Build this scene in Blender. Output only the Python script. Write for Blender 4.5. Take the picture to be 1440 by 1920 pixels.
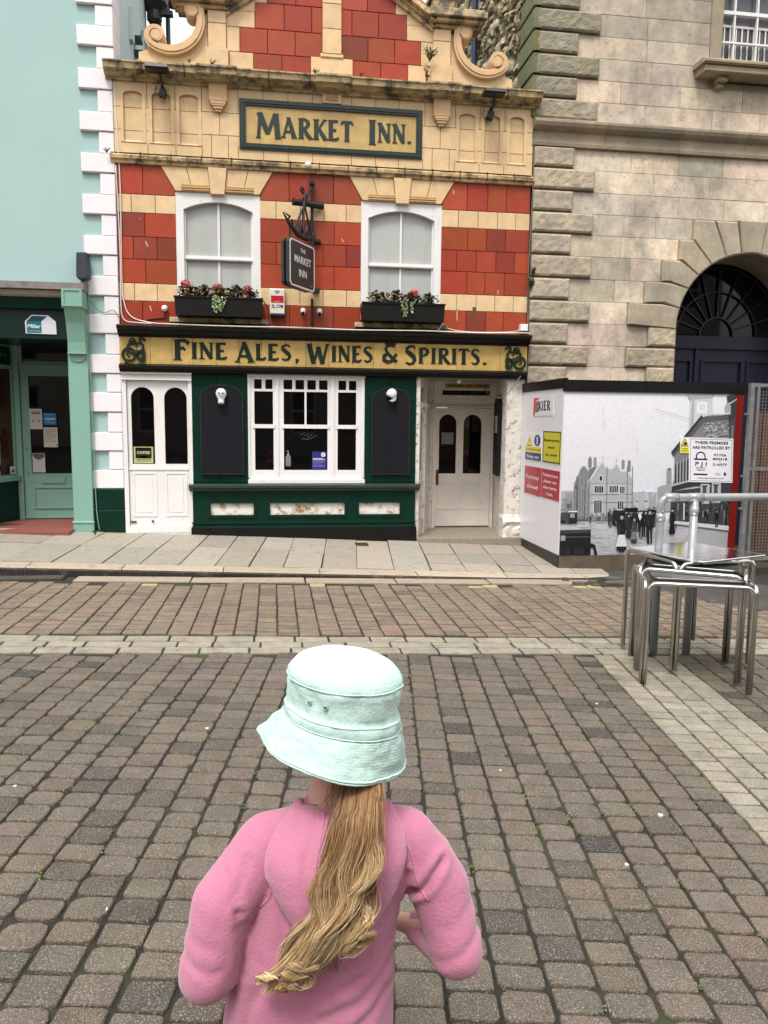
import bpy, math, random
from math import sin, cos, pi, radians, sqrt, atan2, hypot
from mathutils import Vector, Matrix, noise
from mathutils.geometry import tessellate_polygon

for o in list(bpy.data.objects): bpy.data.objects.remove(o)
scn = bpy.context.scene
COL = scn.collection

# ------------------------------------------------------------------ camera
yaw, pit, rol = radians(8.19), radians(6.77), radians(.59)
fw = Vector((sin(yaw)*cos(pit), cos(yaw)*cos(pit), -sin(pit)))
r0 = Vector((cos(yaw), -sin(yaw), 0)); u0 = r0.cross(fw)
Rv = r0*cos(rol)+u0*sin(rol); Uv = u0*cos(rol)-r0*sin(rol)
cam = bpy.data.cameras.new('camera'); cam.sensor_fit = 'HORIZONTAL'; cam.sensor_width = 36; cam.lens = 36*1442/1440
cam.clip_start = .05; cam.clip_end = 2000
camo = bpy.data.objects.new('camera', cam); COL.objects.link(camo)
camo.matrix_world = Matrix(((Rv.x, Uv.x, -fw.x, 0), (Rv.y, Uv.y, -fw.y, 0), (Rv.z, Uv.z, -fw.z, 1.6), (0, 0, 0, 1)))
scn.camera = camo
# ------------------------------------------------------------------ world, sun, exposure
w = bpy.data.worlds.new('World'); scn.world = w; w.use_nodes = True
nt = w.node_tree; nt.nodes.clear()
SUN_EL, SUN_ROT = radians(60), radians(205)
sk = nt.nodes.new('ShaderNodeTexSky'); sk.sky_type = 'NISHITA'; sk.sun_disc = False
sk.sun_elevation = SUN_EL; sk.sun_rotation = SUN_ROT; sk.dust_density = 6; sk.air_density = 1; sk.ozone_density = .3
hs = nt.nodes.new('ShaderNodeHueSaturation'); hs.inputs['Saturation'].default_value = .05; hs.inputs['Value'].default_value = .5
ad = nt.nodes.new('ShaderNodeMixRGB'); ad.blend_type = 'ADD'; ad.inputs[0].default_value = 1
# overcast cloud layer: brightest overhead, dimmer towards the horizon
tcw = nt.nodes.new('ShaderNodeTexCoord'); sx = nt.nodes.new('ShaderNodeSeparateXYZ'); nt.links.new(tcw.outputs['Generated'], sx.inputs[0])
cmr = nt.nodes.new('ShaderNodeMapRange'); cmr.inputs[1].default_value = 0; cmr.inputs[2].default_value = 1; cmr.inputs[3].default_value = 2.6; cmr.inputs[4].default_value = 8.6; nt.links.new(sx.outputs[2], cmr.inputs[0])
ccl = nt.nodes.new('ShaderNodeVectorMath'); ccl.operation = 'SCALE'; ccl.inputs[0].default_value = (1.0, .985, 1.0); nt.links.new(cmr.outputs[0], ccl.inputs['Scale']); nt.links.new(ccl.outputs[0], ad.inputs[2])
bg = nt.nodes.new('ShaderNodeBackground'); bg.inputs[1].default_value = .12
ow = nt.nodes.new('ShaderNodeOutputWorld')
nt.links.new(sk.outputs[0], hs.inputs['Color']); nt.links.new(hs.outputs[0], ad.inputs[1]); nt.links.new(ad.outputs[0], bg.inputs[0]); nt.links.new(bg.outputs[0], ow.inputs[0])
sl = bpy.data.lights.new('sun', 'SUN'); sl.energy = 1.6; sl.angle = radians(14); sl.color = (1, .96, .9)
so = bpy.data.objects.new('sun', sl); COL.objects.link(so)
az = SUN_ROT
sd = Vector((sin(az)*cos(SUN_EL), cos(az)*cos(SUN_EL), sin(SUN_EL)))
so.rotation_euler = sd.to_track_quat('Z', 'Y').to_euler()
scn.view_settings.view_transform = 'Standard'; scn.view_settings.look = 'None'
scn.view_settings.exposure = .70; scn.view_settings.gamma = 1
scn.cycles.max_bounces = 6; scn.cycles.diffuse_bounces = 3; scn.cycles.glossy_bounces = 4

# ------------------------------------------------------------------ materials
def S(r, g, b, k=.85):
    f = lambda c: ((c/255)/12.92 if c <= 10 else (((c/255)+.055)/1.055)**2.4)*k
    return (f(r), f(g), f(b))
MATS = {}
def mat(name, col=(.5, .5, .5), rough=.6, var=.15, vs=3, bump=.15, bs=40, metal=0, attr=False, spec=.5, dirt=0, dcol=(.03, .025, .02), ds=5, dlo=.55, coat=0, extra=None, stretch=None, sheen=0):
    if name in MATS: return MATS[name]
    m = bpy.data.materials.new(name); MATS[name] = m; m.use_nodes = True
    n = m.node_tree; N = n.nodes; L = n.links; p = N['Principled BSDF']
    p.inputs['Roughness'].default_value = rough; p.inputs['Metallic'].default_value = metal
    p.inputs['Specular IOR Level'].default_value = spec
    if coat: p.inputs['Coat Weight'].default_value = coat; p.inputs['Coat Roughness'].default_value = .15
    if sheen: p.inputs['Sheen Weight'].default_value = sheen; p.inputs['Sheen Roughness'].default_value = .5
    tc = N.new('ShaderNodeTexCoord'); vec = tc.outputs['Object']
    if stretch:
        mp = N.new('ShaderNodeMapping'); mp.inputs['Scale'].default_value = stretch; L.new(vec, mp.inputs[0]); vec2 = mp.outputs[0]
    else: vec2 = vec
    if attr:
        a = N.new('ShaderNodeAttribute'); a.attribute_name = 'Col'; src = a.outputs['Color']
    else:
        a = N.new('ShaderNodeRGB'); a.outputs[0].default_value = (*col, 1); src = a.outputs[0]
    def nz(scale, det=5, v=None, ro=.6):
        t = N.new('ShaderNodeTexNoise'); t.inputs['Scale'].default_value = scale; t.inputs['Detail'].default_value = det; t.inputs['Roughness'].default_value = ro
        L.new(v if v is not None else vec2, t.inputs['Vector']); return t.outputs['Fac']
    if var:
        mr = N.new('ShaderNodeMapRange'); mr.inputs[1].default_value = .25; mr.inputs[2].default_value = .75
        mr.inputs[3].default_value = 1-var; mr.inputs[4].default_value = 1+var; L.new(nz(vs), mr.inputs[0])
        mx = N.new('ShaderNodeVectorMath'); mx.operation = 'SCALE'; L.new(src, mx.inputs[0]); L.new(mr.outputs[0], mx.inputs['Scale']); src = mx.outputs[0]
    if dirt:
        mr = N.new('ShaderNodeMapRange'); mr.inputs[1].default_value = dlo; mr.inputs[2].default_value = dlo+.12; mr.inputs[3].default_value = 0; mr.inputs[4].default_value = dirt
        L.new(nz(ds, 8, None, .7), mr.inputs[0])
        mm = N.new('ShaderNodeMixRGB'); mm.inputs[2].default_value = (*dcol, 1); L.new(mr.outputs[0], mm.inputs[0]); L.new(src, mm.inputs[1]); src = mm.outputs[0]
    if extra: src = extra(N, L, vec, src, p)
    L.new(src, p.inputs['Base Color'])
    if bump:
        b = N.new('ShaderNodeBump'); b.inputs['Strength'].default_value = bump; b.inputs['Distance'].default_value = .01
        L.new(nz(bs, 4), b.inputs['Height']); L.new(b.outputs[0], p.inputs['Normal'])
    return m

def speck(N, L, vec, src, p):            # pale aggregate grains and worn patches
    t = N.new('ShaderNodeTexNoise'); t.inputs['Scale'].default_value = 240; t.inputs['Detail'].default_value = 3; L.new(vec, t.inputs['Vector'])
    r = N.new('ShaderNodeMapRange'); r.inputs[1].default_value = .56; r.inputs[2].default_value = .66; r.inputs[3].default_value = 0; r.inputs[4].default_value = .6; L.new(t.outputs['Fac'], r.inputs[0])
    m = N.new('ShaderNodeMixRGB'); m.inputs[2].default_value = (.42, .39, .34, 1); L.new(r.outputs[0], m.inputs[0]); L.new(src, m.inputs[1])
    t2 = N.new('ShaderNodeTexNoise'); t2.inputs['Scale'].default_value = 120; t2.inputs['Detail'].default_value = 3; t2.inputs['Roughness'].default_value = .8; L.new(vec, t2.inputs['Vector'])
    r2 = N.new('ShaderNodeMapRange'); r2.inputs[1].default_value = .34; r2.inputs[2].default_value = .50; r2.inputs[3].default_value = .6; r2.inputs[4].default_value = 0; L.new(t2.outputs['Fac'], r2.inputs[0])
    m2 = N.new('ShaderNodeMixRGB'); m2.inputs[2].default_value = (.03, .026, .022, 1); L.new(r2.outputs[0], m2.inputs[0]); L.new(m.outputs[0], m2.inputs[1])
    return m2.outputs[0]
def speck2(N, L, vec, src, p):
    t = N.new('ShaderNodeTexNoise'); t.inputs['Scale'].default_value = 150; t.inputs['Detail'].default_value = 2; L.new(vec, t.inputs['Vector'])
    r = N.new('ShaderNodeMapRange'); r.inputs[1].default_value = .35; r.inputs[2].default_value = .65; r.inputs[3].default_value = .72; r.inputs[4].default_value = 1.22; L.new(t.outputs['Fac'], r.inputs[0])
    m = N.new('ShaderNodeVectorMath'); m.operation = 'SCALE'; L.new(src, m.inputs[0]); L.new(r.outputs[0], m.inputs['Scale']); return m.outputs[0]
def mossy(N, L, vec, src, p):
    t = N.new('ShaderNodeTexNoise'); t.inputs['Scale'].default_value = 1.3; t.inputs['Detail'].default_value = 6; L.new(vec, t.inputs['Vector'])
    r = N.new('ShaderNodeMapRange'); r.inputs[1].default_value = .50; r.inputs[2].default_value = .64; r.inputs[3].default_value = 0; r.inputs[4].default_value = .85; L.new(t.outputs['Fac'], r.inputs[0])
    m = N.new('ShaderNodeMixRGB'); m.inputs[2].default_value = (.045, .052, .016, 1); L.new(r.outputs[0], m.inputs[0]); L.new(src, m.inputs[1])
    return m.outputs[0]
def vstreak(dark, lo=.5, sc=(9, 9, .8), amt=.7):
    def f(N, L, vec, src, p):            # rain streaks and grime
        mp = N.new('ShaderNodeMapping'); mp.inputs['Scale'].default_value = sc; L.new(vec, mp.inputs[0])
        t = N.new('ShaderNodeTexNoise'); t.inputs['Scale'].default_value = 1; t.inputs['Detail'].default_value = 7; t.inputs['Roughness'].default_value = .7; L.new(mp.outputs[0], t.inputs['Vector'])
        r = N.new('ShaderNodeMapRange'); r.inputs[1].default_value = lo; r.inputs[2].default_value = lo+.22; r.inputs[3].default_value = 0; r.inputs[4].default_value = amt; L.new(t.outputs['Fac'], r.inputs[0])
        m = N.new('ShaderNodeMixRGB'); m.inputs[2].default_value = (*dark, 1); L.new(r.outputs[0], m.inputs[0]); L.new(src, m.inputs[1])
        return m.outputs[0]
    return f

def stain(N, L, vec, src, p):            # grey weathering in soft clouds plus fine pitting
    m0 = vstreak((.19, .17, .14), .42, (1.3, 1.3, .9), .72)(N, L, vec, src, p)
    m1 = vstreak((.13, .12, .10), .56, (5, 5, 2.6), .45)(N, L, vec, m0, p)
    return vstreak((.11, .095, .075), .56, (34, 34, 34), .6)(N, L, vec, m1, p)
M_terra = mat('glazed_terracotta', attr=True, rough=.42, spec=.3, var=.13, vs=7, bump=.05, bs=30, dirt=.35, dcol=(.10, .06, .035), ds=9, dlo=.62, extra=vstreak((.10, .075, .05), .60, (7, 7, 1.2), .45))
M_grime = mat('weathered_terracotta', attr=True, rough=.6, var=.25, vs=9, bump=.25, bs=50, dirt=.85, dcol=(.045, .038, .028), ds=6, dlo=.47)
M_mortar = mat('mortar', S(70, 42, 30), rough=.9, var=.2)
M_white = mat('white_paint', S(240, 238, 236, .82), rough=.42, var=.04, vs=2, bump=.06, bs=25, dirt=.5, dcol=S(150, 135, 115), ds=11, dlo=.615, extra=vstreak(S(190, 178, 160), .55, (14, 14, 1.5), .35))
M_peel = mat('peeling_paint', S(232, 226, 216, .8), rough=.6, var=.08, vs=5, bump=.5, bs=30, dirt=.95, dcol=S(120, 92, 62), ds=15, dlo=.545)
M_tiles = mat('peeling_tiles', S(238, 234, 228, .85), rough=.35, var=.05, bump=.3, bs=25, dirt=.95, dcol=S(150, 120, 60), ds=8, dlo=.505)
M_green = mat('dark_green_paint', S(6, 44, 33, .95), rough=.35, spec=.2, var=.2, vs=4, bump=.05, dirt=.4, dcol=(.01, .02, .016), ds=8)
M_black = mat('black_board', S(24, 25, 31, .9), rough=.6, spec=.15, var=.1, bump=.03)
M_blackgloss = mat('black_trim', S(20, 20, 17, .9), rough=.45, spec=.22, var=.3, vs=6, bump=.2, bs=30, dirt=.3, dcol=S(80, 80, 55), ds=9, dlo=.6)
M_iron = mat('black_iron', S(22, 22, 24), rough=.45, var=.2, bump=.3, bs=60)
M_mint = mat('mint_render', S(170, 199, 196, .84), rough=.75, var=.035, vs=1.2, bump=.12, bs=70, extra=vstreak(S(150, 190, 180), .52, (2, 2, .5), .35))
M_mintpaint = mat('mint_paint', S(136, 180, 163, .82), rough=.4, var=.04, bump=.04, dirt=.25, dcol=S(80, 110, 95), ds=10, dlo=.64)
M_quoin = mat('white_masonry', S(243, 238, 240, .84), rough=.6, var=.03, bump=.2, bs=40, dirt=.3, dcol=S(180, 175, 165), ds=12, dlo=.66)
M_glassdk = mat('dark_glass', S(9, 9, 10), rough=.03, var=.3, vs=2, bump=0, spec=.42)
M_glassbl = mat('glass_over_blind', S(205, 208, 204, .72), rough=.12, var=.05, vs=1.5, bump=0, spec=.5, extra=vstreak(S(150, 152, 148), .5, (3, 3, .6), .3))
M_stone = mat('ashlar_stone', attr=True, rough=.85, var=.2, vs=6, bump=.4, bs=50, dirt=.55, dcol=(.15, .13, .105), ds=14, dlo=.56, extra=stain)
M_rubble = mat('rubble_stone', attr=True, rough=.9, var=.3, vs=14, bump=.8, bs=45)
M_slab = mat('granite_slab', attr=True, rough=.8, var=.18, vs=7, bump=.4, bs=90, dirt=.5, dcol=(.12, .10, .08), ds=7, dlo=.52, extra=speck2)
M_paver = mat('block_paver', attr=True, rough=.78, var=.26, vs=9, bump=.9, bs=110, dirt=.45, dcol=(.05, .043, .035), ds=5, dlo=.56, extra=speck)
M_dirt = mat('joint_soil', (.018, .015, .011), rough=.95, var=.3, bump=.9, bs=60, extra=mossy)
M_tarmac = mat('tarmac', (.05, .045, .04), rough=.8, var=.3, bump=.8, bs=150, dirt=.4, dcol=(.09, .08, .05), ds=4)
M_plastic = mat('plain_paint', attr=True, rough=.4, var=.03, bump=.02)
M_sign = mat('printed_sign', attr=True, rough=.32, var=.02, bump=0)
M_photo = mat('mural_print', attr=True, rough=.35, var=.08, vs=34, bump=0, spec=.35)
M_glaze = mat('lettering_glaze', attr=True, rough=.25, var=.18, vs=8, bump=.05, dirt=.3, dcol=S(120, 90, 40), ds=7, dlo=.6)
M_steel = mat('brushed_steel', (.56, .55, .53), rough=.24, var=.08, vs=12, bump=.05, bs=14, metal=1)
M_top = mat('hammered_tabletop', (.82, .82, .82), rough=.08, var=.12, vs=9, bump=.12, bs=16, metal=1)
M_galv = mat('grey_pipe', S(176, 180, 182, .7), rough=.38, var=.12, vs=9, bump=.1, metal=.35)
M_leaf = mat('leaf', attr=True, rough=.55, var=.2, vs=30, bump=0)
M_wood = mat('brown_wood', S(96, 58, 34), rough=.6, var=.3, vs=6, bump=.2, stretch=(1, 1, 6))

# ------------------------------------------------------------------ mesh builder
class MB:
    def __init__(s): s.v = []; s.f = []; s.c = []
    def add(s, vs, fs, col=(1, 1, 1)):
        k = len(s.v); s.v += [tuple(p) for p in vs]; s.f += [tuple(i+k for i in f) for f in fs]; s.c += [col]*len(fs); return s
    def box(s, x0, x1, y0, y1, z0, z1, col=(1, 1, 1)):
        v = [(x, y, z) for z in (z0, z1) for y in (y0, y1) for x in (x0, x1)]
        return s.add(v, [(0, 2, 3, 1), (4, 5, 7, 6), (0, 1, 5, 4), (2, 6, 7, 3), (0, 4, 6, 2), (1, 3, 7, 5)], col)
    def cbox(s, x0, x1, y0, y1, z0, z1, col=(1, 1, 1), c=.006):      # block with its front (y0) edges chamfered
        a = [(x0, z0), (x1, z0), (x1, z1), (x0, z1)]; b = [(x0+c, z0+c), (x1-c, z0+c), (x1-c, z1-c), (x0+c, z1-c)]
        v = [(x, y1, z) for x, z in a]+[(x, y0+c, z) for x, z in a]+[(x, y0, z) for x, z in b]
        f = [(8, 9, 10, 11), (3, 2, 1, 0)]
        for i in range(4):
            j = (i+1) % 4; f += [(i, j, 4+j, 4+i), (4+i, 4+j, 8+j, 8+i)]
        return s.add(v, f, col)
    def prism(s, pts, d0, d1, ax='y', col=(1, 1, 1), c=0):           # polygon extruded along an axis
        n = len(pts)
        def P(a, b, d): return {'y': (a, d, b), 'x': (d, a, b), 'z': (a, b, d)}[ax]
        if c:
            cx = sum(p[0] for p in pts)/n; cz = sum(p[1] for p in pts)/n
            ins = [(p[0]+(cx-p[0])*c/max(.01, hypot(cx-p[0], cz-p[1]))*1.3, p[1]+(cz-p[1])*c/max(.01, hypot(cx-p[0], cz-p[1]))*1.3) for p in pts]
            sg = 1 if d1 > d0 else -1
            v = [P(*p, d1) for p in pts]+[P(*p, d0+sg*c) for p in pts]+[P(*p, d0) for p in ins]
            f = [tuple(range(n)), tuple(range(3*n-1, 2*n-1, -1))]
            for i in range(n):
                j = (i+1) % n; f += [(i, j, n+j, n+i), (n+i, n+j, 2*n+j, 2*n+i)]
        else:
            v = [P(*p, d0) for p in pts]+[P(*p, d1) for p in pts]
            f = [tuple(range(n)), tuple(range(2*n-1, n-1, -1))]+[(i, (i+1) % n, n+(i+1) % n, n+i) for i in range(n)]
        return s.add(v, f, col)
    def plate(s, outer, holes, y0, y1, col=(1, 1, 1), fn=None):       # flat plate in xz with holes
        loops = [outer]+holes; allp = [p for l in loops for p in l]
        tr = tessellate_polygon([[Vector((p[0], p[1], 0)) for p in l] for l in loops])
        P = fn or (lambda a, b, d: (a, d, b)); n = len(allp)
        v = [P(p[0], p[1], y0) for p in allp]+[P(p[0], p[1], y1) for p in allp]
        f = [tuple(t) for t in tr]+[tuple(i+n for i in reversed(t)) for t in tr]; k = 0
        for l in loops:
            m = len(l); f += [(k+i, k+(i+1) % m, n+k+(i+1) % m, n+k+i) for i in range(m)]; k += m
        return s.add(v, f, col)
    def tube(s, pts, r, seg=8, col=(1, 1, 1), cap=True, close=False):
        pts = [Vector(p) for p in pts]; n = len(pts); rs = r if isinstance(r, (list, tuple)) else [r]*n
        v = []; up = None
        for i, p in enumerate(pts):
            t = (pts[(i+1) % n]-pts[i-1]) if close else (pts[min(i+1, n-1)]-pts[max(i-1, 0)])
            t = t.normalized() if t.length > 1e-9 else Vector((0, 0, 1))
            if up is None: up = Vector((0, 0, 1)) if abs(t.z) < .9 else Vector((1, 0, 0))
            a = t.cross(up); a = a.normalized() if a.length > 1e-6 else Vector((1, 0, 0)); b = a.cross(t).normalized(); up = b
            v += [p+(a*cos(2*pi*k/seg)+b*sin(2*pi*k/seg))*rs[i] for k in range(seg)]
        f = []
        for i in range(n if close else n-1):
            j = (i+1) % n
            for k in range(seg): f.append((i*seg+k, i*seg+(k+1) % seg, j*seg+(k+1) % seg, j*seg+k))
        if cap and not close: f += [tuple(range(seg-1, -1, -1)), tuple((n-1)*seg+k for k in range(seg))]
        return s.add(v, f, col)
    def lathe(s, prof, c=(0, 0, 0), seg=24, col=(1, 1, 1), ax='z', m=None):
        v = []; n = len(prof)
        for r, h in prof:
            for k in range(seg):
                a = 2*pi*k/seg; q = (r*cos(a), r*sin(a), h) if ax == 'z' else ((r*cos(a), h, r*sin(a)) if ax == 'y' else (h, r*cos(a), r*sin(a)))
                q = Vector(q)
                if m: q = m @ q
                v.append(q+Vector(c))
        f = [(i*seg+k, i*seg+(k+1) % seg, (i+1)*seg+(k+1) % seg, (i+1)*seg+k) for i in range(n-1) for k in range(seg)]
        return s.add(v, f, col)
    def strip(s, path, wd, y0, y1, col=(1, 1, 1)):                     # band of varying width along a path in xz, extruded in y
        L = []; Rr = []; n = len(path)
        for i, (x, z) in enumerate(path):
            a = path[max(i-1, 0)]; b = path[min(i+1, n-1)]; dx, dz = b[0]-a[0], b[1]-a[1]; l = hypot(dx, dz) or 1
            h = (wd[i] if isinstance(wd, (list, tuple)) else wd)/2
            L.append((x-dz/l*h, z+dx/l*h)); Rr.append((x+dz/l*h, z-dx/l*h))
        v = []; f = []
        for i in range(n): v += [(L[i][0], y0, L[i][1]), (Rr[i][0], y0, Rr[i][1]), (Rr[i][0], y1, Rr[i][1]), (L[i][0], y1, L[i][1])]
        for i in range(n-1):
            for k in range(4): f.append((i*4+k, i*4+(k+1) % 4, i*4+4+(k+1) % 4, i*4+4+k))
        f += [(3, 2, 1, 0), (4*n-4, 4*n-3, 4*n-2, 4*n-1)]
        return s.add(v, f, col)
    def tf(s, fn, k=0): s.v[k:] = [tuple(fn(Vector(p))) for p in s.v[k:]]; return s
    def build(s, name, m, parent=None, smooth=False, loc=None, fix=True):
        me = bpy.data.meshes.new(name)
        if loc: s.v = [(a-loc[0], b-loc[1], c-loc[2]) for a, b, c in s.v]
        me.from_pydata(s.v, [], s.f); me.materials.append(m)
        at = me.color_attributes.new('Col', 'FLOAT_COLOR', 'CORNER'); buf = []
        for p, c in zip(me.polygons, s.c): buf += [c[0], c[1], c[2], 1]*p.loop_total
        at.data.foreach_set('color', buf)
        if fix:
            import bmesh
            b = bmesh.new(); b.from_mesh(me); bmesh.ops.recalc_face_normals(b, faces=b.faces[:]); b.to_mesh(me); b.free()
        if smooth: me.polygons.foreach_set('use_smooth', [True]*len(me.polygons))
        o = bpy.data.objects.new(name, me); COL.objects.link(o)
        if loc: o.location = loc
        if parent is not None: par(o, parent)
        return o
def par(o, parent):
    o.parent = parent; pl = parent.matrix_world if parent.parent is None else None
    o.matrix_parent_inverse = Matrix.Translation(-WL(parent))
def WL(o):
    v = Vector(o.location)
    if o.parent: v = Vector(o.location)
    return v
def thing(name, label, cat, loc=(0, 0, 0), group=None):
    o = bpy.data.objects.new(name, None); COL.objects.link(o); o.location = loc; o.empty_display_size = .1
    o['label'] = label; o['category'] = cat
    if group: o['group'] = group
    return o
def tag(o, label, cat, group=None):
    o['label'] = label; o['category'] = cat
    if group: o['group'] = group
    return o
def struct(o): o['kind'] = 'structure'; return o
def rng(seed): return random.Random(seed)
def jit(c, R, a=.08): k = 1+R.uniform(-a, a); return (c[0]*k*(1+R.uniform(-a, a)*.3), c[1]*k, c[2]*k*(1+R.uniform(-a, a)*.3))
def arch(x0, x1, z0, z1, rise=None, n=12):        # outline with a curved head; rise None = half round
    r = (x1-x0)/2; cx = (x0+x1)/2; rise = r if rise is None else rise
    return [(x0, z0), (x1, z0)]+[(cx+r*cos(pi*k/n), z1-rise+rise*sin(pi*k/n)) for k in range(n+1)]
def rect(x0, x1, z0, z1): return [(x0, z0), (x1, z0), (x1, z1), (x0, z1)]
def chd(o, m, mb=None): pass

# text with the built-in font, laid flat in any plane
TXT = {}
def text(mb, s, org, ud, vd, width=None, height=.1, col=(0, 0, 0), align='c', sx=1.0, thick=0):
    key = s
    if key not in TXT:
        cu = bpy.data.curves.new('t', 'FONT'); cu.body = s; cu.size = 1; cu.resolution_u = 2; cu.offset = .018
        ob = bpy.data.objects.new('t', cu); COL.objects.link(ob); bpy.context.view_layer.update()
        me = bpy.data.meshes.new_from_object(ob.evaluated_get(bpy.context.evaluated_depsgraph_get()))
        TXT[key] = ([tuple(v.co) for v in me.vertices], [tuple(p.vertices) for p in me.polygons])
        bpy.data.objects.remove(ob); bpy.data.curves.remove(cu); bpy.data.meshes.remove(me)
    V, F = TXT[key]
    if not V: return
    x0 = min(v[0] for v in V); x1 = max(v[0] for v in V)
    k = height/.72; kx = (width/(x1-x0)) if width else k*sx
    off = {'c': -(x0+x1)/2, 'l': -x0, 'r': -x1}[align]
    o = Vector(org); U = Vector(ud); W = Vector(vd)
    mb.add([o+U*((v[0]+off)*kx)+W*(v[1]*k) for v in V], F, col)

# ------------------------------------------------------------------ ground levels
def GZ(x, y):
    a = -.035*x
    if y <= 5.6: return a
    b = -.03-.026*x; t = min(1, (y-5.6)/2.35); return a+(b-a)*t
def PZ(x, y):
    t = (y-7.95)/2.05; return (.02-.039*x)*(1-t)+(.095-.042*x)*t
def wavy(x, y): return .006*noise.noise(Vector((x*.7, y*.7, 0)))+.0025*noise.noise(Vector((x*3, y*3, 3)))

mb = MB()
N_ = 60
xs = [-60, -25, -12]+[-8+i*.4 for i in range(46)]+[14, 25, 60]; ys = [-60, -25, -10, -5, -3]+[-2+i*.4 for i in range(31)]+[12, 16, 25, 60, 120]
v = [(x, y, GZ(max(-9, min(9, x)), y)-.012) for y in ys for x in xs]; nx = len(xs)
mb.add(v, [(j*nx+i, j*nx+i+1, (j+1)*nx+i+1, (j+1)*nx+i) for j in range(len(ys)-1) for i in range(nx-1)])
struct(mb.build('ground', M_dirt))

def paver(mb, fn, u0, u1, v0, v1, col, R, j=.004, cut=.012, h=.0, bev=.006):
    """one stone: rounded uneven outline, worn edges; fn maps (u,v)->(x,y)"""
    uu = [u0+R.uniform(0, j), u1-R.uniform(0, j)]; vv = [v0+R.uniform(0, j), v1-R.uniform(0, j)]
    c = cut*R.uniform(.5, 1.3)
    pts = []
    for (a, b, sa, sb) in ((0, 0, 1, 1), (1, 0, -1, 1), (1, 1, -1, -1), (0, 1, 1, -1)):
        cc = c*R.uniform(.4, 1.5); U = uu[a]; W = vv[b]
        q1 = (U+sa*cc, W); q2 = (U+sa*cc*.3, W+sb*cc*.3); q3 = (U, W+sb*cc)
        pts += [q3, q2, q1] if (a, b) in ((0, 0), (1, 1)) else [q1, q2, q3]
    pts = [(p[0]+R.uniform(-j, j)*.3, p[1]+R.uniform(-j, j)*.3) for p in pts]
    cx = (u0+u1)/2; cy = (v0+v1)/2; n = len(pts); tx = R.uniform(-1, 1)*.012; ty = R.uniform(-1, 1)*.012; dz = h+R.uniform(-.0015, .0015)
    V = []
    for ins, z in ((0, -.02), (.0008, -bev*.9), (bev*.55, -bev*.22), (bev*1.5, 0)):
        for p in pts:
            l = hypot(cx-p[0], cy-p[1]); q = (p[0]+(cx-p[0])/l*ins, p[1]+(cy-p[1])/l*ins)
            x, y = fn(*q); V.append((x, y, z+dz+ZF(x, y)+wavy(x, y)+tx*(q[0]-cx)+ty*(q[1]-cy)))
    x, y = fn(cx, cy); V.append((x, y, dz+ZF(x, y)+wavy(x, y)+.0008))
    F = []
    for r in range(3):
        for i in range(n): F.append((r*n+i, r*n+(i+1) % n, (r+1)*n+(i+1) % n, (r+1)*n+i))
    F += [(3*n+i, 3*n+(i+1) % n, 4*n) for i in range(n)]
    mb.add(V, F, col)
ZF = GZ

# plaza pavers, laid 8 degrees off the street line
R = rng(11); A = radians(8); OX, OY = 2.30, 5.2
def pl(u, v): return (OX+u*cos(A)+v*sin(A), OY-u*sin(A)+v*cos(A))
mb = MB(); UW = .151
base = S(112, 101, 87, .66); lite = S(164, 156, 138, .70)
for ci in range(-46, 26):
    u0 = ci*UW; v = .6+R.uniform(0, .1)
    band = 0 <= ci < 4
    while v > -8.2:
        ln = R.choice([.108, .114, .12, .126, .14]) if not band else .112
        x, y = pl(u0+UW/2, v-ln/2)
        if -6.2 < x < 7.4 and -2.6 < y < 5.17:
            if band: c = jit(lite, R, .13)
            else:
                c = jit(base, R, .14); c = (c[0]*R.uniform(.97, 1.05), c[1], c[2]*R.uniform(.95, 1.03)); q = R.random()
                if q < .022: c = (c[0]*.28, c[1]*.28, c[2]*.29)
                elif q < .12: c = (c[0]*.62, c[1]*.62, c[2]*.62)
                elif q < .22: c = (c[0]*1.1, c[1]*1.03, c[2]*.99)
                if ci > 3 : c = (c[0]*.88, c[1]*.9, c[2]*.82)
            top = y+ln*.6 > 5.17
            v1 = v
            paver(mb, pl, u0+.0024, u0+UW-.0024, v-ln+.0022, v1-.0022, c, R, j=.006 if y < 3.5 else .0045, cut=.021 if not band else .007)
        v -= ln
struct(mb.build('plaza', M_paver, smooth=False, fix=False))
# pale transverse band, three courses
mb = MB(); R = rng(5); idf = lambda u, v: (u, v)
for k, (a, b) in enumerate(((5.205, 5.345), (5.345, 5.485), (5.485, 5.63))):
    x = -7+R.uniform(0, .2)
    while x < 7.4:
        ln = R.uniform(.24, .34)
        paver(mb, idf, x+.004, x+ln-.004, a+.004, b-.004, jit(S(170, 162, 143, .70), R, .10), R, j=.006, cut=.01); x += ln
struct(mb.build('paving_band', M_paver, fix=False))
# road pavers
mb = MB(); R = rng(8)
for ci in range(-46, 44):
    u0 = ci*.162+.02; v = 5.64+R.uniform(0, .05)
    while v < 7.62:
        ln = R.choice([.1, .11, .13, .15, .2])
        if v+ln < 7.66 and not (u0 > 3.6 and v > 7.75-(u0-3.6)*1.35):
            c = jit(S(142, 124, 104, .68), R, .10); q = R.random()
            if q < .12: c = (c[0]*.75, c[1]*.75, c[2]*.75)
            elif q < .3: c = (c[0]*1.12, c[1]*1.02, c[2]*.96)
            if 7.5 < v+ln/2 and R.random() < .45 and -1.9 < u0: c = S(196, 182, 132, .72)
            paver(mb, idf, u0+.004, u0+.158, v+.008, v+ln-.007, c, R, j=.005, cut=.008)
        v += ln
struct(mb.build('road', M_paver, fix=False))
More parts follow.
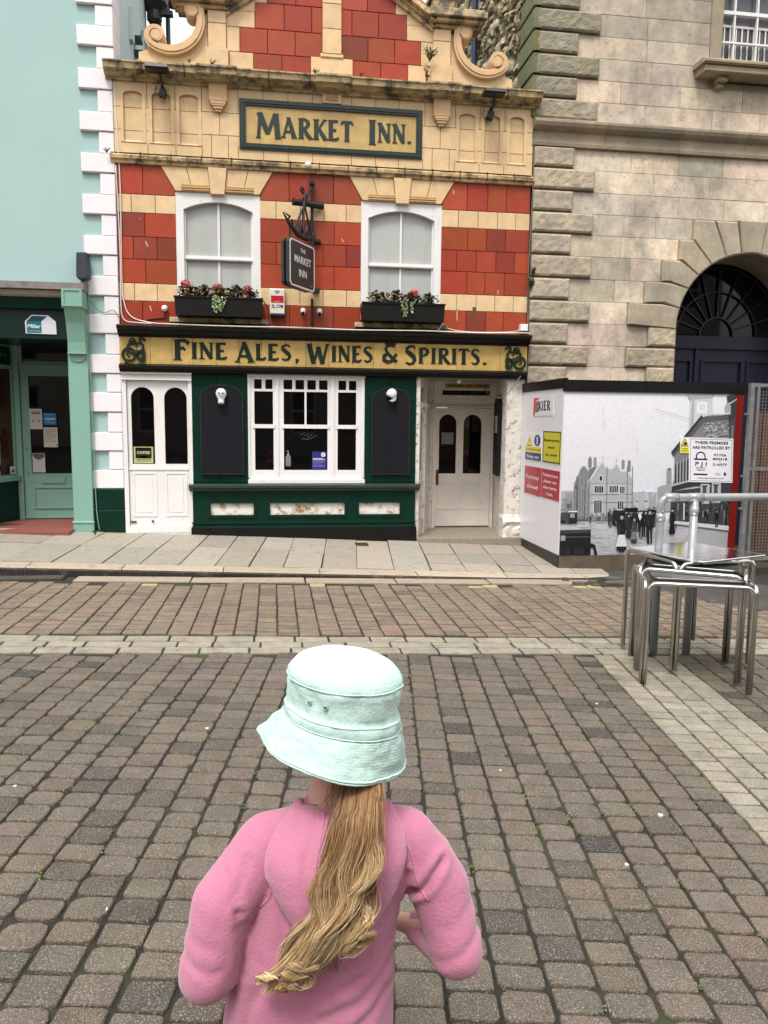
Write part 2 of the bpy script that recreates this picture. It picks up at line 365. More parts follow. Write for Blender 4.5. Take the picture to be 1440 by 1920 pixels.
# granite channel course against the kerb
mb = MB(); x = -1.95
while x < 3.1:
    ln = R.uniform(.85, 1.25); paver(mb, idf, x+.004, x+ln-.004, 7.68, 7.925, jit(S(170, 156, 136, .78), R, .07), R, j=.006, cut=.008); x += ln
struct(mb.build('channel_stones', M_slab, fix=False))
# kerb
mb = MB(); x = -7.4
while x < 3.7:
    ln = R.uniform(.85, 1.1)
    x1 = min(x+ln, 3.78)
    V = []
    for X in (x+.005, x1-.005):
        z0 = GZ(X, 7.95)-.03; z1 = PZ(X, 7.95)
        yo = 0 if X < 3.2 else (X-3.2)*.35
        V += [(X, 7.945+yo+R.uniform(-.008, .008), z0), (X, 7.945+yo, z1-.022), (X, 7.957+yo, z1-.006), (X, 7.98+yo, z1+.001), (X, 8.19, PZ(X, 8.19)), (X, 8.19, z0)]
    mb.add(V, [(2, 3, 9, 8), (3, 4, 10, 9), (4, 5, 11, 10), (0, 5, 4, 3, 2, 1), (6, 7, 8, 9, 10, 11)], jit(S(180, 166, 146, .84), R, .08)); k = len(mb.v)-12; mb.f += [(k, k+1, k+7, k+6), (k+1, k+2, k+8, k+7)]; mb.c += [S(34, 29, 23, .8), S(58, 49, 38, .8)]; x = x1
struct(mb.build('kerb', M_slab))
# pavement slabs
mb = MB(); R = rng(21); ZF = PZ; xj = [-7.2, -6.5, -5.8, -5.1, -4.5, -3.9, -3.3, -2.75, -2.28, -1.78, -1.40, -1.0, -.63, -.27, .09, .5, .89, 1.3, 1.72, 2.12, 2.55, 2.98, 3.4, 3.8]
def sk_(u, v): return (u+(v-8.2)*.1, v)
for a, b in zip(xj, xj[1:]):
    cuts = [8.2, R.uniform(8.9, 9.2), 10.0] if R.random() < .8 else [8.2, 10.0]
    if a > 1.6: cuts = [8.2, 8.62+R.uniform(-.05, .05), 9.2+R.uniform(-.1, .1), 10.0]
    for c0, c1 in zip(cuts, cuts[1:]):
        paver(mb, sk_, a+.002, b-.002, c0+.002, c1-.002, jit(S(172, 163, 148, .74), R, .14), R, j=.008, cut=.006, bev=.003)
struct(mb.build('pavement', M_slab, fix=False))
ZF = GZ
mb = MB(); mb.add([(x, y, PZ(x, y)-.017) for x, y in ((-8, 8.19), (3.9, 8.19), (4.1, 10.4), (-8, 10.4))], [(0, 1, 2, 3)]); struct(mb.build('pavement_bed', M_dirt))
# tarmac at the right
mb = MB(); pts = [(3.62, 8.02), (3.72, 7.55), (3.95, 7.3), (4.2, 6.95), (4.62, 6.55), (5.2, 6.35), (9, 6.2), (9, 9.9), (3.3, 9.9), (3.3, 8.5), (3.8, 8.2)]
mb.add([(x, y, GZ(x, min(y, 7.95))-.001) for x, y in pts], [tuple(range(len(pts)))]); struct(mb.build('tarmac', M_tarmac))

# ------------------------------------------------------------------ public house
CREAM = S(230, 198, 152, .82); RED = S(170, 70, 44, .78); YEL = S(205, 172, 106, .8); DKG = S(30, 46, 36, .9)
inn = thing('public_house', 'narrow pub with red and cream glazed blocks, curved gable and green ground floor', 'pub', (.73, 10, 0))
mb = MB()
loops = [rect(-1.16, -.15, 2.86, 4.33), rect(1.11, 2.14, 2.86, 4.33)]
mb.plate(rect(-1.85, 3.31, 2.7, 5.72), loops, 9.998, 10.35)
mb.box(-1.85, 3.31, 10.35, 14, 2.7, 5.6)
mb.box(-1.85, -.3, 10.12, 10.35, -.3, 2.7); mb.box(1.2, 1.84, 10.12, 10.35, -.3, 2.7); mb.box(-.3, 1.2, 10.12, 10.35, -.3, .8)
mb.build('brick_core', M_mortar, inn)
# blocks
R = rng(2); mb = MB()
rows = [(4.28, 4.64, 0, ([-1.54], [.21, .49, .76], [2.47, 2.74, 2.99])), (4.065, 4.28, 1, ([-1.68, -1.40], [.05, .35, .64, .92], [2.36, 2.62, 2.88, 3.12])),
        (3.785, 4.065, 0, ([-1.53], [.21, .49, .77], [2.49, 2.74, 2.99])), (3.52, 3.785, 0, ([-1.67, -1.39], [.05, .34, .63, .92], [2.35, 2.61, 2.87, 3.12])),
        (3.235, 3.52, 0, ([-1.53], [.21, .49, .77], [2.49, 2.73, 2.99])), (3.025, 3.235, 1, ([-1.67, -1.40], [.05, .34, .63, .93], [2.36, 2.62, 2.87, 3.12])),
        (2.70, 3.025, 0, ([-1.58], [.21, .49, .76], [2.49, 2.75, 2.99]))]
def redc(R):
    c = jit(RED, R, .16); c = (c[0], c[1]*R.uniform(.85, 1.2), c[2]*R.uniform(.85, 1.15)); q = R.random()
    return (c[0]*.72, c[1]*.85, c[2]*1.1) if q < .14 else c
for z0, z1, k, js in rows:
    for (a, b), j in zip(((-1.848, -1.16), (-.15, 1.11), (2.14, 3.308)), js):
        e = [a]+j+[b]
        for p, q in zip(e, e[1:]): mb.cbox(p+.003, q-.003, 9.982, 10.0, z0+.003, z1-.003, jit(CREAM, R, .06) if k else redc(R), .004)
mb.build('wall_blocks', M_terra, inn)
# frieze with blind arches
mb = MB(); AR = [(-1.74, -1.52), (-1.41, -1.19), (-1.09, -.87), (2.34, 2.55), (2.67, 2.87), (3.0, 3.19)]
mb.plate(rect(-1.85, 3.31, 4.72, 5.60), [arch(a, b, 4.87, 5.45, .045) for a, b in AR]+[rect(-.33, 1.81, 4.91, 5.40)], 9.965, 9.99, CREAM)
mb.box(-1.85, 3.31, 9.9905, 9.9975, 4.72, 5.60, jit(CREAM, R, .03))
for a, b in AR:          # sloping sills of the niches
    mb.prism([(9.966, 4.868), (9.99, 4.868), (9.99, 4.90)], a, b, 'x', CREAM)
# arch hoods proud of the face
for a, b in AR:
    o = arch(a-.035, b+.035, 4.87, 5.485, .05); i = arch(a, b, 4.872, 5.45, .045)
    mb.plate(o, [i], 9.957, 9.966, jit(CREAM, R, .05))
mb.build('frieze', M_terra, inn)
mb = MB()
def jv(x, z0, z1, y=9.9635): mb.box(x-.0028, x+.0028, y, 9.975, z0, z1)
def jh(x0, x1, z, y=9.9635): mb.box(x0, x1, y, 9.975, z-.0028, z+.0028)
for z in (5.01, 5.27):
    for a, b in ((-1.85, -1.775), (-1.485, -1.445), (-1.155, -1.125), (-.835, -.39), (1.87, 2.305), (2.585, 2.635), (2.905, 2.965), (3.225, 3.31)): jh(a, b, z)
for x in (-1.465, -1.14, -.83, 2.29, 2.61, 2.935): jv(x, 4.75, 4.87); jv(x, 5.27, 5.56)
for x, a, b in ((-.62, 5.01, 5.27), (-.72, 4.75, 5.01), (-.52, 4.75, 5.01), (-.4, 5.27, 5.56), (-.4, 4.75, 4.9), (2.1, 5.01, 5.27), (2.0, 4.75, 5.01), (2.22, 4.75, 5.01), (1.88, 4.75, 4.87), (1.9, 5.27, 5.56)): jv(x, a, b)
for x in (-.1, .2, .5, .98, 1.28, 1.57): jv(x, 4.75, 4.86); jv(x, 5.45, 5.58)
for a, b in AR:
    for z in (5.01, 5.27): mb.box(a, b, 9.9885, 9.9925, z-.002, z+.002)
mb.build('joints', M_mortar, inn)
# cornices
def cornice(x0, x1, prof, name, m, col, breaks=(), parent=inn, joints=None):
    mb = MB(); mb.prism(prof, x0, x1, 'x', col)
    for a, b, d in breaks:
        ym = min(p[0] for p in prof)
        mb.prism([(p[0]-(d if p[0] < ym+.12 else 0), p[1]+(.004 if p[1] > 5.7 else -.004)) for p in prof], a, b, 'x', col)
    return mb.build(name, m, parent)
cprof = [(9.99, 5.55), (9.93, 5.555), (9.925, 5.585), (9.86, 5.60), (9.845, 5.625), (9.80, 5.635), (9.79, 5.69), (9.775, 5.70), (9.775, 5.715), (9.99, 5.735)]
cornice(-1.93, 3.37, cprof, 'cornice', M_grime, S(196, 172, 128, .8), [(-.87, -.40, .035), (.53, .95, .035), (1.88, 2.33, .035)])
mb = MB()
for x in [-1.5+.49*i for i in range(10)]: mb.box(x-.004, x+.004, 9.772, 9.9, 5.60, 5.722)
for x in [-1.55+.355*i for i in range(14)]: mb.box(x-.004, x+.004, 9.904, 9.96, 4.645, 4.745)
mb.build('cornice_joints', M_mortar, inn)
cornice(-1.90, 3.33, [(9.985, 4.62), (9.945, 4.625), (9.94, 4.66), (9.915, 4.67), (9.91, 4.705), (9.965, 4.735), (9.965, 4.75), (9.985, 4.75)], 'string_course', M_grime, S(214, 184, 134, .8))
# corbels
for a in (-.74, 2.0):
    mb = MB(); c = S(222, 184, 138, .8)
    mb.cbox(a, a+.215, 9.90, 9.966, 5.38, 5.585, c, .005); cx = a+.107
    for (h, w_, y) in ((5.365, .115, 9.90), (5.345, .10, 9.905), (5.315, .075, 9.915), (5.285, .05, 9.93)): mb.cbox(cx-w_*.8, cx+w_*.8, y, 9.966, h-.018, h+.014, c, .004)
    mb.build('corbel', M_terra, inn)
mb = MB(); mb.cbox(.62, .85, 9.93, 9.966, 5.45, 5.59, CREAM, .005); mb.cbox(.66, .81, 9.922, 9.93, 5.475, 5.56, S(190, 150, 110), .004); mb.build('corbel', M_terra, inn)
# gable
gab = MB(); R = rng(4)
def gb(a, b, z0, z1, c, y=9.985): gab.cbox(a+.003, b-.003, y, 10.05, z0+.003, z1-.003, c, .004)
mbk = MB(); mbk.plate([(-.76, 5.6), (2.23, 5.6), (2.23, 6.5), (.735, 7.48), (-.76, 6.5)], [], 10.0, 10.3)
mbk.build('gable_core', M_mortar, inn)
for sgn in (-1, 1):
    def X(a, b): return (a, b) if sgn < 0 else (1.47-b, 1.47-a)
    for a, b, k in ((-.5, -.21, 1), (-.21, .13, 0), (.13, .48, 0)): gb(*X(a, b), 5.70, 5.985, jit(CREAM, R, .06) if k else redc(R))
    for a, b, k in ((-.53, -.37, 1), (-.37, -.04, 0), (-.04, .29, 0), (.29, .62, 0)): gb(*X(a, b), 5.985, 6.265, jit(CREAM, R, .06) if k else redc(R))
    for a, b, k in ((-.53, -.19, 1), (-.19, .16, 0), (.16, .49, 0), (.49, .62, 0)): gb(*X(a, b), 6.265, 6.56 if k == 0 else 6.45, jit(CREAM, R, .06) if k else redc(R))
    for a, b in ((-.05, .30), (.30, .62)): gb(*X(a, b), 6.56, 6.85, redc(R))
    gb(*X(.35, .62), 6.85, 7.1, redc(R))
    # cream filling under the rake
    P = [(-.53, 6.45), (-.19, 6.45), (-.19, 6.56), (-.05, 6.56), (-.05, 6.85), (.30, 6.85), (.30, 7.1), (.62, 7.1), (.62, 7.22), (-.53, 6.46)]
    P = [(-.53, 6.45), (-.19, 6.45), (-.19, 6.66)]; gab.prism([(p if sgn < 0 else (1.47-p[0], p[1])) for p in P], 9.985, 10.02, 'y', CREAM)
    P = [(-.19, 6.56), (-.05, 6.56), (-.05, 6.75), (-.19, 6.66)]; gab.prism([(p if sgn < 0 else (1.47-p[0], p[1])) for p in P], 9.985, 10.02, 'y', CREAM)
    P = [(-.05, 6.85), (.3, 6.85), (.3, 6.98), (-.05, 6.86)]; gab.prism([(p if sgn < 0 else (1.47-p[0], p[1])) for p in P], 9.985, 10.02, 'y', CREAM)
gab.build('gable_blocks', M_terra, inn)
for a, b in ((-.74, -.53), (.62, .85), (1.99, 2.21)):
    mb = MB(); w_ = .025; c = jit(CREAM, R, .05)
    top = 6.42 if a != .62 else 7.2
    if a == .62: mb.cbox(.48, .99, 9.965, 10.04, 5.70, 5.985, c, .004); mb.cbox(a-w_, b+w_, 9.95, 10.04, 5.985, 6.03, c, .01)
    else: mb.cbox(a-w_, b+w_, 9.935, 10.04, 5.70, 5.99, c, .006)
    z = 5.99 if a != .62 else 6.03
    while z < top-.01:
        z1 = min(z+.285, top); mb.cbox(a, b, 9.95, 10.04, z+.003, z1-.003, jit(CREAM, R, .05), .004); z = z1
    mb.build('pilaster', M_terra, inn)
for sgn in (-1, 1):
    mx = (lambda p: p) if sgn < 0 else (lambda p: (1.47-p[0], p[1]))
    mb = MB()
    for off, th, y in ((0, .06, 9.95), (.06, .045, 9.92), (.105, .075, 9.86)):
        P = [(-.53, 6.37+off), (.735, 7.19+off), (.735, 7.19+off+th), (-.53, 6.37+off+th)]
        mb.prism([mx(p) for p in P], y, 10.05, 'y', jit(S(214, 184, 134), R, .05))
    mb.build('raking_cornice', M_grime, inn)
    mb = MB()       # entablature block over pilaster and scroll
    for z0, z1, a, b, y in ((6.42, 6.47, -1.10, -.50, 9.92), (6.47, 6.52, -1.14, -.47, 9.86), (6.52, 6.58, -1.17, -.45, 9.82), (6.58, 6.62, -1.14, -.45, 9.84), (6.62, 6.76, -.78, -.5, 9.9), (6.76, 6.82, -.82, -.46, 9.87)):
        aa, bb = (a, b) if sgn < 0 else (1.47-b, 1.47-a); mb.cbox(aa, bb, y, 10.2, z0, z1, S(196, 170, 126), .008)
    mb.build('entablature', M_grime, inn)
    # scroll
    path = []; wd = []
    c1 = (-1.34, 6.08); c2 = (-.91, 6.385); C = (-1.19, 6.30); RR = .37
    n = 34
    for k in range(n):                       # inner end of lower volute outwards
        t = k/n; a = radians(233-430*(1-t)); r = .045+.058*t; path.append((c1[0]+r*cos(a), c1[1]+r*sin(a))); wd.append(.02+.075*t)
    for k in range(31): a = radians(235+123*k/30); path.append((C[0]+RR*cos(a), C[1]+RR*sin(a))); wd.append(.095+.012*sin(pi*k/30))
    for k in range(1, n+1):
        t = k/n; a = radians(-10+430*t); r = .088-.045*t; path.append((c2[0]+r*cos(a), c2[1]+r*sin(a))); wd.append(.09-.07*t)
    mb = MB(); mb.strip([mx(p) for p in path], wd, 9.93, 10.15, jit(S(220, 184, 140), R, .04))
    mb.strip([mx(p) for p in path[8:-8]], [w_*.42 for w_ in wd[8:-8]], 9.918, 9.94, jit(S(220, 184, 140), R, .04))
    for c in (c1, c2): q = mx(c); mb.lathe([(0, 9.915), (.055, 9.915), (.066, 9.93), (.068, 10.15), (0, 10.15)], (q[0], 0, q[1]), 20, S(224, 188, 142), 'y')
    mb.build('scroll', M_terra, inn)
    mb = MB()
    P = [(-1.55, 5.68), (-.75, 5.68), (-.75, 6.40)]+[(C[0]+.375*cos(radians(a)), C[1]+.375*sin(radians(a))) for a in range(0, -128, -8)]+[(-1.47, 5.93), (-1.55, 5.90)]
    mb.prism([mx(p) for p in P], 9.99, 10.2, 'y', jit(CREAM, R, .04))
    mb.build('scroll_base', M_terra, inn)
# MARKET INN. sign with serif glyphs -----------------------------------------
GL = {
 'M': (.92, [[(.10, 0, .09), (.17, 1, .09)], [(.14, 1, .16), (.46, .18, .13)], [(.46, .18, .09), (.74, 1, .10)], [(.76, 1, .15), (.84, 0, .15)]], [(.0, .2, 0), (.72, .96, 0), (.04, .22, 1), (.68, .88, 1)]),
 'A': (.72, [[(.10, 0, .07), (.36, 1, .09)], [(.34, 1, .12), (.62, 0, .16)], [(.18, .30, .07), (.54, .30, .07)]], [(-.02, .22, 0), (.48, .76, 0), (.24, .42, 1)]),
 'R': (.66, [[(.16, 0, .15), (.16, 1, .15)], [(.16, .96, .07), (.36, .95, .09), (.48, .85, .13), (.50, .74, .14), (.44, .60, .11), (.32, .53, .07), (.16, .52, .06)], [(.28, .54, .10), (.44, .22, .14), (.62, .0, .12)]], [(.02, .30, 0), (.02, .22, 1), (.52, .74, 0)]),
 'K': (.66, [[(.16, 0, .15), (.16, 1, .15)], [(.56, 1, .07), (.24, .46, .08)], [(.28, .56, .12), (.60, 0, .15)]], [(.02, .30, 0), (.02, .30, 1), (.46, .68, 1), (.48, .74, 0)]),
 'E': (.56, [[(.14, 0, .15), (.14, 1, .15)], [(.14, .96, .08), (.48, .96, .09)], [(.14, .50, .07), (.40, .52, .08)], [(.14, .04, .08), (.42, .05, .09), (.52, .16, .06)]], [(.0, .2, 0), (.0, .2, 1)]),
 'T': (.60, [[(.30, 0, .15), (.30, 1, .15)], [(.02, .82, .07), (.08, .95, .09), (.52, .95, .09), (.58, .82, .07)]], [(.16, .44, 0)]),
 'I': (.30, [[(.15, 0, .15), (.15, 1, .15)]], [(.01, .29, 0), (.01, .29, 1)]),
 'N': (.68, [[(.12, 0, .08), (.12, 1, .08)], [(.10, 1, .15), (.56, .04, .15)], [(.56, 0, .08), (.56, 1, .08)]], [(.0, .26, 0), (.0, .2, 1), (.44, .68, 1)]),
 'F': (.58, [[(.14, 0, .16), (.14, 1, .16)], [(.14, .96, .09), (.40, .97, .10), (.56, .82, .12)], [(.14, .58, .08), (.34, .60, .09), (.42, .50, .06)]], [(-.02, .3, 0), (-.02, .2, 1)]),
 'L': (.52, [[(.14, 0, .15), (.14, 1, .15)], [(.14, .04, .08), (.40, .05, .10), (.50, .18, .06)]], [(.0, .2, 0), (.0, .28, 1)]),
 'S': (.52, [[(.44, .84, .06), (.36, .95, .07), (.22, .96, .08), (.10, .84, .11), (.10, .70, .13), (.24, .56, .15), (.38, .42, .15), (.43, .26, .13), (.36, .08, .09), (.20, .03, .08), (.06, .12, .06)]], []),
 'W': (1.0, [[(.10, 1, .16), (.30, 0, .15)], [(.30, 0, .08), (.50, .84, .09)], [(.48, .84, .15), (.68, 0, .15)], [(.68, 0, .08), (.88, 1, .08)]], [(.0, .24, 1), (.78, 1.0, 1), (.40, .58, .86)]),
 'P': (.60, [[(.15, 0, .15), (.15, 1, .15)], [(.15, .96, .07), (.34, .96, .09), (.48, .86, .13), (.50, .72, .14), (.42, .56, .11), (.28, .50, .07), (.15, .50, .06)]], [(.01, .30, 0), (.01, .2, 1)]),
 '&': (.66, [[(.60, .05, .10), (.44, .20, .11), (.22, .50, .10), (.14, .70, .09), (.22, .86, .09), (.40, .90, .09), (.50, .80, .06)], [(.26, .50, .08), (.08, .34, .13), (.08, .14, .14), (.24, .03, .12), (.42, .10, .10), (.50, .32, .09), (.60, .46, .08)], [(.12, .96, .06), (.56, .96, .07)]], []),
 '.': (.2, [[(.10, 0, .12), (.10, .12, .12)]], []), ',': (.2, [[(.11, .10, .12), (.07, -.14, .05)]], [])}
def word(mb, s, x0, x1, z0, hc, hs, y, col, dn=0.0):
    wt = sum(GL[c][0]*(hc if i == 0 else hs) for i, c in enumerate(s))+(len(s)-1)*.06*hs
    k = (x1-x0)/wt; x = x0
    for i, c in enumerate(s):
        ad, st, se = GL[c]; h = hc if i == 0 else hs; zb = z0-(dn if i == 0 else 0)
        for qi, q in enumerate(st):
            yy_ = y-.0007*qi; mb.strip([(x+p[0]*h*k, zb+p[1]*h) for p in q], [p[2]*h*(.6+.4*k)*1.5 for p in q], yy_, y+.012, col)
        for a, b, t in se:
            z = zb+t*h; s_ = 1 if t < .5 else -1; t_ = .05*h
            mb.prism([(x+a*h*k, z), (x+b*h*k, z), (x+(b-.03)*h*k, z+s_*t_), (x+(a+.03)*h*k, z+s_*t_)], y-.0035-.0003*(t > .5), y+.011, 'y', col)
        x += (ad*h+.06*hs)*k
bd = thing  # keep name short
mb = MB(); mb.box(-.31, 1.79, 9.970, 9.989, 4.93, 5.38, YEL)
for x in [-.15+.27*i for i in range(8)]: mb.box(x-.0015, x+.0015, 9.9692, 9.98, 4.93, 5.38, S(150, 112, 60))
plq = mb.build('name_panel', M_glaze, inn)
mb = MB(); word(mb, 'MARKET', -.19, 1.0, 5.03, .29, .235, 9.9635, DKG, .02); word(mb, 'INN', 1.19, 1.66, 5.045, .29, .225, 9.9635, DKG, .035); word(mb, '.', 1.68, 1.73, 5.045, .25, .25, 9.9635, DKG)
mb.build('lettering', M_glaze, plq)
mb = MB(); mb.plate(rect(-.385, 1.865, 4.865, 5.445), [rect(-.31, 1.79, 4.935, 5.375)], 9.945, 9.985, S(16, 34, 27)); mb.plate(rect(-.365, 1.845, 4.885, 5.425), [rect(-.335, 1.815, 4.912, 5.398)], 9.935, 9.946, S(26, 46, 38))
mb.build('panel_frame', M_glaze, inn)
# window surrounds and windows
for wi, (xa, xb) in enumerate(((-1.165, -.145), (1.105, 2.145))):
    cx = (xa+xb)/2; mb = MB(); R = rng(30+wi); W2 = (xb-xa)/2
    tops = [-.67, -.37, -.115, .115, .37, .67]; bots = [-.505, -.30, -.085, .085, .30, .505]
    for k in range(5):
        z0 = 4.34 if k != 2 else 4.315; z1 = 4.622
        P = [(cx+bots[k]+.003, z0), (cx+bots[k+1]-.003, z0), (cx+tops[k+1]-.003, z1), (cx+tops[k]+.003, z1)]
        mb.prism(P, 9.965 if k != 2 else 9.935, 10.02, 'y', jit(CREAM, R, .05), .004)
    for a, b in ((-.43, -.09), (.09, .43)):
        for i, (dz, y) in enumerate(((.03, 9.95), (.055, 9.945), (.08, 9.955))): mb.cbox(cx+a, cx+b, y, 9.97, 4.34+dz-.02, 4.34+dz, jit(S(200, 164, 112), R, .05), .004)
    mb.build('window_head', M_terra, inn)
    win = MB(); fr = [arch(xa+.095, cx-.016, 3.60, 4.0, 0.001, 2)]
    # outer frame with segmental head
    def seg(x0, x1, z0, zs, zt, n=12):     # segment outline: springing zs, crown zt at cx
        h = (xb-xa)/2-.095; rise = zt-zs; rad = (h*h+rise*rise)/(2*rise); cz = zt-rad
        top = [(x1+(x0-x1)*k/n) for k in range(n+1)]
        return [(x0, z0), (x1, z0)]+[(x, cz+sqrt(max(0, rad*rad-(x-cx)**2))) for x in top]
    win.plate(rect(xa, xb, 2.88, 4.335), [seg(xa+.095, xb-.095, 2.95, 4.135, 4.235)], 9.99, 10.10)
    wf = win.build('window', M_white, inn)
    sa = MB()
    sa.box(xa+.095, xb-.095, 10.025, 10.07, 3.545, 3.60); sa.box(xa+.085, xb-.085, 10.012, 10.05, 3.555, 3.575)
    sa.box(cx-.014, cx+.014, 10.035, 10.06, 3.60, 4.232); sa.box(cx-.014, cx+.014, 10.045, 10.07, 2.95, 3.545)
    for s_ in (-1, 1): sa.box(cx+s_*(W2-.105)-.012, cx+s_*(W2-.105)+.012, 10.035, 10.07, 2.95, 4.13)
    sa.box(xa+.095, xb-.095, 10.035, 10.08, 2.93, 2.97)
    sa.build('sash', M_white, wf)
    gp = MB(); gp.box(xa+.09, xb-.09, 10.062, 10.066, 2.9, 4.25); gp.build('pane', M_glassbl, wf)
    mb = MB()
    for k in range(5):
        a = cx-.60+k*.242; mb.cbox(a+.003, a+.239, 9.90, 10.0, 2.775, 2.835, jit(S(196, 176, 132), R, .08), .006)
    mb.build('sill', M_grime, inn)
mb = MB()      # chips and scratches in the glaze
for x, z, a, l in ((-1.53, 3.73, 1.1, .07), (-1.50, 2.97, 1.2, .07), (.86, 3.86, 1.0, .05), (2.28, 4.52, 1.3, .05), (2.36, 3.02, 1.5, .12), (.05, 3.36, .2, .02), (-1.6, 4.0, .4, .03), (2.9, 3.3, 1.4, .05)):
    mb.prism([(x, z), (x+.012, z+.004), (x+l*cos(a)+.006, z-l*sin(a)), (x+l*cos(a)-.004, z-l*sin(a)+.004)], 9.9806, 9.983, 'y', S(222, 190, 176))
mb.prism([(2.585, 2.86), (2.63, 2.86), (2.62, 3.08), (2.57, 3.08)], 9.9808, 9.983, 'y', S(110, 70, 40))
mb.build('chips', M_plastic, inn)
# shop fascia
cornice(-1.86, 3.32, [(9.99, 2.58), (9.90, 2.585), (9.89, 2.61), (9.85, 2.62), (9.82, 2.66), (9.78, 2.67), (9.775, 2.705), (9.79, 2.72), (9.99, 2.735)], 'fascia_cornice', M_blackgloss, (1, 1, 1))
cornice(-1.86, 3.30, [(9.99, 2.16), (9.90, 2.17), (9.895, 2.195), (9.87, 2.205), (9.865, 2.24), (9.91, 2.262), (9.99, 2.265)], 'fascia_moulding', M_blackgloss, (1, 1, 1))
mb = MB(); R = rng(9); x = -1.855; js = [-1.855, -1.49, -1.23, -.98, -.70, -.42, -.14, .16, .41, .70, 1.0, 1.27, 1.55, 1.8, 2.1, 2.36, 2.62, 2.94, 3.305]
for a, b in zip(js, js[1:]): mb.cbox(a+.0015, b-.0015, 9.905, 9.99, 2.262, 2.59, jit(YEL, R, .06), .003)
fas = mb.build('fascia', M_glaze, inn)
mb = MB()
for s_, a, b, d in (('FINE', -1.21, -.56, .02), ('ALES', -.47, .23, .03), (',', .27, .33, 0), ('WINES', .42, 1.26, .03), ('&', 1.38, 1.59, 0), ('SPIRITS', 1.67, 2.67, .02), ('.', 2.70, 2.76, 0)):
    word(mb, s_, a, b, 2.338, .245, .198, 9.899, DKG, d)
mb.build('lettering', M_glaze, fas)
for s_, cx in ((1, -1.68), (-1, 3.14)):
    mb = MB(); f = lambda p: (cx+s_*p[0], 2.42+p[1])
    def sw(c, r0_, r1_, a0, a1, w0, w1, n=20):
        mb.strip([f((c[0]+(r0_+(r1_-r0_)*k/n)*cos(radians(a0+(a1-a0)*k/n)), c[1]+(r0_+(r1_-r0_)*k/n)*sin(radians(a0+(a1-a0)*k/n)))) for k in range(n+1)], [w0+(w1-w0)*k/n for k in range(n+1)], 9.885-len(mb.v)*1.1e-5, 9.91, DKG)
    sw((-.06, -.05), .075, .075, 0, 355, .03, .03); sw((-.06, -.05), .035, .02, 0, 300, .022, .012)
    q = f((-.02, .11)); mb.lathe([(0, 9.878), (.035, 9.882), (.046, 9.9), (.046, 9.91)], (q[0], 0, q[1]), 14, DKG, 'y')
    sw((.0, .03), .08, .06, 210, 60, .02, .04); sw((.06, .05), .06, .03, 270, 560, .03, .015); sw((.07, -.08), .055, .02, 90, -250, .035, .012); sw((.03, -.02), .10, .09, -60, 20, .04, .02)
    sw((.10, -.09), .05, .02, 180, 400, .03, .01); sw((.09, .12), .04, .015, 0, 300, .03, .01); sw((-.02, -.11), .09, .09, 200, 330, .02, .035)
    q = f((.02, -.03)); mb.lathe([(0, 9.876), (.03, 9.88), (.045, 9.9), (.045, 9.91)], (q[0], 0, q[1]), 10, DKG, 'y')
    mb.build('emblem', M_glaze, inn)
# ground floor: left door
def bx_frame(mb, x0, x1, z0, z1, t, y0, y1, col=(1, 1, 1)): mb.plate(rect(x0, x1, z0, z1), [rect(x0+t, x1-t, z0+t, z1-t)], y0, y1, col)
mb = MB(); mb.plate([(-1.85, .15), (-1.01, .13), (-1.01, 2.165), (-1.85, 2.165)], [rect(-1.80, -1.055, .16, 2.07)], 9.955, 10.1); mb.box(-1.85, -1.01, 9.93, 9.956, 2.07, 2.09); mb.box(-1.855, -1.005, 9.92, 9.96, 2.145, 2.165)
mb.build('door_frame', M_white, inn)
mb = MB(); mb.plate(rect(-1.795, -1.06, .16, 2.065), [arch(-1.75, -1.475, 1.03, 1.985), arch(-1.35, -1.075, 1.03, 1.985)], 9.985, 10.03)
dr = mb.build('door', M_white, inn)
mb = MB()
for a, b in ((-1.755, -1.46), (-1.355, -1.085)):
    bx_frame(mb, a, b, .365, .925, .022, 9.978, 9.988); mb.cbox(a+.05, b-.05, 9.981, 9.987, .415, .875, c=.003)
mb.box(-1.795, -1.06, 9.974, 9.986, .955, .985); mb.box(-1.80, -1.055, 9.955, 9.986, .155, .245)
mb.build('door_panel', M_white, dr)
mb = MB(); mb.box(-1.77, -1.07, 10.012, 10.016, .98, 2.02); mb.build('pane', M_glassdk, dr)
mb = MB(); mb.tube([(-1.79, 9.975, .30), (-1.72, 9.97, .30)], .010, 8); mb.tube([(-1.52, 9.985, .305), (-1.52, 9.96, .305)], .014, 8); mb.build('bolt', M_iron, dr)
# green pilasters and stall riser
for a, b in ((-1.008, -.322), (1.172, 1.845)):
    mb = MB(); mb.box(a, b, 9.97, 10.1, .76, 2.17)
    z = .80
    while z < 2.15: mb.cbox(a+.002, a+.31, 9.963, 9.972, z, z+.148, c=.003); mb.cbox(a+.315, b-.002, 9.963, 9.972, z, z+.148, c=.003); z += .152
    mb.build('tiled_pier', M_green, inn)
mb = MB(); P3 = [(-.80, -.26, .38, .53), (-.05, .91, .38, .53), (1.10, 1.64, .38, .53)]
mb.plate([(-1.02, .14), (1.845, .03), (1.845, .70), (-1.02, .70)], [rect(*p) for p in P3], 9.945, 10.0)
for p in P3: bx_frame(mb, p[0]-.035, p[1]+.035, p[2]-.035, p[3]+.035, .033, 9.932, 9.946)
mb.prism([(9.945, .245), (9.92, .24), (9.915, .215), (9.945, .20)], -1.03, 1.85, 'x'); mb.prism([(9.945, .295), (9.93, .29), (9.93, .268), (9.945, .265)], -1.03, 1.85, 'x')
rs = mb.build('stall_riser', M_green, inn)
mb = MB()
for p in P3: mb.box(p[0], p[1], 9.968, 9.99, p[2], p[3])
mb.build('inset_tiles', M_tiles, rs)
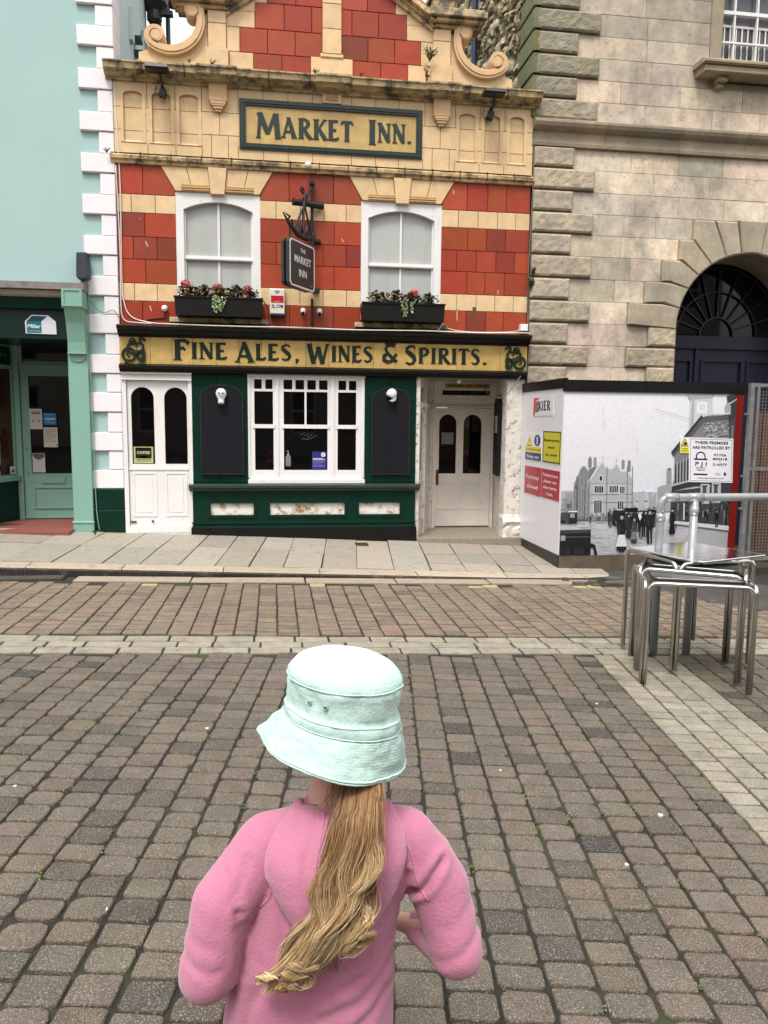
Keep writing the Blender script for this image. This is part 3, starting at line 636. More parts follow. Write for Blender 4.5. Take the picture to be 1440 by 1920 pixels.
mb = MB(); mb.prism([(-1.04, .10), (1.86, .0), (1.86, .21), (-1.04, .225)], 9.905, 9.945, 'y'); mb.build('plinth', M_blackgloss, rs)
mb = MB(); mb.prism([(9.99, .69), (9.93, .692), (9.91, .72), (9.87, .735), (9.865, .765), (9.88, .775), (9.99, .785)], -1.06, 1.90, 'x'); mb.build('shop_sill', mat('dull_green', S(44, 62, 54), rough=.4, var=.3, vs=8, bump=.2), inn)
# triple sash window
holes = []
for a, b in ((-.24, -.145), (-.10, -.01), (.13, .24), (.28, .39), (.43, .54), (.58, .69), (.83, .93), (.965, 1.06)): holes.append((a, b, 1.985, 2.105))
for a, b in ((-.24, -.005), (.13, .395), (.42, .69), (.825, 1.06)): holes.append((a, b, 1.54, 1.955))
for a, b in ((-.235, .0), (.13, .69), (.82, 1.06)): holes.append((a, b, .955, 1.49))
mb = MB(); mb.plate(rect(-.32, 1.17, .785, 2.18), [rect(*h) for h in holes], 9.985, 10.02)
mb.box(-.325, 1.175, 9.96, 9.988, 2.15, 2.18); mb.box(-.325, 1.175, 9.95, 9.988, .787, .835); mb.box(-.30, 1.15, 9.965, 9.988, .835, .862)
for x in (-.315, .045, .755, 1.145): mb.box(x-.02 if x > 0 else x-.005, x+.02, 9.968, 9.988, .862, 2.15)
for a, b in ((-.26, .02), (.105, .715), (.8, 1.08)): mb.box(a, b, 9.972, 9.988, 1.49, 1.54)
sw3 = mb.build('shop_window', M_white, inn)
mb = MB(); mb.box(-.30, 1.15, 10.008, 10.012, .9, 2.12); mb.build('pane', M_glassdk, sw3)
# entrance recess
mb = MB(); c = (1, 1, 1)
mb.box(1.845, 3.30, 9.995, 11.2, 2.165, 2.26)          # soffit beam
mb.build('recess_soffit', mat('soffit_paint', S(150, 140, 128), rough=.7, var=.2), inn)
def wallseg(mb, p, q, z0, z1, th=.04, s_=1):
    d = Vector((q[0]-p[0], q[1]-p[1], 0)).normalized(); n = Vector((-d.y, d.x, 0))*th*s_
    a, b = Vector((p[0], p[1], 0)), Vector((q[0], q[1], 0))
    v = [a+Vector((0, 0, z0)), b+Vector((0, 0, z0)), b+n+Vector((0, 0, z0)), a+n+Vector((0, 0, z0))]; v += [x+Vector((0, 0, z1-z0)) for x in v]
    mb.add(v, [(0, 1, 2, 3), (7, 6, 5, 4), (0, 4, 5, 1), (1, 5, 6, 2), (2, 6, 7, 3), (3, 7, 4, 0)])
# angled side with narrow light
sd0, sd1 = Vector((1.865, 9.975, 0)), Vector((2.26, 10.95, 0)); dd = (sd1-sd0); LL = dd.length; dd = dd.normalized(); nn = Vector((dd.y, -dd.x, 0))
mb = MB(); fn = lambda a, b, d: tuple(sd0+dd*a-nn*d+Vector((0, 0, b)))
mb.plate(rect(0, LL, .04, 2.17), [rect(.16, .40, 1.86, 2.05), rect(.50, .74, 1.86, 2.05), arch(.20, .38, .93, 1.72), arch(.56, .72, .93, 1.72)], 0, .04, fn=fn)
for a, b in ((0, .07), (.42, .50), (LL-.10, LL)): mb.plate(rect(a, b, .04, 2.17), [], -.03, 0, fn=fn)
mb.plate(rect(0, LL, 1.78, 1.84), [], -.025, 0, fn=fn); mb.plate(rect(.1, .42, .25, .8), [rect(.13, .39, .28, .77)], -.015, 0, fn=fn)
sp = mb.build('side_screen', M_peel, inn)
mb = MB(); mb.plate(rect(.1, LL-.05, .9, 2.08), [], .02, .024, fn=fn); mb.build('pane', M_glassdk, sp)
mb = MB(); mb.plate(rect(2.24, 3.24, 1.80, 2.165), [rect(2.40, 3.11, 1.975, 2.045)], 10.93, 10.98); mb.box(2.24, 3.24, 10.91, 10.932, 1.80, 1.825); mb.box(2.27, 2.31, 10.9, 11.0, .05, 1.8); mb.box(3.14, 3.18, 10.9, 11.0, .05, 1.8)
tr = mb.build('transom', mat('entrance_white', S(236, 228, 218, .84), rough=.6, var=.1, bump=.1, dirt=.5, dcol=S(120, 105, 85), ds=8, dlo=.6), inn)  # warm white paint with brown dirt patches
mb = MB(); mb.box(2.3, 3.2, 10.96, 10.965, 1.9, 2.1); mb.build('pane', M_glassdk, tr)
mb = MB(); mb.plate(rect(2.315, 3.137, .075, 1.79), [arch(2.37, 2.625, .845, 1.70), arch(2.73, 3.0, .845, 1.70)], 10.95, 11.0)
d2 = mb.build('door', MATS['entrance_white'], inn)
mb = MB()
for a, b in ((2.36, 2.63), (2.70, 3.0)): bx_frame(mb, a, b, .32, .71, .018, 10.943, 10.953)
mb.box(2.315, 3.137, 10.94, 10.952, .077, .13); mb.build('door_panel', MATS['entrance_white'], d2)
mb = MB(); mb.box(2.33, 3.1, 10.975, 10.98, .8, 1.75); mb.build('pane', M_glassdk, d2)
mb = MB(); mb.cbox(2.335, 2.37, 10.935, 10.95, .68, .90, c=.004); mb.tube([(2.352, 10.91, .72), (2.352, 10.895, .79), (2.352, 10.91, .86)], .008, 8); mb.build('handle', mat('old_brass', S(120, 80, 40), rough=.4, metal=.7), d2)
mb = MB(); wallseg(mb, (3.07, 10.15), (3.20, 10.98), -.05, 2.17, .1, -1); mb.build('recess_wall', M_peel, inn)
# peeling column
mb = MB(); R = rng(70); nz_ = 46; sgx = 10; V = []
for k in range(nz_+1):
    z = -.02+2.18*k/nz_
    for x, y in [(3.07, 10.16), (3.07, 10.0), (3.075, 9.985), (3.12, 9.978), (3.2, 9.977), (3.26, 9.978), (3.305, 9.985), (3.312, 10.0), (3.312, 10.16)]:
        n_ = noise.noise(Vector((x*9, z*5, y*5)))*.010+noise.noise(Vector((x*30, z*22, 2)))*.004+(.02 if z < .35 else 0)
        V.append((x+(n_ if x > 3.2 else -n_), y-abs(n_)-(.035 if z < .3 and noise.noise(Vector((x*8, z*8, 9))) > -.1 else 0), z))
mb.add(V, [(k*9+i, k*9+i+1, (k+1)*9+i+1, (k+1)*9+i) for k in range(nz_) for i in range(8)]); mb.build('column', M_peel, inn)
mb = MB(); mb.prism([(1.86, 9.86), (3.30, 9.84), (3.30, 11.1), (2.2, 11.1)], -.06, .055, 'z', S(150, 140, 124), 0); o = mb.build('doorstep', M_slab, inn)
mb = MB(); mb.box(-1.85, 3.31, 10.3, 10.32, 5.5, 5.6); 
mb.add([(-1.85, 10.3, 5.58), (3.31, 10.3, 5.58), (3.31, 14.5, 5.9), (-1.85, 14.5, 5.9)], [(0, 1, 2, 3)]); mb.build('roof', mat('slate', S(80, 84, 90)), inn)
# ------------------------------------------------------------------ things on the pub
def planter(xa, xb, label, reds, seed, n):
    t = thing('flower_box', label, 'flower box', ((xa+xb)/2, 9.85, 2.85), 'black flower boxes on the pub sills')
    mb = MB(); mb.prism([(xa+.015, 2.84), (xb-.015, 2.84), (xb, 3.06), (xa, 3.06)], 9.72, 9.96, 'y')
    mb.box(xa-.006, xb+.006, 9.71, 9.73, 3.045, 3.066)
    mb.build('box', M_blackgloss, t)
    mb = MB(); mb.box(xa+.01, xb-.01, 9.735, 9.95, 3.06, 3.063); mb.build('soil', M_dirt, t)
    R = rng(seed); W = xb-xa
    for k in range(n):
        cx = xa+.08+(W-.16)*(k+.5)/n; red = reds[k]
        g = thing('geranium', ['geranium with bronze leaves and faded heads', 'geranium with scarlet flower head'][red]+' '+WHERE[seed][k], 'plant', (cx, 9.84, 3.06), 'geraniums in the flower boxes')
        lf = MB()
        for i in range(170):
            a = R.uniform(0, 2*pi); rr = R.uniform(0, .11)*1.15; h = R.uniform(.0, .145)
            c = Vector((cx+rr*cos(a), 9.83+rr*.8*sin(a)-.02, 3.055+h*(1-rr*2.5)+.02)); s = R.uniform(.012, .026)
            u = Vector((R.uniform(-1, 1), R.uniform(-1, 1), R.uniform(-.6, .6))).normalized(); v_ = u.cross(Vector((R.uniform(-1, 1), R.uniform(-1, .2), 1))).normalized()
            col = jit(R.choice([S(70, 84, 34), S(92, 96, 40), S(110, 62, 42), S(64, 34, 28), S(48, 60, 26), S(130, 110, 60)]), R, .2)
            lf.add([c+u*s*cos(2*pi*q/7)+v_*s*sin(2*pi*q/7)*(.9+.2*(q % 2)) for q in range(7)], [tuple(range(7))], col)
        lf.build('foliage', M_leaf, g, fix=False)
        st = MB(); fl = MB()
        for q in range(1+red):
            hx = cx+R.uniform(-.07, .07); hz = 3.19+R.uniform(-.02, .03)-(.03 if q else 0); hy = 9.79+R.uniform(-.03, .04)
            st.tube([(cx, 9.84, 3.06), ((cx+hx)/2, 9.82, 3.14), (hx, hy, hz)], .003, 5, S(90, 80, 50))
            for i in range(80 if red else 46):
                d = Vector((R.gauss(0, 1), R.gauss(0, 1), R.gauss(0, 1))).normalized()*(.050 if red and q == 0 else .026)*(1.1 if red else 1)
                c = Vector((hx, hy, hz))+Vector((d.x, d.y, d.z*.75)); u = d.cross(Vector((.3, .5, .8))).normalized()*.011; v_ = d.cross(u).normalized()*.011
                fl.add([c+u, c+v_, c-u, c-v_], [(0, 1, 2, 3)], jit(S(196, 4, 14) if red else R.choice([S(60, 30, 36), S(90, 22, 34), S(44, 30, 32)]), R, .2))
        st.build('stalk', M_leaf, g); fl.build('flower_head', M_leaf, g, fix=False)
    cx = (xa+xb)/2+.02; R = rng(seed+50); lf = MB()
    for s_ in range(9):
        x = cx+R.uniform(-.09, .09); z = 3.08; y = 9.70
        for i in range(R.randint(5, 11)):
            x += R.uniform(-.012, .012); z -= R.uniform(.012, .024); y = 9.695+R.uniform(-.012, .008)
            s = R.uniform(.008, .015); a = R.uniform(0, 6)
            lf.add([(x+s*cos(a+q*pi/3)*1.0, y+R.uniform(-.006, .006), z+s*sin(a+q*pi/3)) for q in range(6)], [tuple(range(6))], jit(R.choice([S(96, 120, 70), S(170, 180, 140), S(120, 138, 92)]), R, .15))
            lf.tube([(x, y+.004, z), (x+.004, y+.006, z+.02)], .0015, 4, S(90, 100, 60))
    o = lf.build('trailing_ivy', M_leaf, None, fix=False, loc=(cx, 9.70, 3.06)); tag(o, 'pale variegated ivy trailing over the front of the '+('left' if xa < 0 else 'right')+' flower box', 'plant')
WHERE = {1: ['at the left end of the left flower box', 'second in the left flower box', 'in the middle of the left flower box', 'right of the middle in the left flower box', 'at the right end of the left flower box'],
         2: ['at the left end of the right flower box', 'second in the right flower box', 'in the middle of the right flower box', 'at the right end of the right flower box']}
planter(-1.17, -.12, 'black flower box with red geraniums under the left upper window', [1, 0, 1, 0, 1], 1, 5)
planter(1.10, 2.15, 'black flower box with mostly faded flowers under the right upper window', [0, 0, 1, 0], 2, 4)
# hanging sign
hs_ = thing('hanging_sign', 'black pub sign with white border hanging from an iron anchor bracket between the windows', 'pub sign', (.49, 9.98, 3.6))
pa, pb = Vector((.197, 9.2, 0)), Vector((.51, 9.75, 0)); ud = (pb-pa); LB = ud.length; ud.normalize(); nb = Vector((ud.y, -ud.x, 0))
fnb = lambda a, b, d: tuple(pa+ud*a-nb*d+Vector((0, 0, b)))
def cutr(x0, x1, z0, z1, c): return [(x0+c, z0), (x1-c, z0), (x1, z0+c), (x1, z1-c), (x1-c, z1), (x0+c, z1), (x0, z1-c), (x0, z0+c)]
mb = MB(); mb.plate(cutr(0, LB, 3.155, 3.685, .035), [], .0, .05, S(34, 35, 38), fn=fnb)
mb.plate(cutr(0, LB, 3.155, 3.685, .035), [cutr(.018, LB-.018, 3.173, 3.667, .03)], -.004, .0, S(225, 222, 215), fn=fnb)
mb.plate(cutr(0, LB, 3.155, 3.685, .035), [], .075, .11, S(34, 35, 38), fn=fnb)
bo = mb.build('signboard', M_plastic, hs_)
mb = MB()
for s_, z, h, wd in (('THE', 3.565, .045, .13), ('MARKET', 3.435, .085, .42), ('INN', 3.285, .085, .20)):
    text(mb, s_, pa+ud*(LB/2)+nb*.006+Vector((0, 0, z)), ud, (0, 0, 1), wd, h, S(235, 232, 226))
text(mb, 'sa', pa+ud*(LB-.09)+nb*.006+Vector((0, 0, 3.205)), ud, (0, 0, 1), .05, .02, S(150, 150, 150))
mb.build('lettering', M_sign, bo, fix=False)
mb = MB(); mb.tube([(.49, 9.93, 4.52), (.49, 9.93, 3.74)], .02, 8); mb.tube([(.49, 9.99, 4.50), (.49, 9.84, 4.50)], .03, 8)
mb.tube([(.25, 9.8, 4.235), (.43, 9.86, 4.235)], [.045, .038], 12); mb.tube([(.43, 9.86, 4.235), (.62, 9.93, 4.235)], [.038, .048], 12)
mb.tube([(.49, 9.9, 4.46), (.42, 9.75, 4.28), (.36, 9.6, 4.10), (.25, 9.35, 3.80)], .014, 6)
mb.tube([(.40, 9.75, 4.34), (.37, 9.6, 4.1), (.365, 9.55, 3.80)], .017, 8); mb.tube([(.37, 9.66, 4.25), (.43, 9.74, 4.0), (.47, 9.8, 3.84)], .014, 6)
mb.tube([(.38, 9.62, 4.32), (.34, 9.55, 4.35), (.33, 9.5, 4.30), (.37, 9.55, 4.26)], .012, 6)
R = rng(77)
mb.tube([(.12, 9.1, 3.93), (.20, 9.2, 3.82), (.30, 9.4, 3.76), (.42, 9.65, 3.77), (.50, 9.82, 3.84), (.52, 9.9, 3.95)], [.006, .022, .034, .034, .026, .01], 8)
for i in range(7): a = R.uniform(0, 6); mb.tube([(.22+.04*i, 9.25+.09*i, 3.80), (.22+.04*i+.05*cos(a), 9.25+.09*i+.05*sin(a), 3.88+.03*sin(a*2)), (.24+.04*i, 9.3+.09*i, 3.78)], .011, 5)
mb.tube([(.14, 9.12, 3.93), (.20, 9.16, 3.90), (.17, 9.2, 3.86)], [.004, .016, .006], 5)
mb.box(.47, .60, 9.93, 9.99, 3.80, 3.835); mb.box(.50, .58, 9.74, 9.99, 3.185, 3.21); mb.tube([(.21, 9.23, 3.68), (.21, 9.23, 3.80)], .007, 6); mb.tube([(.5, 9.74, 3.67), (.5, 9.76, 3.85)], .007, 6)
mb.build('bracket', M_iron, hs_, smooth=False)
mb = MB(); mb.cbox(.476, .506, 9.95, 9.985, 2.80, 3.115, c=.004); o = mb.build('iron_bar', M_iron, None, loc=(.49, 9.98, 2.95)); tag(o, 'short rusty iron bar fixed upright between the two small cameras', 'bracket')
# alarm box
al = thing('alarm_box', 'white alarm box with red panel between left flower box and hanging sign', 'alarm box', (.055, 9.97, 3.06))
mb = MB(); mb.prism([(-.035, 2.905), (.148, 2.905), (.15, 3.215), (-.04, 3.215)], 9.90, 9.985, 'y', S(236, 232, 220), .01); bo = mb.build('housing', M_plastic, al)
mb = MB(); mb.box(-.022, .134, 9.897, 9.902, 3.045, 3.13, S(206, 30, 44)); mb.build('red_panel', M_sign, al)
mb = MB(); text(mb, 'W', (.056, 9.896, 3.155), (1, 0, 0), (0, 0, 1), .06, .042, S(30, 60, 130)); text(mb, 'SE_COM', (.056, 9.896, 2.985), (1, 0, 0), (0, 0, 1), .14, .038, S(30, 50, 120)); text(mb, 'alarms', (.056, 9.896, 3.055), (1, 0, 0), (0, 0, 1), .06, .012, S(240, 220, 220))
mb.build('lettering', M_sign, al, fix=False)
mb = MB(); mb.box(-.03, .143, 9.89, 9.98, 2.885, 2.905, S(24, 34, 70)); mb.build('base', M_plastic, al)
for x, l in ((.378, 'small white security camera on the wall, left of the iron bar'), (.585, 'small white security camera on the wall, right of the iron bar')):
    t = thing('security_camera', l, 'camera', (x, 9.98, 2.93), 'small cameras beneath the hanging sign')
    mb = MB(); mb.lathe([(0, 9.93), (.030, 9.935), (.034, 9.95), (.036, 9.985)], (x, 0, 2.965), 16, S(226, 224, 218), 'y'); mb.tube([(x, 9.96, 2.96), (x-.004, 9.90, 2.925)], [.026, .03], 12, S(220, 218, 214)); mb.build('housing', M_plastic, t, True)
    mb = MB(); mb.tube([(x-.004, 9.902, 2.926), (x-.005, 9.89, 2.918)], [.024, .022], 12, S(20, 20, 22)); mb.build('lens', M_glassdk, t)
for x, z, l in ((.44, 4.70, 'round white sensor on the string course below the name panel'), (-1.31, 2.94, 'round white sensor on the wall left of the left flower box')):
    mb = MB(); y = 9.88 if z > 4 else 9.93; mb.lathe([(0, y-.03), (.022, y-.028), (.036, y-.015), (.038, y+.01), (.03, 9.97)], (x, 0, z), 20, S(240, 240, 240), 'y')
    if z < 4: mb.tube([(x, 9.95, z-.02), (x-.01, 9.97, z-.11), (x-.22, 9.975, z-.14)], .007, 6, S(40, 36, 34))
    tag(mb.build('sensor', M_plastic, None, True, loc=(x, y, z)), l, 'sensor')
mb = MB(); mb.cbox(3.20, 3.30, 9.89, 9.98, 2.78, 2.87, S(240, 240, 238), .006); tag(mb.build('junction_box', M_plastic, None, loc=(3.25, 9.95, 2.82)), 'small white junction box at the right end of the black cornice', 'junction box')
# floodlights on the cornice
for x, l in ((-1.30, 'black floodlight clipped over the left end of the cornice'), (2.70, 'black floodlight clipped over the right end of the cornice')):
    t = thing('floodlight', l, 'floodlight', (x, 9.75, 5.6), 'floodlights on the pub cornice')
    mb = MB(); mb.box(x-.13, x+.13, 9.60, 9.76, 5.575, 5.60); mb.prism([(9.58, 5.585), (9.76, 5.60), (9.76, 5.63), (9.60, 5.625)], x-.125, x+.125, 'x'); mb.build('lamp_head', M_iron, t)
    mb = MB(); mb.tube([(x+.02, 9.72, 5.58), (x+.03, 9.80, 5.50), (x+.03, 9.95, 5.47)], .014, 6); mb.prism([(x-.02, 5.40), (x+.05, 5.37), (x+.075, 5.45), (x+.02, 5.52)], 9.88, 9.96, 'y'); mb.build('arm', M_iron, t)
    mb = MB(); mb.tube([(x-.05, 9.955, 5.53), (x-.07, 9.955, 5.44), (x-.02, 9.95, 5.385), (x+.05, 9.95, 5.39), (x+.06, 9.95, 5.45)], .004, 5, S(120, 90, 60)); mb.build('cable', M_plastic, t)
# cables
def cable(name, pts, r, col, label):
    P = [Vector(p) for p in pts]; Q = []
    for i in range(len(P)-1):
        p0, p1, p2, p3 = P[max(i-1, 0)], P[i], P[i+1], P[min(i+2, len(P)-1)]
        for k in range(6):
            t = k/6; Q.append(.5*((2*p1)+(-p0+p2)*t+(2*p0-5*p1+4*p2-p3)*t*t+(-p0+3*p1-3*p2+p3)*t**3))
    Q.append(P[-1]); mb = MB(); mb.tube(Q, r, 6, col); o = mb.build(name, M_plastic, None, True, loc=tuple(P[0])); tag(o, label, 'cable'); return o
CW = S(226, 218, 210)
cable('cable', [(-1.835, 9.965, 5.5), (-1.80, 9.965, 4.4), (-1.81, 9.965, 3.5), (-1.80, 9.965, 3.05), (-1.72, 9.96, 2.84), (-1.50, 9.93, 2.765), (-1.2, 9.80, 2.737), (-.4, 9.77, 2.728), (.2, 9.77, 2.733), (1.0, 9.77, 2.724), (1.9, 9.77, 2.735), (2.6, 9.77, 2.728), (3.2, 9.78, 2.742), (3.31, 9.80, 2.735)], .008, CW, 'long white cable running along the top of the black cornice')
cable('cable', [(-1.845, 9.965, 4.6), (-1.82, 9.955, 3.6), (-1.83, 9.955, 3.0), (-1.80, 9.955, 2.80), (-1.66, 9.94, 2.76), (-1.3, 9.90, 2.745)], .007, CW, 'white cable curving down the left edge of the red wall')
cable('cable', [(2.165, 9.94, 3.05), (2.17, 9.94, 2.87), (2.25, 9.93, 2.79), (2.5, 9.85, 2.745), (3.0, 9.80, 2.75), (3.21, 9.93, 2.80)], .006, CW, 'thin white cable looping down beside the right flower box')
cable('cable', [(2.16, 9.93, 3.03), (2.15, 9.85, 2.85), (2.08, 9.80, 2.75)], .006, CW, 'short white cable below the right end of the right flower box')
cable('cable', [(3.315, 9.955, 5.5), (3.325, 9.955, 4.6), (3.30, 9.95, 3.6), (3.31, 9.95, 2.9), (3.30, 9.95, 2.6), (3.27, 9.89, 2.3), (3.18, 9.88, 2.15), (3.0, 9.9, 1.93), (2.9, 10.2, 1.95), (2.84, 10.4, 2.1)], .007, S(120, 114, 106), 'grey cable down the joint between pub and stone building into the entrance')
cable('cable', [(-.115, 9.80, 3.05), (-.06, 9.86, 2.95), (-.05, 9.88, 2.80), (-.06, 9.8, 2.74)], .007, S(50, 30, 40), 'dark cable drooping at the right end of the left flower box')
# blackboards and lamps
def board(xa, xb, z0, z1, y, label):
    t = thing('blackboard', label, 'blackboard', ((xa+xb)/2, y, z0), 'arched blackboards on the pub')
    mb = MB(); o = arch(xa, xb, z0, z1, .16); mb.prism(o, y-.012, y+.022, 'y', (1, 1, 1)); mb.build('panel', M_black, t)
    mb = MB(); mb.plate(o, [arch(xa+.014, xb-.014, z0+.014, z1-.014, .15)], y-.018, y-.011); mb.build('frame', mat('board_edge', S(18, 18, 20)), t)
board(-.91, -.375, .90, 2.03, 9.945, 'tall arched blackboard on the green wall left of the shop window')
board(1.25, 1.76, .90, 2.03, 9.945, 'tall arched blackboard on the green wall right of the shop window')
bt = thing('blackboard', 'narrow arched blackboard inside the entrance, edge on beside the peeling column', 'blackboard', (3.12, 10.4, .9), 'arched blackboards on the pub')
q0 = Vector((3.055, 10.16, 0)); qd = (Vector((3.185, 10.97, 0))-q0); qd.normalize(); qn = Vector((-qd.y, qd.x, 0)); fq = lambda a, b, d: tuple(q0+qd*a+qn*(d)+Vector((0, 0, b)))
mb = MB(); mb.plate(arch(.02, .55, .86, 1.95, .16), [], .01, .035, fn=fq); mb.build('panel', M_black, bt)
no = thing('notice', 'small red and white notice on the edge-on blackboard in the entrance', 'notice', (3.1, 10.3, 1.6))
mb = MB(); mb.plate(rect(.16, .40, 1.45, 1.68), [], .036, .039, S(225, 220, 218), fn=fq); mb.build('sheet', M_sign, no)
mb = MB()
for k in range(4): mb.plate(rect(.19, .37, 1.475+.045*k, 1.505+.045*k), [], .0395, .0405, S(190, 40, 50), fn=fq)
mb.plate([(.25, 1.655), (.31, 1.655), (.28, 1.672)], [], .0395, .0405, S(190, 40, 50), fn=fq); mb.build('print', M_sign, no)
def walllamp(x, z, y, lab, lean):
    t = thing('wall_lamp', lab, 'wall lamp', (x, y, z), 'white lamp heads on the blackboards')
    mb = MB(); c = S(222, 224, 226)
    if lean:
        V = []; n = 10
        mb.lathe([(0, -.085), (.03, -.08), (.055, -.055), (.068, -.02), (.07, .01), (.06, .03), (.0, .03)], (x, y-.04, z+.03), 18, c, 'z', Matrix.Rotation(radians(25), 3, 'Y') @ Matrix.Rotation(radians(180), 3, 'X'))
        mb.build('shade', M_plastic, t, True)
        mb = MB(); mb.prism([(x-.03, z-.045), (x+.01, z-.06), (x+.05, z-.04), (x+.06, z+.0), (x+.01, z-.02)], y-.09, y-.04, 'y', S(190, 190, 190)); mb.build('rim', M_plastic, t)
    else:
        mb.lathe([(0, .075), (.035, .07), (.06, .045), (.068, .01), (.058, -.03), (.04, -.055), (.036, -.10), (.042, -.115), (.0, -.118)], (x, y-.05, z+.02), 18, c, 'z', Matrix.Rotation(radians(-14), 3, 'X')); mb.build('shade', M_plastic, t, True)
        mb = MB()
        for s_ in (-1, 1): mb.lathe([(0, -.012), (.01, -.01), (.012, 0)], (x+.022*s_, y-.112, z+.035), 8, S(70, 70, 72), 'y')
        mb.tube([(x, y-.118, z+.01), (x+.008, y-.118, z-.02)], .006, 6, S(110, 110, 112)); mb.build('fixing', M_plastic, t)
    mb = MB(); mb.tube([(x, y-.02, z+.03), (x, y+.03, z+.03)], .02, 8); mb.build('bracket', M_iron, t)
walllamp(-.645, 1.885, 9.945, 'white hooded lamp head at the top of the left blackboard', 0)
walllamp(1.505, 1.90, 9.945, 'white shell shaped lamp head at the top of the right blackboard', 1)
# notices
def sheet(name, x0, x1, z0, z1, y, col, label, cat='notice', lines=(), th=.003):
    t = thing(name, label, cat, ((x0+x1)/2, y, z0)); mb = MB(); mb.box(x0, x1, y, y+th, z0, z1, col); mb.build('sheet', M_sign, t)
    mb = MB()
    for l in lines:
        if l[0] == 'r': mb.box(l[1], l[2], y-.0015, y, l[3], l[4], l[5])
        elif l[0] == 'p': mb.prism(l[1], y-.0015, y, 'y', l[2])
        else: text(mb, l[0], (l[1], y-.002, l[2]), (1, 0, 0), (0, 0, 1), l[3], l[4], l[5])
    if mb.v: mb.build('print', M_sign, t, fix=False)
    return t
def bars(x0, x1, z0, z1, n, c, f=.45): return [('r', x0, x0+(x1-x0)*(1 if k % 3 < 2 else .7), z1-(z1-z0)*(k+f)/n, z1-(z1-z0)*k/n, c) for k in range(n)]
W_ = S(235, 235, 240)
sheet('notice', .492, .678, .955, 1.195, 9.998, S(48, 48, 128), 'dark blue notice in the lower right of the shop window', lines=[('r', .50, .63, 1.10, 1.108, W_), ('r', .50, .66, 1.085, 1.092, W_)]+bars(.50, .655, .985, 1.07, 5, S(150, 150, 200), .25)+[('p', [(.635+.028*cos(a), 1.155+.03*sin(a)) for a in [k*pi/8 for k in range(16)]], W_), ('p', [(.631, 1.135), (.639, 1.135), (.641, 1.175), (.629, 1.175)], S(48, 48, 128))])
sheet('notice', -1.735, -1.50, 1.04, 1.245, 9.999, S(190, 196, 130), 'yellow and black coffee notice inside the left door glass', lines=[('r', -1.715, -1.52, 1.10, 1.235, S(26, 26, 20)), ('COFFEE', -1.617, 1.155, .16, .035, S(215, 218, 170)), ('p', [(-1.66, 1.10), (-1.57, 1.10), (-1.585, 1.13), (-1.645, 1.13)], S(120, 150, 60)), ('r', -1.70, -1.54, 1.215, 1.225, S(190, 190, 140))]+bars(-1.70, -1.53, 1.05, 1.09, 2, S(110, 116, 60), .4))
sheet('notice', 2.41, 2.585, 1.275, 1.44, 10.962, S(120, 120, 122), 'grey paper stuck in the left pane of the entrance door')
bo = sheet('sign_board', 2.44, 3.10, 2.075, 2.135, 10.915, S(176, 146, 84), 'small yellow lettered board above the entrance door', 'sign', lines=bars(2.47, 2.70, 2.09, 2.122, 1, S(110, 76, 40), .8)+bars(2.74, 2.84, 2.09, 2.122, 1, S(110, 76, 40), .8)+bars(2.88, 3.07, 2.09, 2.122, 1, S(110, 76, 40), .8))
mb = MB(); mb.lathe([(0, -.03), (.02, -.025), (.03, -.005), (.03, .02), (0, .02)], (2.44, 10.1, 2.13), 14, S(235, 232, 225)); tag(mb.build('ceiling_light', M_plastic, None, True, loc=(2.44, 10.1, 2.13)), 'tiny white round light under the entrance beam', 'light')
bt_ = thing('bottle', 'clear pump bottle standing behind the shop window', 'bottle', (-.0+.17, 10.2, 1.05))
x = .185; mb = MB(); mb.lathe([(0, 1.0), (.032, 1.0), (.034, 1.02), (.034, 1.12), (.015, 1.15), (.012, 1.17), (0, 1.17)], (x, 10.003, 0), 14, S(120, 122, 124)); mb.v = [(a, 9.995+(b-10.003)*.25, c) for a, b, c in mb.v]; mb.build('body', M_plastic, bt_, True)
mb = MB(); mb.box(x-.004, x+.004, 9.99, 10.0, 1.17, 1.20, S(150, 150, 150)); mb.box(x-.02, x+.006, 9.99, 10.0, 1.195, 1.205, S(150, 150, 150)); mb.build('pump', M_plastic, bt_)
cd = MB()
for p in ([(.34, 1.40), (.40, 1.44), (.38, 1.38), (.45, 1.43), (.43, 1.37), (.50, 1.42)], [(.36, 1.36), (.44, 1.35), (.53, 1.39), (.55, 1.41)]): cd.strip(p, .006, 9.999, 10.001, S(90, 92, 94))
tag(cd.build('window_decal', M_sign, None, loc=(.44, 10, 1.4)), 'faint pale scrawled decal on the middle shop window pane', 'decal')
# weeds
def weed(x, y, z, h, n, spread, label, seed, cols=None, name='weed', hang=0):
    R = rng(seed); mb = MB(); cols = cols or [S(70, 84, 36), S(92, 100, 50), S(58, 66, 30)]
    for i in range(n):
        a = R.uniform(0, 2*pi); s = R.uniform(.3, 1)*spread; hh = h*R.uniform(.4, 1); sg = -1 if hang else 1
        P = [Vector((x, y, z)), Vector((x+s*.4*cos(a), y-abs(s*.3*sin(a)), z+sg*hh*.6)), Vector((x+s*cos(a), y-abs(s*.6*sin(a)), z+sg*hh*R.uniform(.75, 1)))]
        mb.tube(P, [.003, .002, .001], 4, jit(R.choice(cols), R))
        for k in range(7):
            t = R.uniform(.25, 1); q = P[0].lerp(P[1], t*2) if t < .5 else P[1].lerp(P[2], t*2-1); L = R.uniform(.012, .03)*(h/.2+.4)*.6
            d = Vector((R.uniform(-1, 1), R.uniform(-1, .2), R.uniform(-.3, 1))).normalized()*L; e = d.cross(Vector((R.random(), R.random(), R.random()))).normalized()*L*.3
            mb.add([q, q+d*.5+e, q+d, q+d*.5-e], [(0, 1, 2, 3)], jit(R.choice(cols), R, .2))
    o = mb.build(name, M_leaf, None, loc=(x, y, z), fix=False); tag(o, label, 'weed'); return o
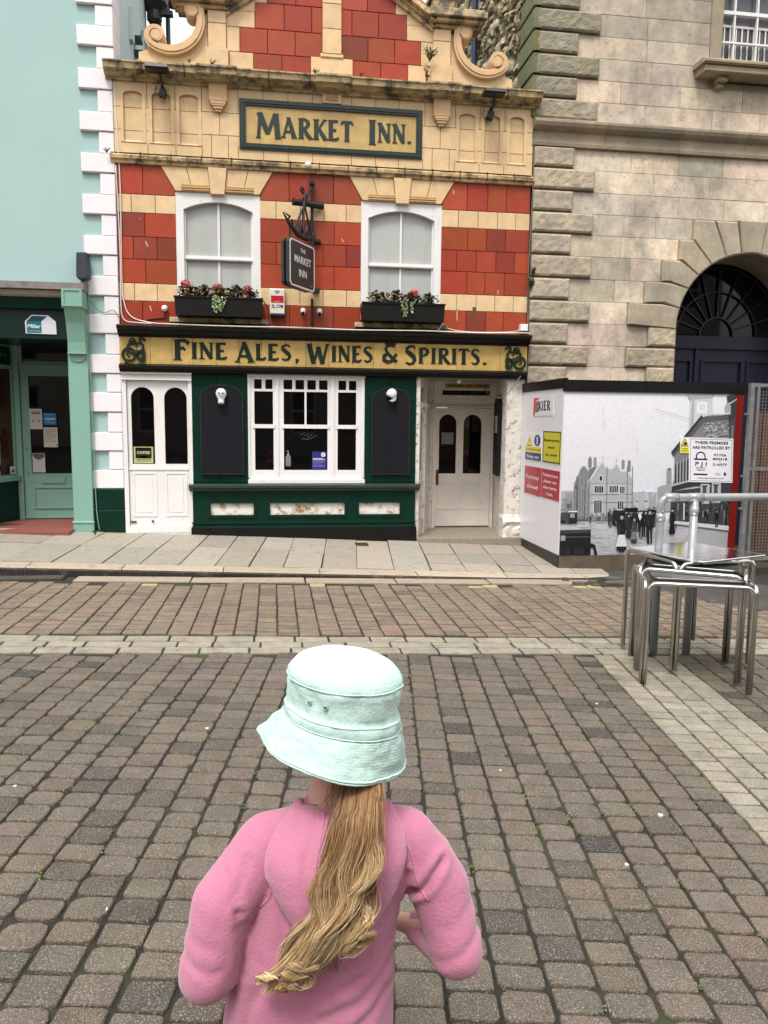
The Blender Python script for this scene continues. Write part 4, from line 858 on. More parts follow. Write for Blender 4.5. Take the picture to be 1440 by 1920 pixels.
weed(1.93, 9.88, 5.99, .20, 30, .12, 'bushy weed growing by the right gable pilaster', 1)
o = weed(1.90, 9.90, 5.74, .26, 8, .03, 'tall thin weed stem on the cornice beneath the bushy one', 2, [S(96, 70, 40)])
weed(.53, 9.86, 5.735, .09, 16, .08, 'low tuft of weed on the cornice left of the gable centre', 3); weed(-.69, 9.84, 5.735, .09, 12, .07, 'low tuft of weed on the cornice by the left pilaster', 4)
weed(-.95, 9.80, 5.735, .05, 8, .05, 'tiny weed on the cornice below the left scroll', 5); weed(1.07, 9.83, 5.735, .06, 9, .05, 'tiny weed on the cornice right of the gable centre', 6)
weed(3.33, 9.93, 3.30, .22, 26, .07, 'green weed growing from the joint beside the stone building', 7); weed(3.35, 9.93, 3.45, .2, 16, .05, 'thin weed rising in the joint beside the stone building', 8)
weed(-2.17, 9.72, PZ(-2.17, 9.72), .10, 10, .05, 'small weed at the foot of the mint pilaster', 9); weed(4.35, 8.3, -.18, .13, 14, .06, 'small weed on the tarmac below the hoarding', 10); weed(-1.93, 9.90, 4.71, .07, 14, .05, 'small tuft where the string course meets the white quoins', 12)
# drain covers
mb = MB(); mb.box(1.02, 1.18, 9.52, 9.72, PZ(1.1, 9.6)-.01, PZ(1.1, 9.6)+.006, S(90, 74, 54)); 
for k in range(6): mb.box(1.035+.025*k, 1.045+.025*k, 9.54, 9.70, PZ(1.1, 9.6)+.006, PZ(1.1, 9.6)+.008, S(40, 34, 28))
tag(mb.build('drain_cover', M_plastic, None, loc=(1.1, 9.62, PZ(1.1, 9.6))), 'small square rusty drain cover in the pavement', 'drain cover')
mb = MB(); z = GZ(-2.4, 7.8); mb.box(-3.6, -2.05, 7.72, 7.90, z-.03, z+.004, S(70, 66, 60))
for k in range(40): mb.box(-3.58+.038*k, -3.56+.038*k, 7.73, 7.89, z+.004, z+.010, S(104, 100, 92))
tag(mb.build('drain_grate', M_plastic, None, loc=(-2.8, 7.8, z)), 'long grey drain grate in the gutter at far left', 'drain grate')
R = rng(90); st = thing('kerb_rubble', 'broken wet kerb stones and debris where the kerb ends at right', 'rubble', (3.7, 7.85, -.15))
for k in range(16):
    cx, cy = R.uniform(3.0, 4.0), R.uniform(7.6, 7.95); s = R.uniform(.03, .11); mb = MB()
    mb.prism([(cx+s*cos(a+R.uniform(-.3, .3))*R.uniform(.7, 1.3), cy+.6*s*sin(a)) for a in [q*pi/3 for q in range(6)]], GZ(cx, cy)-.02, GZ(cx, cy)+R.uniform(.01, .04), 'z', jit(S(90, 84, 76), R, .35)); mb.build('stone', M_slab, st)

# ------------------------------------------------------------------ mint building
mint = thing('mint_building', 'mint green rendered building with white corner stones and an estate agent shopfront', 'building', (-3, 10, 0))
mb = MB(); mb.box(-9, -1.90, 10.0, 12.7, 3.1, 9.5); mb.box(-2.48, -1.90, 9.995, 12.7, -.2, 3.1); mb.box(-9, -6.0, 10, 12.7, -.2, 3.1); mb.box(-6.1, -2.4, 11.05, 11.2, .1, 3.1); mb.build('wall', M_mint, mint)
mb = MB(); mb.box(-1.90, -1.845, 10.0, 12.7, 5.0, 9.5); mb.box(-1.86, -1.80, 11.15, 11.30, 6.55, 6.95); mb.build('side_wall', mat('pale_side_render', S(206, 226, 222, .84), rough=.7, var=.06, vs=2, bump=.1), mint)
mb = MB(); zs = [8.2, 7.97, 7.74, 7.51, 7.28, 7.05, 6.82, 6.60, 6.375, 6.145, 5.92, 5.67, 5.44, 5.19, 4.97, 4.72, 4.50, 4.25, 4.02, 3.775, 3.55, 3.305, 3.07, 2.85, 2.62, 2.37, 2.14, 1.91, 1.67, 1.42, 1.19, .955, .72]
for i, (a, b) in enumerate(zip(zs[1:], zs)):
    lg = i % 2 == 1
    if abs(b-6.145) < .01: lg = True
    lg = (round((6.145-b)/.2325) % 2 == 0)
    xr = -1.83 if b > 5.7 else -1.855
    mb.cbox(-2.24 if lg else -2.03, xr, 9.955 if lg else 9.968, 10.4, a+.005, b-.003, c=.008)
mb.build('quoins', M_quoin, mint)
mb = MB(); mb.cbox(-2.24, -1.855, 9.952, 10.3, .462, .718, c=.008); mb.cbox(-2.24, -1.855, 9.95, 10.3, .10, .456, c=.008); mb.build('plinth_stones', M_green, mint)
# shopfront
sf = MB(); M_wthr = mat('weathered_lead', S(120, 112, 112, .8), rough=.6, var=.3, vs=8, bump=.3, dirt=.5, dcol=S(70, 60, 50), ds=12)
sf.prism([(9.99, 3.20), (9.70, 3.17), (9.69, 3.09), (9.99, 3.08)], -6, -2.20, 'x'); sf.build('shop_cornice', M_wthr, mint)
mb = MB(); mb.prism([(9.99, 3.085), (9.74, 3.08), (9.76, 3.03), (9.80, 3.01), (9.99, 3.01)], -6, -2.46, 'x'); mb.build('cornice_moulding', mat('grey_cream', S(168, 158, 148), rough=.6, var=.15, vs=9, bump=.2), mint)
mb = MB(); mb.prism([(9.99, 3.01), (9.80, 3.01), (9.82, 2.88), (9.99, 2.87)], -6, -2.455, 'x'); mb.build('green_band', M_green, mint)
mb = MB(); mb.box(-6, -2.45, 9.88, 10.0, 2.56, 2.875); mb.box(-6, -2.45, 9.84, 10.95, 2.53, 2.56); fb = mb.build('fascia_board', mat('fascia_green', S(10, 40, 38), rough=.3, var=.1, bump=0), mint)
mb = MB(); mb.box(-6, -2.45, 9.96, 11.0, 2.56, 2.57); mb.build('soffit', M_mintpaint, mint)
lg = thing('shop_logo', 'white house shaped estate agent logo on the dark shop fascia', 'sign', (-2.74, 9.87, 2.6))
mb = MB(); y = 9.855
HP = [(-2.915, 2.59), (-2.565, 2.585), (-2.57, 2.735), (-2.655, 2.805), (-2.84, 2.808), (-2.92, 2.73)]
mb.prism(HP, y+.006, y+.025, 'y', S(222, 220, 226)); mb.prism([(-2.90, 2.60), (-2.735, 2.60), (-2.735, 2.73), (-2.90, 2.73)], y+.003, y+.006, 'y', S(22, 112, 122)); mb.prism([(-2.90, 2.733), (-2.737, 2.733), (-2.665, 2.795), (-2.835, 2.797)], y+.003, y+.006, 'y', S(14, 66, 80))
mb.build('plaque', M_sign, lg)
mb = MB(); text(mb, 'Miller', (-2.817, y, 2.655), (1, 0, 0), (.18, 0, 1), .145, .045, S(240, 244, 246)); text(mb, 'Countrywide', (-2.817, y, 2.615), (1, 0, 0), (0, 0, 1), .14, .016, S(140, 210, 210)); mb.build('lettering', M_sign, lg, fix=False)
mb = MB(); mb.cbox(-2.452, -2.225, 9.90, 10.0, .14, 3.0, c=.006); mb.cbox(-2.462, -2.215, 9.88, 9.91, .10, .30, c=.008); mb.cbox(-2.468, -2.21, 9.87, 9.90, .295, .325, c=.006); mb.box(-2.225, -2.205, 9.96, 10.0, .15, 3.1)
mb.plate([(-2.43, 2.37)]+[(-2.338+.092*cos(a), 2.35-.08*sin(a)) for a in [pi-pi*k/10 for k in range(11)]]+[(-2.245, 2.37)], [], 9.885, 9.9)
mb.build('pilaster', M_mintpaint, mint)
mb = MB(); mb.prism([(9.95, 2.37), (9.86, 2.37), (9.85, 2.5), (9.80, 2.72), (9.74, 2.86), (9.72, 2.885), (9.95, 2.885)], -2.44, -2.235, 'x'); mb.cbox(-2.46, -2.215, 9.70, 9.98, 2.885, 3.12, c=.01); bx_frame(mb, -2.45, -2.225, 2.90, 3.105, .025, 9.69, 9.70); mb.box(-2.445, -2.23, 9.84, 9.9, 2.362, 2.378)
mb.build('console', M_mintpaint, mint)
# recess: floor, door, transom, angled window
mb = MB(); mb.prism([(-3.9, 9.62), (-2.45, 9.62), (-2.45, 11.1), (-3.9, 11.1)], .10, .228, 'z'); mb.build('tiled_step', mat('red_tiles', S(140, 78, 66), rough=.6, var=.2, vs=9, bump=.2), mint)
mb = MB(); mb.box(-2.48, -2.44, 9.99, 11.1, .2, 2.56); mb.build('reveal', M_mintpaint, mint)
mb = MB(); mb.box(-3.40, -3.33, 10.88, 11.0, .22, 2.56); mb.box(-2.7, -2.44, 10.9, 11.0, .22, 2.56); bx_frame(mb, -3.34, -2.62, 2.28, 2.60, .05, 10.90, 10.96); mb.box(-3.34, -2.6, 10.88, 10.96, 2.235, 2.29); fr = mb.build('door_frame', M_mintpaint, mint)
mb = MB(); mb.box(-3.3, -2.6, 10.93, 10.94, 2.3, 2.56); mb.build('pane', M_glassdk, fr)
mb = MB(); mb.plate(rect(-3.325, -2.62, .262, 2.235), [rect(-3.225, -2.70, .845, 2.145)], 10.92, 10.97); bx_frame(mb, -3.21, -2.68, .37, .67, .02, 10.905, 10.922); mb.box(-3.1, -2.80, 10.905, 10.921, .715, .80); mb.box(-3.335, -2.6, 10.895, 10.922, .24, .262); sd_ = mb.build('shop_door', M_mintpaint, mint)
mb = MB(); mb.box(-3.23, -2.69, 10.945, 10.95, .84, 2.15); mb.build('pane', M_glassdk, sd_)
mb = MB()
for z in (1.16, .84): mb.lathe([(0, 10.89), (.012, 10.89), (.014, 10.905), (.01, 10.92)], (-3.275, 0, z+.02), 10, (1, 1, 1), 'y')
mb.build('lock', M_steel, sd_)
# angled shop window
w0, w1 = Vector((-3.375, 10.93, 0)), Vector((-3.72, 9.98, 0)); wd_ = (w0-w1); LW = wd_.length; wd_.normalize(); wn = Vector((wd_.y, -wd_.x, 0)); fw_ = lambda a, b, d: tuple(w1+wd_*a-wn*d+Vector((0, 0, b)))
mb = MB(); mb.plate(rect(0, LW, .76, 2.56), [rect(.08, LW-.09, .84, 2.22)], 0, .06, fn=fw_); mb.plate(rect(0, LW+.02, .76, .82), [], -.05, 0, fn=fw_); mb.plate(rect(-6, -3.70, .76, 2.56), [rect(-5.9, -3.80, .84, 2.22)], 9.97, 10.04); mb.box(-6, -3.7, 9.92, 9.97, .76, .82); swn = mb.build('display_window', M_mintpaint, mint)
mb = MB(); mb.plate(rect(.02, LW-.05, .84, 2.3), [], .03, .034, fn=fw_); mb.box(-5.95, -3.75, 10.01, 10.015, .8, 2.3); mb.build('pane', mat('brown_display', S(70, 46, 32), rough=.1, var=.2, bump=0, spec=.3), swn)
mb = MB(); mb.plate(rect(0, LW-.02, .2, .76), [], .0, .06, fn=fw_); mb.box(-6, -3.7, 9.975, 10.03, .15, .76); mb.build('window_base', M_green, mint)
mb = MB(); mb.plate(rect(.02, LW-.12, 2.27, 2.50), [], -.012, 0, S(12, 60, 20), fn=fw_)
for k in range(5): mb.plate(rect(LW-.42+.05*k, LW-.39+.05*k, 2.37+.01*(k % 2), 2.41), [], -.015, -.012, S(110, 130, 60), fn=fw_)
t = mb.build('shop_sign', M_sign, None); tag(t, 'dark green sign over the shop window at the far left edge', 'sign')
for k, (z0, z1, c, lab) in enumerate(((1.80, 2.16, S(110, 130, 150), 'property card with a blue grey photo, topmost in the shop window'), (1.36, 1.71, S(70, 76, 80), 'property card with a dark photo, second down in the shop window'), (.98, 1.27, S(190, 40, 60), 'property card with a red photo, third down in the shop window'), (.845, .90, S(50, 90, 130), 'blue card at the bottom of the shop window'))):
    t = thing('property_card', lab, 'card', tuple(w1+wd_*(LW-.55)+Vector((0, 0, z0))), 'cards in the shop window'); mb = MB()
    mb.plate(rect(LW-.75, LW-.36-.01*k, z0, z1), [], -.006, 0, S(130, 140, 150), fn=fw_); mb.plate(rect(LW-.73, LW-.385-.01*k, z0+.02, z1-.02), [], -.009, -.006, S(232, 232, 236), fn=fw_); mb.plate(rect(LW-.73, LW-.40-.01*k, z0+(z1-z0)*.35, z1-.03), [], -.012, -.009, c, fn=fw_); mb.build('card', M_sign, t)
t = sheet('access_sticker', 0, .1, 0, .1, 0, S(230, 230, 230), 'white wheelchair access sticker at the bottom corner of the shop window', 'sticker', [('p', [(.045, .075), (.055, .075), (.06, .045), (.075, .045), (.085, .02), (.075, .018), (.065, .035), (.05, .035)], S(30, 30, 34)), ('p', [(.045+.025*cos(a), .035+.022*sin(a)) for a in [q*pi/6 for q in range(12)]], S(60, 60, 64))])
Mx = Matrix(((wd_.x, -wn.x*-1, 0, w1.x+wd_.x*(LW-.21)), (wd_.y, wn.y*-1*-1, 0, w1.y+wd_.y*(LW-.21)), (0, 0, 1, .85), (0, 0, 0, 1)))
for ch in t.children:
    me = ch.data
    for v_ in me.vertices: p = v_.co.copy(); q = fw_(LW-.21+p.x, .85+p.z, -.008+p.y); v_.co = Vector(q)
    me.update()
t.location = Vector(fw_(LW-.2, .85, 0))
for ch in t.children: ch.matrix_parent_inverse = Matrix.Translation(-Vector(t.location))
yy = 10.942
sheet('notice', -3.225, -3.065, 1.44, 1.71, 10.915, S(214, 212, 205), 'white notice with two eyes like dots, upper left on the shop door', lines=[('r', -3.20, -3.09, 1.66, 1.672, S(50, 50, 50)), ('r', -3.20, -3.09, 1.64, 1.652, S(50, 50, 50)), ('r', -3.185, -3.172, 1.535, 1.565, S(50, 50, 50)), ('r', -3.115, -3.102, 1.535, 1.565, S(50, 50, 50))])
sheet('open_sign', -3.05, -2.885, 1.50, 1.655, 10.915, S(38, 128, 190), 'blue open sign beside the dotted notice on the shop door', 'sign', lines=[('open', -2.967, 1.565, .13, .045, S(225, 238, 245)), ('r', -3.03, -2.92, 1.635, 1.643, S(150, 200, 225)), ('r', -3.03, -2.90, 1.525, 1.533, S(150, 200, 225))])
sheet('notice', -3.055, -2.875, 1.20, 1.465, 10.912, S(216, 212, 202), 'white printed notice under the open sign on the shop door', lines=bars(-3.035, -2.895, 1.25, 1.44, 8, S(120, 120, 118), .22)+[('r', -2.90, -2.885, 1.215, 1.235, S(50, 50, 50))])
sheet('notice', -3.21, -3.05, .86, 1.12, 10.912, S(206, 204, 200), 'white envelope shaped notice at the bottom of the shop door glass', lines=[('p', [(-3.205, 1.115), (-3.055, 1.115), (-3.055, 1.08), (-3.09, 1.045), (-3.13, 1.03), (-3.17, 1.045), (-3.205, 1.08)], S(92, 92, 96)), ('p', [(-3.17, 1.05), (-3.13, 1.035), (-3.09, 1.05), (-3.13, 1.043)], S(225, 225, 222))])
# wall things
mb = MB(); mb.prism([(-2.30, 3.545), (-2.19, 3.55), (-2.165, 3.27), (-2.19, 3.24), (-2.29, 3.24), (-2.31, 3.27)], 9.82, 9.99, 'y', (1, 1, 1), .008); tag(mb.build('alarm_housing', mat('navy_plastic', S(52, 52, 62), rough=.5, var=.05, bump=0), None, loc=(-2.24, 9.9, 3.4)), 'dark tapered box mounted on the mint wall above the pilaster', 'alarm box')
cable('cable', [(-2.22, 9.9, 3.24), (-2.2, 9.92, 3.18), (-2.21, 9.94, 3.05), (-2.17, 9.94, 2.98), (-2.05, 9.945, 2.87), (-1.92, 9.945, 2.90), (-1.86, 9.945, 2.82)], .005, S(110, 130, 124), 'thin grey cable sagging across the white corner stones')
cable('cable', [(-2.2, 9.93, 3.1), (-2.205, 9.93, 2.4), (-2.2, 9.93, 1.4), (-2.19, 9.93, .5), (-2.16, 9.93, .2)], .006, S(130, 170, 155), 'thin painted cable down the side of the mint pilaster')
dp = thing('downpipe', 'dark green downpipe with a black hopper high in the gap left of the pub gable', 'downpipe', (-1.75, 12.6, 6))
mb = MB(); mb.tube([(-1.70, 12.75, 5.7), (-1.70, 12.75, 8.3)], .07, 10); mb.tube([(-1.55, 12.85, 5.7), (-1.55, 12.85, 8.3)], .035, 8); mb.build('pipe', mat('pipe_green', S(36, 62, 54), rough=.4), dp)
mb = MB(); mb.lathe([(.07, 7.45), (.11, 7.5), (.11, 7.62), (.20, 7.72), (.21, 8.1), (0, 8.1)], (-1.72, 12.65, 0), 12); mb.lathe([(0, 7.66), (.06, 7.68), (.07, 7.74), (.04, 7.8)], (-1.44, 12.6, 0), 10); mb.box(-1.8, -1.45, 12.6, 12.7, 7.58, 7.64); mb.build('hopper', mat('plum_iron', S(40, 26, 32), rough=.4), dp)
mb = MB(); mb.tube([(-1.78, 11.6, 6.72), (-1.74, 11.6, 6.86), (-1.72, 11.68, 6.86), (-1.70, 11.7, 6.6), (-1.70, 11.7, 6.2)], .022, 8, S(150, 170, 168)); mb.box(-1.84, -1.74, 11.45, 11.6, 6.68, 6.74, S(30, 34, 38)); mb.box(-1.84, -1.72, 11.5, 11.64, 6.52, 6.58, S(30, 34, 38)); tag(mb.build('wall_bracket', M_plastic, None, loc=(-1.8, 11.6, 6.6)), 'small pipe bracket on the pale side wall above the pub cornice', 'bracket')

# ------------------------------------------------------------------ stone building
hall = thing('stone_building', 'tall pale ashlar building with rusticated corner stones and a round arched doorway', 'building', (6, 10, 0))
ACX, AR_ = 6.41, 1.02
opening = [(ACX-AR_, -.3), (ACX+AR_, -.3)]+[(ACX+AR_*cos(pi*k/28), 2.87+AR_*sin(pi*k/28)) for k in range(29)]
mb = MB(); mb.plate(rect(3.335, 11, -.3, 6.06), [[(p[0], max(p[1], -.29)) for p in opening]], 10.0, 10.75)
mb.plate(rect(3.335, 5.84, 6.06, 9.4), [], 10.0, 10.75); mb.plate(rect(7.0, 11, 6.06, 9.4), [], 10, 10.75); mb.plate(rect(5.84, 7.0, 8.3, 9.4), [], 10, 10.75)
mb.c = [S(176, 160, 136)]*len(mb.f); mb.box(3.34, 3.6, 10.75, 14.7, -.2, 9.4, S(140, 130, 110)); mb.box(3.34, 11, 14.5, 14.7, -.2, 9.4, S(140, 130, 110)); mb.build('wall', M_stone, hall)
R = rng(40); mb = MB()
bounds = [1.5, 1.8, 2.09, 2.345, 2.625, 2.91, 3.2, 3.485, 3.775, 4.045, 4.315, 4.585, 4.86, 5.12]
up = [5.44+.2665*k for k in range(16)]
STONEC = [S(226, 208, 184, .88), S(220, 203, 181, .88), S(212, 196, 174, .88), S(226, 204, 184, .88), S(200, 190, 172, .85), S(230, 212, 186, .88)]
stepx = {2.09: 5.0, 2.345: 4.70, 2.625: 5.0, 2.91: 4.70, 3.2: 4.92, 3.485: 5.15, 3.775: 5.38, 4.045: 5.57}
def course(z0, z1, xa, xb):
    x = xa+.0
    while x < xb-.02:
        ln = R.uniform(.42, .95); x1 = x+ln
        if xb-x1 < .3: x1 = xb
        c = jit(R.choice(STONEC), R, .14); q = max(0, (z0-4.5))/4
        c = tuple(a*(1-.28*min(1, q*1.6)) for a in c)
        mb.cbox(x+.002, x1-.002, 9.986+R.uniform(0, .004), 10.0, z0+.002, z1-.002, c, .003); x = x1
for i, (a, b) in enumerate(zip(bounds, bounds[1:])):
    qx = 3.865 if i % 2 == (len(bounds)) % 2 else 4.155
    k = round(a, 3)
    if a < 2.0: course(a, b, qx, 5.39); course(a, b, 7.43, 11)
    elif k in stepx: course(a, b, qx, stepx[k]); course(a, b, 2*ACX-stepx[k], 11)
    else: course(a, b, qx, 11)
for i, (a, b) in enumerate(zip(up, up[1:])):
    qx = 4.155 if i % 2 == 0 else 3.865
    if b < 6.10: course(a, b, qx, 11)
    else: course(a, b, qx, 5.67); course(a, b, 7.17, 11)
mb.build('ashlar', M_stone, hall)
# corner stones, front face and return
mb = MB(); QC = S(170, 158, 138, .84)
def rough(mb, x0, x1, y0, y1, z0, z1, col, seed, c=.014):
    nx_, nz2 = max(8, int((x1-x0)/.022)), 11; V = []; F = []
    for j in range(nz2+1):
        for i in range(nx_+1):
            u, v_ = i/nx_, j/nz2; x, z = x0+(x1-x0)*u, z0+(z1-z0)*v_
            e = min(u*(x1-x0), (1-u)*(x1-x0), v_*(z1-z0), (1-v_)*(z1-z0)); d = min(1, e/.012)
            V.append((x, y0+c*(1-d)-d*(.009*noise.noise(Vector((x*14, z*14, seed)))+.004*noise.noise(Vector((x*45, z*45, seed)))), z))
    W = nx_+1; F = [(j*W+i, j*W+i+1, (j+1)*W+i+1, (j+1)*W+i) for j in range(nz2) for i in range(nx_)]
    n = len(V); ring = [i for i in range(W)]+[(j*W+nx_) for j in range(1, nz2+1)]+[nz2*W+i for i in range(nx_-1, -1, -1)]+[j*W for j in range(nz2-1, 0, -1)]
    V += [(V[i][0], y1, V[i][2]) for i in ring]; m = len(ring)
    F += [(ring[k], ring[(k+1) % m], n+(k+1) % m, n+k) for k in range(m)]+[tuple(n+k for k in range(m))]
    mb.add(V, F, col)
for i, (a, b) in enumerate(zip(bounds, bounds[1:])):
    rough(mb, 3.335, 3.865 if i % 2 == 0 else 4.155, 9.935, 10.05, a+.022, b-.010, jit((QC[0]*1.2, QC[1]*1.18, QC[2]*1.15), R, .12), i)
for i, (a, b) in enumerate(zip(up, up[1:])):
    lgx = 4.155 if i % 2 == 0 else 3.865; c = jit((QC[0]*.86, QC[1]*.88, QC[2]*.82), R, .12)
    rough(mb, 3.31, lgx, 9.935, 10.05, a+.02, b-.012, c, 50+i)
for k, z in ((2.345, 4.70), (2.09, 5.0), (2.625, 5.0)):
    rough(mb, z, 5.395, 9.94, 10.3, k+.015, k+.262, jit((QC[0]*1.3, QC[1]*1.25, QC[2]*1.15), R, .12), 90+k)
    rough(mb, 2*ACX-5.395, 2*ACX-z, 9.94, 10.3, k+.015, k+.262, jit((QC[0]*1.3, QC[1]*1.25, QC[2]*1.15), R, .12), 95+k)
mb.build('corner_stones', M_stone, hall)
mb = MB()
for i, (a, b) in enumerate(zip(up, up[1:])):
    mb.prism([(9.937, a+.02), (10.62, a+.02), (10.62, b-.012), (9.937, b-.012)], 3.27, 3.36, 'x', jit(S(106, 112, 62, .8), R, .2), .02)
mb.build('return_stones', M_stone, hall)
# rubble flank
mb = MB(); V = []; F = []; C_ = []; ny, nz3 = 120, 110
hv = [[None]*(nz3+1) for _ in range(ny+1)]
for i in range(ny+1):
    for j in range(nz3+1):
        y = 10.5+4.2*i/ny; z = 5.45+3.9*j/nz3
        q = Vector((y*3.2+.35*z, z*5.2-.5*y, 0)); d, pts = noise.voronoi(q)
        e = min(1, (d[1]-d[0])*3); V.append((3.325-.075*e+.03*noise.noise(Vector((y*9, z*12, 0))), y, z)); hv[i][j] = (e, pts[0])
W = nz3+1
for i in range(ny):
    for j in range(nz3):
        e, p = hv[i][j]; h = noise.noise(Vector(p)*3.7)*.5+.5
        c = S(160+50*h, 150+45*h, 118+36*h, .75) if e > .35 else S(118, 106, 78, .7)
        mb.add([], [], c); F.append((i*W+j, (i+1)*W+j, (i+1)*W+j+1, i*W+j+1)); C_.append(c)
mb.v = V; mb.f = F; mb.c = C_; mb.build('rubble_flank', M_rubble, hall)
# string course
cp = [(10.0, 5.12), (9.94, 5.125), (9.93, 5.165), (9.965, 5.18), (9.965, 5.30), (9.93, 5.315), (9.90, 5.335), (9.88, 5.35), (9.86, 5.39), (9.86, 5.42), (9.90, 5.44), (10.0, 5.455)]
mb = MB(); x = 3.30
while x < 11:
    x1 = x+R.uniform(.6, 1.1); mb.prism(cp, x+.002, x1-.002, 'x', jit(S(176, 158, 132, .8), R, .13)); x = x1
mb.build('string_course', M_stone, hall)
# arch stones
def mir(P): return [(2*ACX-p[0], p[1]) for p in P]
AP = lambda a: (ACX+AR_*cos(radians(a)), 2.87+AR_*sin(radians(a)))
ang = [180, 164.5, 148.5, 136, 123, 110, 97.5]
VS = [[(4.70, 2.915), AP(180), AP(172), AP(164.5), (5.18, 3.19), (4.70, 3.19)],
      [(4.92, 3.205), (5.19, 3.205), AP(164.5), AP(156), AP(148.5), (5.24, 3.475), (4.92, 3.475)],
      [(5.15, 3.49), (5.255, 3.49), AP(148.5), AP(142), AP(136), (5.40, 3.765), (5.15, 3.765)],
      [(5.38, 3.78), (5.41, 3.78), AP(136), AP(129), AP(123), (5.57, 4.035), (5.38, 4.035)],
      [(5.57, 4.05), AP(123), AP(116), AP(110), (5.86, 4.30), (5.57, 4.30)],
      [(5.875, 4.30), AP(110), AP(104), AP(97.5), (6.19, 4.30)]]
mb = MB()
for i, P in enumerate(VS):
    for Q in (P, mir(P)): mb.prism(Q, 9.93, 10.35, 'y', jit((QC[0]*1.12, QC[1]*1.12, QC[2]*1.05), R, .12), .018)
mb.prism([(6.205, 4.32), AP(97.5), AP(90), AP(82.5), (6.615, 4.32)], 9.91, 10.35, 'y', jit(QC, R, .1), .018)
mb.build('arch_stones', M_stone, hall)
M_navy = mat('navy_paint', S(20, 22, 44, .9), rough=.35, var=.15, bump=.05)
mb = MB(); y = 10.6
mb.box(5.38, 7.44, y-.05, y+.03, 2.68, 2.86); mb.plate(rect(5.38, 7.44, -.2, 2.68), [rect(5.50, 5.98, 2.15, 2.50), rect(6.18, 6.78, 2.15, 2.50), rect(6.9, 7.34, 2.15, 2.50)], y, y+.05)
for a, b in ((5.50, 5.98), (6.18, 6.78), (6.9, 7.34)): bx_frame(mb, a-.03, b+.03, 2.12, 2.53, .03, y-.02, y+.001)
mb.box(5.4, 7.4, y+.02, y+.05, 2.1, 2.6); mb.box(6.05, 6.10, y-.03, y, -.2, 2.68); da = mb.build('arched_door', M_navy, hall)
mb = MB(); fc = (6.37, 2.87); mb.box(5.38, 7.44, y+.03, y+.035, 2.86, 3.92); mb.build('fanlight_glass', M_glassdk, da)
mb = MB()
for rr, w_ in ((.26, .02), (.62, .016), (.96, .03)): mb.strip([(fc[0]+rr*cos(pi*k/24), fc[1]+rr*sin(pi*k/24)) for k in range(25)], w_, y-.01, y+.02)
for k in range(1, 10): a = pi*k/10; mb.strip([(fc[0]+.26*cos(a), fc[1]+.26*sin(a)), (fc[0]+.97*cos(a), fc[1]+.97*sin(a))], .018, y-.008, y+.02)
mb.build('fanlight_bars', M_iron, da)
# upper window
uw = MB(); uw.plate(rect(5.80, 7.04, 6.27, 8.3), [rect(5.87, 6.97, 6.30, 8.25)], 10.10, 10.18); wf = uw.build('window', M_white, hall)
mb = MB()
for x in (6.085, 6.41, 6.74): mb.box(x-.011, x+.011, 10.12, 10.16, 6.3, 8.25)
for z, t_ in ((6.63, .011), (7.0, .022), (7.35, .011), (7.75, .011)): mb.box(5.87, 6.97, 10.115, 10.158, z-t_, z+t_)
for x in [5.90+.085*k for k in range(13)]: mb.box(x-.008, x+.008, 10.19, 10.20, 6.3, 6.86, S(190, 190, 190))
mb.box(5.87, 6.97, 10.185, 10.2, 6.85, 6.88); mb.build('glazing_bars', M_white, wf)
mb = MB(); mb.box(5.82, 7.02, 10.21, 10.215, 6.28, 8.28); mb.build('pane', mat('grey_glass', S(88, 88, 92), rough=.08, var=.2, bump=0), wf)
mb = MB(); c = S(176, 160, 128, .8); mb.cbox(5.67, 5.835, 9.965, 10.12, 6.24, 8.4, c, .01); mb.cbox(7.0, 7.17, 9.965, 10.12, 6.24, 8.4, c, .01)
mb.cbox(5.45, 7.4, 9.72, 10.15, 6.18, 6.245, jit(c, R), .02); mb.cbox(5.49, 7.36, 9.76, 10.12, 6.09, 6.18, jit(c, R), .015)
for x in (5.74, 7.08): mb.cbox(x, x+.13, 9.84, 10.0, 6.02, 6.09, c, .01); mb.cbox(x+.02, x+.11, 9.90, 10.0, 5.96, 6.02, c, .01)
mb.build('window_surround', M_stone, hall)
mb = MB(); mb.add([(3.2, 9.9, 9.4), (11, 9.9, 9.4), (11, 14.8, 9.9), (3.2, 14.8, 9.9)], [(0, 1, 2, 3)]); mb.build('roof', MATS['slate'], hall)
dpp = thing('downpipe', 'navy blue downpipe against the rubble flank right of the pub gable', 'downpipe', (3.24, 12.7, 6)); M_blue = mat('blue_pipe', S(26, 40, 66), rough=.4)
mb = MB(); mb.tube([(3.20, 12.7, 5.7), (3.20, 12.7, 9.3)], .05, 12); mb.build('pipe', M_blue, dpp)
mb = MB(); mb.tube([(3.20, 12.7, 7.75), (3.20, 12.7, 7.85)], .062, 12); mb.box(3.2, 3.3, 12.62, 12.78, 7.77, 7.83); mb.build('collar', M_blue, dpp)

